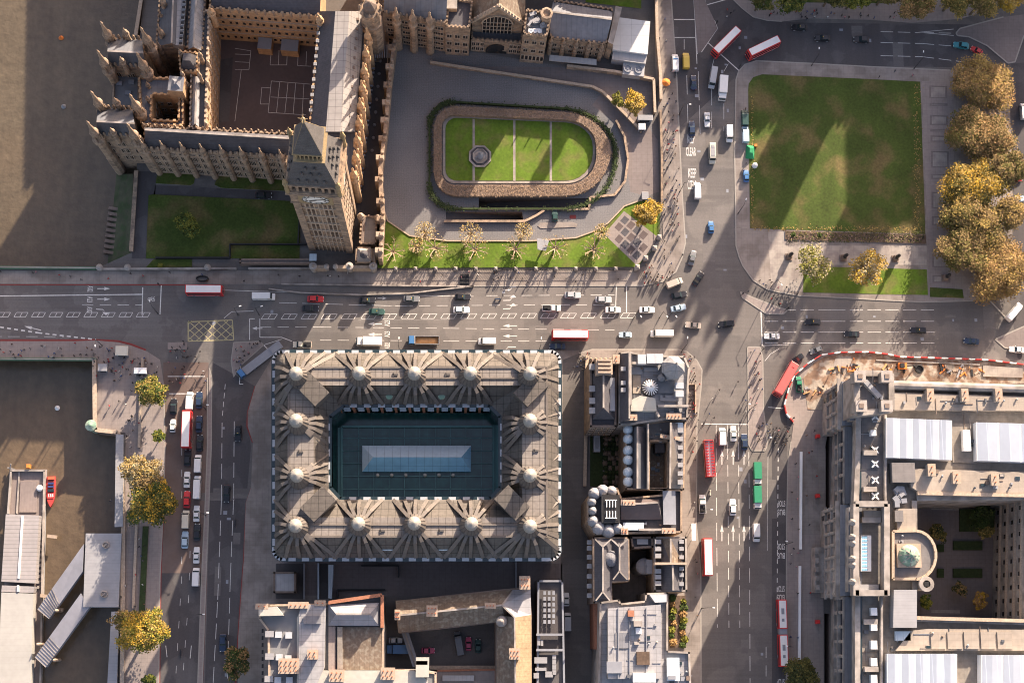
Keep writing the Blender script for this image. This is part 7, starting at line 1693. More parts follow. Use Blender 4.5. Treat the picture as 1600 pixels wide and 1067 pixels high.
            for nm, x0, x1 in (('front_section', 1.2, 9.2), ('rear_section', -9.0, -.3)):
                m = MB(); sect(m, [(x0, w, .3, H, w*.93), (x1-.2, w, .3, H, w*.93), (x1, w*.94, .35, H-.4, w*.85)]); add(nm, m, P)
                m = MB(); m.box(((x0+x1)/2, 0, H+.005), (x1-x0-.6, 1.9, .05)); m.box(((x0+x1)/2+.8, 0, H+.05), (1.6, .8, .12), 0, 1); m.box(((x0+x1)/2-1.6, 0, H+.05), (.8, .7, .1), 0, 1); add('roof_panel', m, ['paint_roofwhite', 'metal_grey'])
                m = MB()
                for s in (-1, 1): m.box(((x0+x1)/2, s*w, 1.3), (x1-x0-.8, .05, .95))
                add('windows', m, 'glass_dark')
            m = MB(); m.box((.45, 0, .6), (1.5, 2.2, 2.2)); add('bellows', m, 'metal_grey'); m = MB(); m.box((9.15, 0, 1.1), (.12, 2.1, 1.3)); add('windscreen', m, 'glass_dark')
            wheels((6.4, 1.8+.6, -6.2), w-.12, .48, .3); lamps(9.15, -8.98, .9, .7)
        else:
            L = {'lorry': 3.6, 'tipper': 4.4, 'flatbed': 7.4, 'boxtruck': 3.6}[kind]; w = 1.2
            cabc = 'paint_roofwhite' if col == 'green' else P; cl = 1.7
            m = MB(); sect(m, [(L-cl, w*.95, .5, 2.55, w*.9), (L-.35, w*.95, .5, 2.55, w*.88), (L, w*.9, .5, 1.7, w*.85)]); add('cab', m, cabc)
            m = MB(); m.box((L-.17, 0, 1.55), (.42, 2.0, .75), 0, 0, tp=.96)
            for s in (-1, 1): m.box((L-.8, s*w*.95, 1.5), (.7, .05, .6))
            add('windscreen', m, 'glass_dark')
            m = MB(); m.box(((-L+L-cl)/2, 0, .55), (2*L-cl, 1.0, .35)); add('chassis', m, 'black_iron')
            x0, x1 = -L, L-cl-.15
            if kind in ('lorry', 'boxtruck'): m = MB(); m.box(((x0+x1)/2, 0, .9), (x1-x0, 2.4, 2.3), 0, 0, tp=.99); add('box_body', m, 'paint_roofwhite' if col == 'white' else P)
            elif kind == 'tipper':
                m = MB()
                for s in (-1, 1): m.box(((x0+x1)/2, s*1.15, .95), (x1-x0, .12, 1.4))
                m.box((x0+.05, 0, .95), (.12, 2.3, 1.3)); m.box((x1-.05, 0, .95), (.25, 2.3, 1.7)); m.box(((x0+x1)/2, 0, .9), (x1-x0, 2.2, .1)); add('tipper_body', m, 'metal_pale')
                m = MB(); P3 = []; nx, ny = 16, 7
                for i in range(nx):
                    for j in range(ny): u, v = i/(nx-1), j/(ny-1)*2-1; P3.append((x0+.2+(x1-x0-.4)*u, v*1.05, 1.0+max(0, .95*(1-v*v))*math.sin(math.pi*min(1, max(0, u*1.06-.02)))**.5*(.75+.25*math.sin(u*9))))
                m.add(P3, [(i*ny+j, (i+1)*ny+j, (i+1)*ny+j+1, i*ny+j+1) for i in range(nx-1) for j in range(ny-1)]); add('load', m, 'sand')
            else: m = MB(); m.box(((x0+x1)/2, 0, 1.1), (x1-x0, 2.35, .15)); m.box((x0+2, .2, 1.25), (3, 1.6, .25)); add('flat_deck', m, 'metal_grey'); 
            wheels((-L+1.2, -L+2.3, L-1.0) if kind != 'flatbed' else (-L+1, -L+2.2, -L+3.4, 2.6, L-1.0), w-.14, .48, .3); lamps(L-.02, -L+.02, w*.7, .75)
    elif kind == 'bike':
        m = MB(); m.beam((-.8, 0, .75), (.7, 0, .8), .28, .35); m.beam((.5, 0, 1.05), (.75, 0, .4), .1, .1); m.beam((.5, -.35, 1.05), (.5, .35, 1.05), .06, .06); add('frame', m, P)
        out.append(('wheel', wheel_mesh(.32, .14), (.75, 0, .32))); out.append(('wheel', wheel_mesh(.32, .16), (-.7, 0, .32)))
    CACHE[k] = out; return out
KN = {'car': ('parked_car', 'car'), 'suv': ('estate_car', 'car'), 'cab': ('taxi_cab', 'taxi'), 'small': ('small_car', 'car'), 'van': ('delivery_van', 'van'), 'longvan': ('delivery_van', 'van'), 'minibus': ('minibus', 'minibus'), 'pickup': ('pickup_truck', 'pickup'), 'policevan': ('police_van', 'police van'),
      'bus': ('double_decker_bus', 'bus'), 'openbus': ('open_top_bus', 'bus'), 'bendy': ('articulated_bus', 'bus'), 'lorry': ('box_lorry', 'lorry'), 'tipper': ('tipper_lorry', 'lorry'), 'flatbed': ('flatbed_lorry', 'lorry'), 'boxtruck': ('box_lorry', 'lorry'), 'bike': ('motorcycle', 'motorcycle')}
def vehicle(kind, col, x, y, hd, label, group=None, z=.02, sc=1.0):
    nm, cat = KN[kind]; nm = 'car' if nm == 'parked_car' else nm
    zt = {'bus': 2.2, 'openbus': 1.8}.get(kind, .8 if kind in ('car', 'small', 'cab', 'suv', 'bike') else 1.2); p = g(x, y, zt)
    T = thing(nm, (p.x, p.y, z), label, cat, group, R(hd)); T.scale = (sc, sc, sc)
    for n_, me, lc in parts_for(kind, col):
        o = bpy.data.objects.new(n_, me); COL.objects.link(o); o.parent = T; o.location = lc
    return T
U, D_, Lf, Rt = 90, -90, 180, 0
GB = 'traffic on the wide street below the palace'
GS = 'traffic beside the square'
GE = 'queue on the embankment road'
GP = 'traffic on the wide lower right street'
VV = [
 ('bus', 'busred', 1134, 67, -134, 'red double decker turning at the upper junction, left of two', GS), ('bus', 'busred', 1192, 76, -153, 'red double decker turning at the upper junction, right of two', GS),
 ('van', 'yellow', 1072, 95, U, 'small yellow van near the stop line at the top', GS), ('policevan', 'white', 1055, 98, U, 'white police van with blue markings at the top kerb', GS), ('bike', 'black', 1055, 116, U, 'motorcycle just behind the white police van', GS),
 ('car', 'navy', 1084, 129, U, 'dark blue car below the small yellow van', GS), ('longvan', 'silver', 1114, 122, -100, 'silver grey van left of the long white truck at the top', GS), ('boxtruck', 'white', 1129, 139, -95, 'long white truck beside the square, below the two red buses', GS),
 ('car', 'white', 1105, 187, D_, 'white car in the middle lane above the road lettering', GS), ('suv', 'navy', 1081, 201, U, 'dark blue car over the upper road lettering', GS), ('van', 'white', 1140, 209, D_, 'white van close to the kerb of the square', GS),
 ('minibus', 'cream', 1113, 240, D_, 'cream minibus with panelled roof beside the upper road lettering', GS), ('van', 'white', 1090, 298, U, 'white van covering the lower road lettering', GS), ('small', 'blue', 1111, 355, U, 'bright blue small car in the sunlit road', GS),
 ('car', 'grey', 1082, 403, 76, 'dark grey car near the pavement corner', GS), ('car', 'black', 1091, 435, 57, 'black car turning, upper right of the junction group', GS), ('van', 'beige', 1054, 442, 22, 'beige grey van topmost of three turning at the corner', GS), ('suv', 'black', 1061, 461, 12, 'black car between the beige van and the pale teal car', GS), ('car', 'lightblue', 1060, 481, 12, 'pale blue car lowest of three turning at the corner', GS),
 ('cab', 'black', 1249, 43, 178, 'black taxi on the top road nearest the red buses', GS), ('cab', 'black', 1285, 60, 180, 'black taxi with a yellow side stripe on the top road', GS), ('suv', 'black', 1346, 62, 178, 'black car on the top road, rightmost of three dark ones', GS), ('suv', 'teal', 1502, 71, 172, 'teal car under the edge of the golden tree', GS), ('small', 'red', 1526, 79, 150, 'red car half under the golden tree', GS), ('small', 'white', 1513, 107, 160, 'white car beside the kerb under the golden tree', GS),
 ('van', 'darkgreen', 1164, 184, U, 'dark green van parked on the pavement left of the square', GS), ('van', 'lightblue', 1165, 210, U, 'pale blue van parked on the pavement left of the square', GS), ('small', 'blue', 1166, 275, U, 'small blue vehicle on the pavement left of the square lawn', GS),
 ('van', 'white', 1600, 174, U, 'white van cut by the right edge, upper', GS), ('small', 'red', 1588, 279, 0, 'red car at the right edge beside the trees', GS), ('small', 'lightblue', 1592, 311, 10, 'pale blue car at the right edge below the red one', GS), ('longvan', 'white', 1585, 487, 48, 'white van on the slanting lane at the right edge', GS), ('car', 'white', 1589, 546, 176, 'white car at the right edge above the roadworks', GS),
 ('car', 'navy', 1518, 533, 175, 'dark blue car in a streak of sun, near the right edge', GB), ('cab', 'black', 1435, 516, 180, 'black taxi in the shade above the roadworks', GB), ('car', 'black', 1331, 522, 178, 'long black car on lane line, middle of the right-hand street', GB), ('cab', 'black', 1270, 503, 180, 'black taxi left of the long black car', GB), ('car', 'white', 1206, 525, 180, 'white car just right of the stop line and island', GB), ('small', 'grey', 1275, 547, 200, 'grey car behind the black one at the roadworks bend', GB), ('small', 'black', 1247, 560, 215, 'black car between the grey car and the red roofed bus', GB),
 ('bus', 'coral', 1227, 593, -121, 'red roofed double decker following the curve of the roadworks', GB),
 ('car', 'beige', 1083, 508, 176, 'beige car crossing the junction toward the left', GB), ('suv', 'black', 1135, 506, 186, 'black car alone in the middle of the junction', GB), ('longvan', 'white', 1034, 521, 180, 'long white van left of the beige car', GB), ('small', 'lightblue', 977, 523, 180, 'pale blue and white car between bus and long white van', GB),
 ('car', 'white', 1011, 484, 0, 'white car right of the stop line, waiting to cross', GB), ('suv', 'silver', 943, 468, 0, 'silver car in the upper lane near the stop line', GB), ('car', 'white', 958, 484, 0, 'white car in the second lane near the stop line', GB), ('suv', 'silver', 895, 461, 0, 'silver grey car in the top lane below the railing', GB), ('pickup', 'white', 862, 481, 0, 'white pickup in the lane above the hatching', GB), ('suv', 'white', 721, 484, 0, 'white car above the hatching, left of the motorcycle', GB), ('bike', 'navy', 778, 467, 0, 'dark motorcycle between two turn arrows', GB),
 ('cab', 'black', 723, 464, 0, 'black taxi in the top lane right of the kerb bulge', GB), ('cab', 'grey', 643, 467, 0, 'grey black taxi at the narrowing of the top lane', GB), ('cab', 'black', 574, 469, 0, 'black taxi in the top lane over a lane arrow', GB), ('cab', 'darkgreen', 589, 487, 0, 'dark green taxi in the second lane, lit by sun', GB), ('suv', 'red', 493, 467, 0, 'bright red car in the shaded top lane', GB), ('suv', 'black', 485, 482, 0, 'black car just below the bright red car', GB), ('longvan', 'white', 412, 463, 0, 'white long van right of the red bus', GB), ('bus', 'busred', 320, 454, 0, 'red double decker with white roof above the yellow box junction', GB),
 ('bus', 'busred', 890, 524, 180, 'red double decker with white roof in the sunlit street', GB), ('car', 'navy', 871, 541, 180, 'dark car in the shadow of the sunlit red bus', GB), ('van', 'white', 761, 533, 180, 'white van between sand lorry and red bus', GB), ('tipper', 'blue', 662, 532, 180, 'blue cabbed tipper lorry carrying orange sand', GB), ('lorry', 'white', 577, 534, 180, 'white box lorry beside the bronze roofed block', GB), ('pickup', 'cream', 472, 538, 180, 'cream pickup at the corner of the bronze roofed block', GB),
 ('flatbed', 'blue', 406, 562, -141, 'grey flatbed lorry with bright blue cab turning into the embankment', GB),
 ('van', 'white', 296, 626, U, 'white van at the head of the embankment queue', GE), ('suv', 'navy', 311, 625, U, 'dark blue car at the head of the embankment queue', GE), ('suv', 'black', 271, 635, U, 'black car alone in the left lane of the queue', GE), ('small', 'white', 270, 665, U, 'white car in the left lane beside the red truck', GE), ('bus', 'busred', 292, 671, U, 'red and white roofed bus in the embankment queue', GE), ('suv', 'navy', 311, 662, U, 'navy car right of the bus in the queue', GE), ('suv', 'black', 312, 692, U, 'black car low right of the bus in the queue', GE), ('suv', 'black', 293, 715, U, 'black car directly behind the queued bus', GE), ('van', 'white', 309, 724, U, 'white van below two dark cars in the right lane', GE), ('car', 'white', 292, 749, U, 'white car with dark windows in the middle lane', GE), ('longvan', 'white', 308, 761, U, 'longest white van of the queue', GE), ('suv', 'red', 292, 780, U, 'dark red car in the middle lane of the queue', GE), ('car', 'white', 307, 802, U, 'white car below the longest white van', GE), ('van', 'cream', 290, 811, U, 'cream van behind the dark red car', GE), ('suv', 'lightblue', 289, 843, U, 'pale blue car last in the middle lane', GE), ('suv', 'black', 308, 831, U, 'black car in the right lane, third from the end', GE), ('car', 'white', 307, 867, U, 'white car second from the end of the queue', GE), ('van', 'white', 306, 901, U, 'white van at the very end of the queue', GE), ('bike', 'black', 282, 1020, D_, 'motorcycle with rider alone low on the embankment road', GE),
 ('cab', 'black', 372, 677, D_, 'black taxi highest on the dark right-hand carriageway', GE), ('suv', 'black', 354, 771, D_, 'black car halfway down the dark carriageway', GE), ('bike', 'black', 367, 817, D_, 'motorcycle near the kerb of the dark carriageway', GE), ('suv', 'navy', 348, 1004, D_, 'navy car lowest on the dark carriageway', GE),
 ('van', 'white', 1129, 682, U, 'white van at the stop line, left of two white ones', GP), ('car', 'white', 1146, 677, U, 'white car at the stop line in the middle lane', GP), ('suv', 'navy', 1163, 690, U, 'navy car at the stop line in the right lane', GP), ('openbus', 'busred', 1108, 716, 93, 'open topped tour bus with rows of red seats', GP), ('pickup', 'white', 1098, 787, 91, 'white pickup with loaded bed at the left kerb', GP), ('bike', 'cream', 1110, 769, U, 'pale scooter beside the loaded pickup', GP), ('suv', 'white', 1145, 792, U, 'white car alone in the sunlit middle lanes', GP), ('boxtruck', 'green', 1183, 740, D_, 'green truck, upper of two, on the right of the street', GP), ('boxtruck', 'green', 1183, 777, D_, 'green truck, lower of two, on the right of the street', GP), ('van', 'white', 1182, 832, D_, 'white van on the edge of the big shadow', GP), ('bus', 'busred', 1105, 870, U, 'red double decker beside the slate roofed houses', GP), ('bendy', 'busred', 1222, 989, 90, 'long articulated red bus at the stop lettering', GP),
 ('longvan', 'grey', 717, 1005, 100, 'grey van with ladder rack in the dark parking yard', 'vehicles in the dark parking yard'), ('small', 'pink', 732, 1005, U, 'pink red car right of the grey van in the yard', 'vehicles in the dark parking yard'), ('small', 'darkgreen', 747, 1009, U, 'dark green car rightmost in the yard', 'vehicles in the dark parking yard'), ('small', 'pink', 669, 1016, 0, 'pink red van beside the diagonal walkway', 'vehicles in the dark parking yard'), ('lorry', 'blue', 624, 1014, 180, 'small lorry with blue cab left of the walkway', 'vehicles in the dark parking yard'), ('small', 'white', 618, 1000, 0, 'white car above the small blue cabbed lorry', 'vehicles in the dark parking yard'),
 ('small', 'white', 885, 936, U, 'small white van in the narrow street, upper', 'vehicles in the narrow street'), ('van', 'silver', 887, 971, U, 'silver van in the narrow street, lower', 'vehicles in the narrow street'), ('minibus', 'silver', 932, 690, U, 'silver minibus parked in the dark walled garden', None), ('suv', 'black', 412, 305, 0, 'dark car parked on the path below the palace wing', None), ('small', 'darkgreen', 867, 337, U, 'dark car by the barrier of the cobbled yard', None), ('pickup', 'green', 1249, 600, 93, 'green cabbed works truck inside the curve of the roadworks', None)]
for v in VV: vehicle(*v, sc=.88 if v[1] == 'green' else 1.0)
# yard bays and court markings
mb = MB()
for s in ('367,76 392,80 389,109 367,109', '367,85 391,86', '367,97 390,98', '377,109 367,190', '424,78 422,102 448,102 449,79', '436,79 435,102', '466,80 465,103 486,104', '479,81 478,104', '424,127 419,176 478,180', '424,127 485,132', '423,152 483,155', '437,129 432,177', '450,130 445,178', '462,130 458,179', '475,131 472,179', '423,138 409,137 407,163 420,163'): pl(mb, s, .14, None, .03)
done(mb, 'parking_bays')
sheet('yard_step', '337,95 364,90 358,190 332,192', .014, 'asphalt_dark')
# ============================================================= people
for nm, c in (('skin', (.42, .26, .18)), ('hair', (.035, .025, .02)), ('hair_fair', (.25, .17, .08)), ('denim', (.04, .055, .1)), ('trousers', (.03, .03, .032)), ('coat_black', (.02, .02, .022)), ('coat_grey', (.1, .1, .105)), ('coat_red', (.38, .04, .04)), ('coat_blue', (.05, .09, .22)), ('coat_white', (.55, .54, .5)), ('coat_brown', (.16, .09, .05)), ('coat_pink', (.45, .2, .22)), ('coat_orange', (.65, .2, .04))):
    M('cloth_'+nm if nm[:4] not in ('skin', 'hair') else nm, c, n=.1, ns=4, big=0)
def person_mesh(pose):
    step, arm = pose
    J = {'pelvis': ((0, 0, .95), .17), 'waist': ((0, 0, 1.1), .17), 'chest': ((.02, 0, 1.32), .2), 'neck': ((.02, 0, 1.47), .06), 'head': ((.04, 0, 1.6), .10), 'crown': ((.03, 0, 1.74), .085),
         'shl': ((.02, .19, 1.42), .085), 'ell': ((-arm*.5, .25, 1.16), .065), 'wrl': ((arm*.2, .26, .95), .033), 'hal': ((arm*.35, .26, .86), .03),
         'shr': ((.02, -.19, 1.42), .085), 'elr': ((arm*.5, -.25, 1.16), .065), 'wrr': ((arm*1.1, -.26, .98), .033), 'har': ((arm*1.3, -.26, .9), .03),
         'hil': ((0, .1, .9), .12), 'knl': ((step*.6, .11, .5), .062), 'anl': ((step*.8, .11, .1), .042), 'tol': ((step*.8+.17, .12, .05), .04),
         'hir': ((0, -.1, .9), .12), 'knr': ((-step*.2, -.11, .5), .062), 'anr': ((-step*.9, -.11, .12), .042), 'tor': ((-step*.9+.16, -.12, .05), .04)}
    E = 'pelvis-waist waist-chest chest-neck neck-head head-crown chest-shl shl-ell ell-wrl wrl-hal chest-shr shr-elr elr-wrr wrr-har pelvis-hil hil-knl knl-anl anl-tol pelvis-hir hir-knr knr-anr anr-tor'.split()
    ks = list(J); me = bpy.data.meshes.new('p'); me.from_pydata([J[k][0] for k in ks], [tuple(ks.index(q) for q in e.split('-')) for e in E], [])
    o = bpy.data.objects.new('p', me); COL.objects.link(o); md = o.modifiers.new('s', 'SKIN'); 
    for i, k in enumerate(ks): me.skin_vertices[0].data[i].radius = (J[k][1], J[k][1]); me.skin_vertices[0].data[i].use_root = k == 'pelvis'
    sb = o.modifiers.new('b', 'SUBSURF'); sb.levels = 1; bpy.context.view_layer.update()
    ev = o.evaluated_get(bpy.context.evaluated_depsgraph_get()); r = bpy.data.meshes.new_from_object(ev); bpy.data.objects.remove(o)
    for p in r.polygons:
        c = p.center; p.material_index = 3 if (c.z > 1.66 or (c.z > 1.54 and c.x < .06)) else 0 if c.z > 1.49 or (c.z < .93 and abs(c.y) > .2) else 1 if c.z > .88 else 2
        p.use_smooth = True
    return r
POSES = [person_mesh(p) for p in ((.22, .12), (.3, .18), (.04, .03), (.12, .1))]
PM = {}
COATS = ['black', 'black', 'black', 'grey', 'black', 'blue', 'red', 'white', 'brown', 'grey', 'pink']
REG = [  # polygon px, number, phrase, order axis
 ('0,424 150,424 150,440 0,440', 6, 'on the upper bridge pavement over the river', 'left', .95), ('150,424 480,424 480,440 150,440', 9, 'on pavement left of the clock tower', 'left', .9), ('500,425 740,425 740,444 500,444', 9, 'on pavement right of the clock tower', 'left', .7),
 ('740,424 1000,424 1000,444 740,444', 16, 'on the pavement along the black railing', 'left', .7), ('0,536 140,536 140,560 0,560', 10, 'on the lower bridge pavement over the river', 'left', .7), ('132,540 175,540 250,570 246,600 200,600 160,585', 24, 'in the crowd round the kiosks', 'left', .6),
 ('262,536 292,536 292,560 262,560', 8, 'at the crossing left of the crowded island', 'top', .4), ('262,556 320,556 320,585 262,585', 7, 'crossing the embankment road head', 'left', .5), ('367,536 404,536 372,572 364,570', 11, 'on the small island beside the flatbed lorry', 'top', .5),
 ('1000,412 1036,372 1062,400 1050,428 1010,444', 18, 'on the pavement corner by the junction', 'top', .5), ('1032,200 1058,200 1062,395 1036,372', 24, 'on pavement outside the yard railing', 'top', .5), ('1026,120 1056,120 1058,200 1030,200', 13, 'on the shaded pavement near the white kiosks', 'top', .5), ('1023,0 1045,0 1052,115 1026,115', 5, 'on the top pavement beside the marquee', 'top', .8),
 ('1180,16 1420,20 1420,31 1200,30', 14, 'on the top pavement under the trees', 'left', .8), ('1122,10 1150,12 1150,30 1126,28', 5, 'crossing the road at the top junction', 'left', .8), ('1180,436 1215,438 1250,455 1200,450', 7, 'on the pale corner paving of the square', 'left', .6), ('1160,170 1172,170 1172,290 1160,290', 7, 'beside the tent left of the square lawn', 'top', .5), ('1260,105 1440,110 1440,122 1260,118', 3, 'on the pavement above the square lawn', 'left', .8),
 ('1062,548 1090,560 1094,610 1084,675 1078,675 1080,580', 18, 'by the domed corner building', 'top', .5), ('898,552 918,552 912,580 896,575', 7, 'on the corner of the narrow street', 'top', .7), ('1169,545 1188,545 1196,700 1172,700', 16, 'on the long paved island of the junction', 'top', .5), ('1200,655 1240,668 1232,700 1200,690', 12, 'near the lower roadworks tip', 'left', .5),
 ('1234,700 1248,700 1248,1060 1232,1060', 15, 'between kerb and long pale wall', 'top', .6), ('1256,650 1286,650 1286,1060 1256,1060', 9, 'on the pavement against the ministry', 'top', .8), ('155,604 200,604 210,700 205,1050 196,1050', 9, 'on the walk by the river wall', 'top', .8), ('212,830 228,830 226,950 210,950', 10, 'by the long dark planter', 'top', .7), ('1078,690 1088,690 1092,1040 1080,1040', 8, 'on pavement beside the tour bus', 'top', .6), ('1270,590 1330,560 1400,570 1330,580', 3, 'inside the roadworks', 'left', .5), ('1450,140 1490,140 1490,460 1455,460', 4, 'on the patterned paving beside the trees', 'top', .8)]
for poly, n, ph, ax, dk in REG:
    V = [tuple(map(float, q.split(','))) for q in poly.split()]; x0, x1 = min(v[0] for v in V), max(v[0] for v in V); y0, y1 = min(v[1] for v in V), max(v[1] for v in V); L = []
    VP = [Vector((a, b, 0)) for a, b in V]
    while len(L) < n:
        x, y = rnd.uniform(x0, x1), rnd.uniform(y0, y1)
        if inside(Vector((x, y, 0)), VP) and all((x-a)**2+(y-b)**2 > 9 for a, b in L): L.append((x, y))
    L.sort(key=(lambda t: t[0]) if ax == 'left' else (lambda t: t[1]))
    for i, (x, y) in enumerate(L):
        c = 'orange' if 'inside the roadworks' in ph else rnd.choice(COATS); ps = rnd.randrange(4); k = (ps, c, rnd.randrange(3) == 0)
        if k not in PM:
            me = POSES[ps].copy()
            for mt in ('skin', 'cloth_coat_'+c, 'cloth_denim' if k[2] else 'cloth_trousers', 'hair_fair' if k[2] and c in ('white', 'pink') else 'hair'): me.materials.append(MATS[mt])
            PM[k] = me
        o = bpy.data.objects.new('person', PM[k]); COL.objects.link(o); p = g(x, y, .9); o.location = (p.x, p.y, .14); o.rotation_euler.z = rnd.random()*6.28; s_ = rnd.uniform(.93, 1.06); o.scale = (s_, s_, s_)
        meta(o, '%s coated person %s from the %s %s' % (c, ORD(i+1), ax, ph), 'person', 'people '+ph)
# the thick of the crowd, too many to tell apart
CR = [('134,585 152,600 200,602 246,600 252,572 200,545 150,540', 46), ('262,536 318,536 322,600 262,600', 26), ('366,536 404,536 366,584', 12), ('1002,440 1036,380 1062,395 1064,200 1034,200 1036,372', 40), ('1075,556 1094,566 1094,690 1080,690', 16), ('1170,545 1188,545 1198,702 1240,700 1232,665 1200,660', 30), ('1160,445 1250,458 1230,486 1170,466', 12), ('1200,12 1420,20 1420,30 1200,30', 20), ('0,537 130,537 130,559 0,559', 14), ('1000,425 1050,425 1030,446 1002,446', 22), ('905,552 925,552 918,575 896,575', 14), ('196,604 225,604 220,700 198,700', 12), ('1100,590 1168,590 1168,655 1100,655', 7)]
m = MB(); mi_ = ['skin', 'cloth_coat_black', 'cloth_trousers', 'hair', 'cloth_coat_grey', 'cloth_coat_blue', 'cloth_coat_red', 'cloth_coat_white']
for s_, n in CR:
    V = [Vector((float(a.split(',')[0]), float(a.split(',')[1]), 0)) for a in s_.split()]; k = 0
    while k < n:
        x, y = rnd.uniform(min(v.x for v in V), max(v.x for v in V)), rnd.uniform(min(v.y for v in V), max(v.y for v in V))
        if not inside(Vector((x, y, 0)), V): continue
        k += 1; p = g(x, y, .9); me = POSES[rnd.randrange(4)]; a = rnd.random()*6.28; ca, sa = math.cos(a), math.sin(a); b = len(m.v); c = rnd.choice((1, 1, 1, 4, 4, 5, 6, 7))
        m.v += [(p.x+v.co.x*ca-v.co.y*sa, p.y+v.co.x*sa+v.co.y*ca, v.co.z+.14) for v in me.vertices]; m.f += [tuple(b+i for i in f.vertices) for f in me.polygons]; m.m += [c if f.material_index == 1 else f.material_index for f in me.polygons]
meta(m.build('crowd', mi_), 'dense crowd of small dark figures on the pavements round the junction and bridge foot', 'crowd', kind='stuff')
# ============================================================= street furniture
def lamp(x, y, a, label, h=9, arm=1.8, nm='street_lamp', xy=None):
    p = g(x, y, 0); T = thing(nm, (p.x, p.y, .1), label, 'street lamp', None, a)
    m = MB(); m.lathe((0, 0, 0), [(.17, 0), (.15, .8), (.09, .9), (.07, h)], 8); m.build('pole', 'black_iron', T, local=True)
    m = MB(); m.beam((0, 0, h), (arm, 0, h+.3), .08, .08); m.build('arm', 'black_iron', T, local=True); m = MB(); m.box((arm, 0, h+.2), (.7, .3, .16), 0, 0, tp=.7); m.build('lantern', 'lamp_white', T, local=True)
for i, (x, y, a, lab) in enumerate(((1268, 103, 1.5, 'street lamp on the kerb above the square lawn, left one'), (1428, 108, 1.5, 'street lamp on the kerb above the square lawn, right one'), (1153, 334, 1.2, 'street lamp on the kerb left of the square lawn'), (247, 490, 2, 'street lamp on the small island in the bridge road'), (372, 492, .3, 'street lamp on the island right of the yellow box junction'), (405, 492, .3, 'second street lamp on the island right of the yellow box junction'), (1062, 300, .2, 'street lamp on the kerb outside the yard railing'), (1061, 180, 0, 'street lamp on the kerb near the shaded crowd'), (1030, 497, -1, 'street lamp on the refuge right of the stop line'), (1044, 497, -1, 'second lamp on the refuge, beside the beige car'), (990, 497, -1, 'lamp at the right end of the long hatching'), (1171, 640, 3, 'street lamp on the long paved island, upper'), (1184, 690, 0, 'street lamp at the lower tip of the long paved island'), (1228, 850, 3, 'street lamp on the kerb by the bus lettering'), (1228, 1010, 3, 'street lamp on the kerb beside the articulated bus'), (1093, 800, 0, 'street lamp on the kerb near the loaded pickup'), (1096, 950, 0, 'street lamp on the kerb near the planted strip'), (322, 640, 0, 'street lamp on the median beside the queue, upper'), (322, 805, 0, 'street lamp on the median beside the queue, lower'), (316, 960, 0, 'street lamp on the median below the queue'), (160, 540, -1.5, 'street lamp at the foot of the bridge by the kiosks'), (1205, 448, -1, 'street lamp on the corner paving of the square'), (624, 548, 1.5, 'street lamp beside the bronze block, left one'), (842, 548, 1.5, 'street lamp beside the bronze block, right one'), (1066, 547, 1.5, 'street lamp in front of the domed corner building'))): lamp(x, y, a, lab)
GTL = 'traffic lights of the junction'
for x, y, lab in ((1158, 462, 'traffic light on the slanting refuge, left end'), (1226, 486, 'traffic light on the slanting refuge, right end'), (1190, 548, 'traffic light at the top of the long paved island'), (1170, 604, 'traffic light halfway down the long paved island'), (1097, 664, 'traffic light at the stop line by the terrace'), (1064, 402, 'traffic light on the rounded pavement corner'), (1040, 437, 'traffic light on the lower side of the pavement corner'), (1118, 40, 'traffic light on the pointed top island'), (1154, 108, 'traffic light at the upper left corner of the square'), (408, 536, 'traffic light on the small crowded island'), (289, 536, 'traffic light left of the small crowded island'), (250, 447, 'traffic light on the bridge kerb'), (1237, 655, 'traffic light at the lower end of the roadworks barriers')):
    p = g(x, y, 0); T = thing('traffic_light', (p.x, p.y, .1), lab, 'traffic light', GTL); m = MB(); m.lathe((0, 0, 0), [(.08, 0), (.07, 3.0)], 8); m.build('pole', 'black_iron', T, local=True); m = MB(); m.box((0, 0, 2.3), (.35, .32, 1.0)); m.build('signal_head', 'black_iron', T, local=True)
for x, y, w, d, h, mt, lab in ((190, 548, 3.6, 2.8, 2.8, 'paint_cream', 'cream roofed kiosk at the foot of the bridge, largest'), (160, 574, 2.6, 2.2, 2.6, 'metal_pale', 'grey roofed kiosk against the river wall corner'), (219, 579, 3.6, 1.8, 2.6, 'white_paint', 'white roofed stall above the embankment tree'), (1008, 184, 4.6, 1.7, 2.6, 'metal_pale', 'wide pale kiosk roof beside the yard entrance'), (1003, 198, 2.1, 2.0, 2.6, 'white_paint', 'small white square kiosk below the wide pale one'), (1008, 306, 2.0, 2.4, 2.6, 'metal_pale', 'small pale hut beside the golden corner tree')):
    p = g(x, y, h); T = thing('kiosk', (p.x, p.y, .1), lab, 'kiosk'); m = MB(); m.box((0, 0, 0), (w*.9, d*.85, h-.2)); m.build('body', 'metal_grey', T, local=True); m = MB(); m.box((0, 0, h-.2), (w, d, .2), 0, 0, tp=.9); m.build('roof', mt, T, local=True); m = MB(); m.box((0, -d*.46, 1), (w*.6, .2, 1)); m.build('counter', 'window', T, local=True)
p = g(1084, 831, 2.6); T = thing('bus_shelter', (p.x, p.y, .1), 'long white roofed bus shelter on the pavement above the red bus', 'bus shelter'); m = MB(); m.box((0, 0, 2.4), (1.2, 4.8, .15)); m.build('roof', 'white_paint', T, local=True); m = MB()
for y in (-2.2, 2.2): m.box((-.4, y, 0), (.1, .1, 2.4))
m.build('posts', 'black_iron', T, local=True)
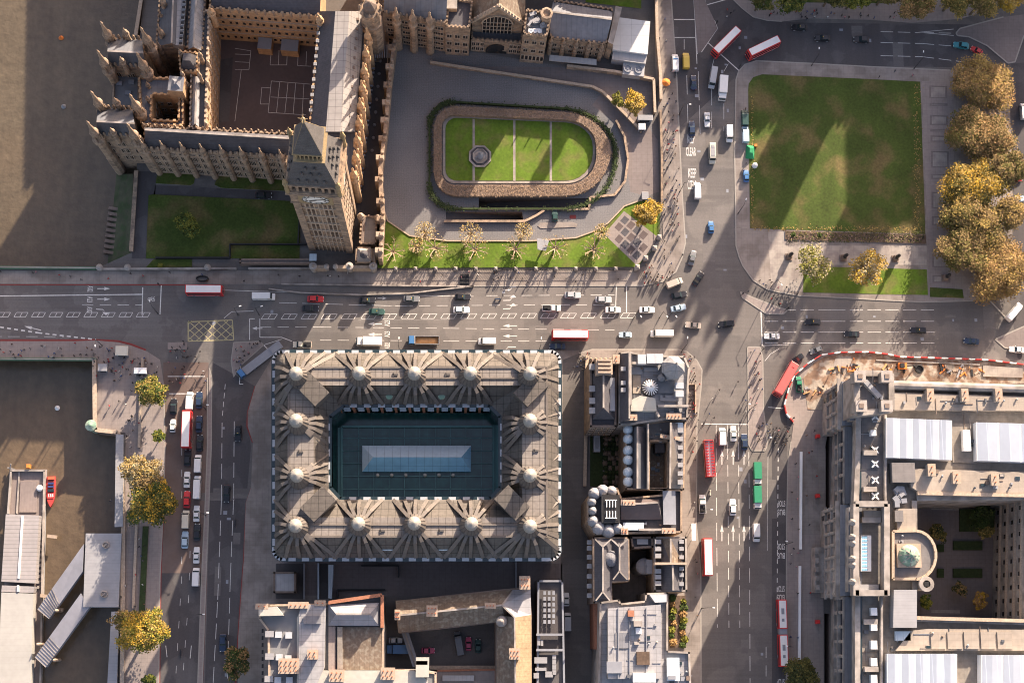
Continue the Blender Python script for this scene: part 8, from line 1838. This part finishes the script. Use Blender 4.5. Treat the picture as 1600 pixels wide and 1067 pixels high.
for x, y, lab in ((1279, 681, 'red telephone box against the ministry, topmost'), (1279, 774, 'red telephone box against the ministry, middle'), (1279, 971, 'red telephone box against the ministry, lowest')):
    p = g(x, y, 2.5); T = thing('telephone_box', (p.x, p.y, .1), lab, 'telephone box', 'red telephone boxes on the ministry pavement'); m = MB(); m.box((0, 0, 0), (1, 1, 2.3)); m.box((0, 0, 2.3), (1.05, 1.05, .3), 0, 0, tp=.7); m.build('box', 'paint_busred', T, local=True); m = MB(); m.box((0, -.48, .6), (.7, .08, 1.4)); m.build('door', 'glass_dark', T, local=True)
m = MB(); p = g(1174, 235, 2); m.box((p.x, p.y, .1), (2.6, 4.2, 1.8), R(-5), 0, tp=.35); meta(m.build('tent', 'tent_green'), 'green tent on the left edge of the square lawn', 'tent')
m = MB(); p = g(1180, 258, 1); m.lathe((p.x, p.y, .1), [(.9, 0), (.8, .9), (.2, 1.5)], 8); meta(m.build('tent', 'white_paint'), 'small round white tent below the green one on the lawn edge', 'tent')
m = MB(); p = g(1181, 227, 1); m.box((p.x, p.y, .1), (.8, .7, .9)); meta(m.build('crate', 'orange'), 'orange box beside the green tent', 'box')
m = MB(); p = g(1040, 131, 1); m.lathe((p.x, p.y, 0), [(.1, 0), (.1, 2), (1.3, 2.1), (.2, 2.7)], 8); meta(m.build('stall_parasol', 'coat_orange' if 'coat_orange' in MATS else 'cloth_coat_orange'), 'orange and red parasol of a souvenir stall on the shaded pavement', 'parasol')
for s, lab in (('1251,706 1250,858', 'long pale security wall on the ministry pavement, upper stretch'), ('1249,884 1248,1042', 'long pale security wall on the ministry pavement, lower stretch')): wall_line('security_wall', s, 0, .9, .7, ['white_paint', 'white_paint'], lab)
wall_line('security_kerb', '440,444.5 560,446 620,447 740,448', 0, .7, .35, ['portland', 'portland'], 'upper line of the white concrete kerb narrowing the top lane', 'barrier')
wall_line('security_kerb', '420,452 470,458 560,461.5 640,459 690,453 740,448', 0, .7, .35, ['portland', 'stone_dark'], 'lower line of the white concrete kerb narrowing the top lane', 'barrier')
p = g(726, 437, .5); m = MB(); m.box((p.x, p.y, .1), (2.6, 3.2, .5), 0, 0); 
for i in range(3): m.box((p.x, p.y-1+i, .6), (2.6, .25, .2))
meta(m.build('security_gate', 'black_iron'), 'dark slatted block in the gap of the pavement right of the gate lodge', 'barrier')
T = thing('subway_entrance', g(316, 436), 'small oval railed stair opening on the shaded pavement', 'railing'); m = MB(); p = g(316, 435, .9); n = 14
for i in range(n):
    a, b = i*2*math.pi/n, (i+1)*2*math.pi/n; m.beam((p.x+1.7*math.cos(a), p.y+.75*math.sin(a), 1.1), (p.x+1.7*math.cos(b), p.y+.75*math.sin(b), 1.1), .2, 1.0)
m.build('railing', 'black_iron', T)
T = thing('subway_stairs', g(1079, 610), 'brown sunken stairs beside the domed corner building', 'stairs'); m = MB()
for i in range(9): a = g(1079, 603+i*5, .5); m.box((a.x, a.y, .14), (2.4, .6, .10+.05*(i % 2)), 0, i % 2)
m.build('steps', ['paving_dark', 'court_dark'], T); m = MB()
for s in ('1071,600 1071,648', '1087,600 1087,648', '1071,600 1087,600'): q = px(s, 1.1); m.beam(q[0], q[1], .3, 1.0)
m.build('railing', 'stone_trim', T)
for s, lab in (('214,820 209,950', 'low pale wall along the dark strip of the embankment walk'), ('221,600 218,700', 'pale wall beside the small round embankment tree'), ('224,560 222,590', 'short wall behind the white roofed stall')): wall_line('low_wall', s, 0, .8, .5, ['stone_dark', 'stone_trim'], lab, cap=.1)
wall_line('planter_strip', '228,822 222,955', 0, .5, 1.6, ['hedge_green', 'hedge_green'], 'long dark planter along the embankment walk', 'planter')
# drain covers, patches on the roads
for i in range(60):
    x, y = rnd.choice(((rnd.uniform(300, 1140), rnd.uniform(450, 545)), (rnd.uniform(1070, 1145), rnd.uniform(100, 480)), (rnd.uniform(1100, 1225), rnd.uniform(560, 1060)), (rnd.uniform(1200, 1560), rnd.uniform(480, 545)), (rnd.uniform(335, 380), rnd.uniform(620, 1060)), (rnd.uniform(1150, 1480), rnd.uniform(45, 90))))
    m = MB(); p = g(x, y); w, l = (rnd.uniform(.5, 1.1), rnd.uniform(.5, 1.1)) if i % 3 else (rnd.uniform(1.5, 4), rnd.uniform(3, 14)); c, s_ = math.cos(.03*i), math.sin(.03*i)
    if i % 2: w, l = l, w
    zz = .0098+.0001*i
    m.poly([Vector((p.x-w/2, p.y-l/2, zz)), Vector((p.x+w/2, p.y-l/2, zz)), Vector((p.x+w/2, p.y+l/2, zz)), Vector((p.x-w/2, p.y+l/2, zz))]); meta(m.build('road_patch', 'asphalt' if i % 3 == 0 and i % 2 else 'asphalt_worn' if i % 3 == 0 else 'metal_grey'), kind='structure')
flush_extra()
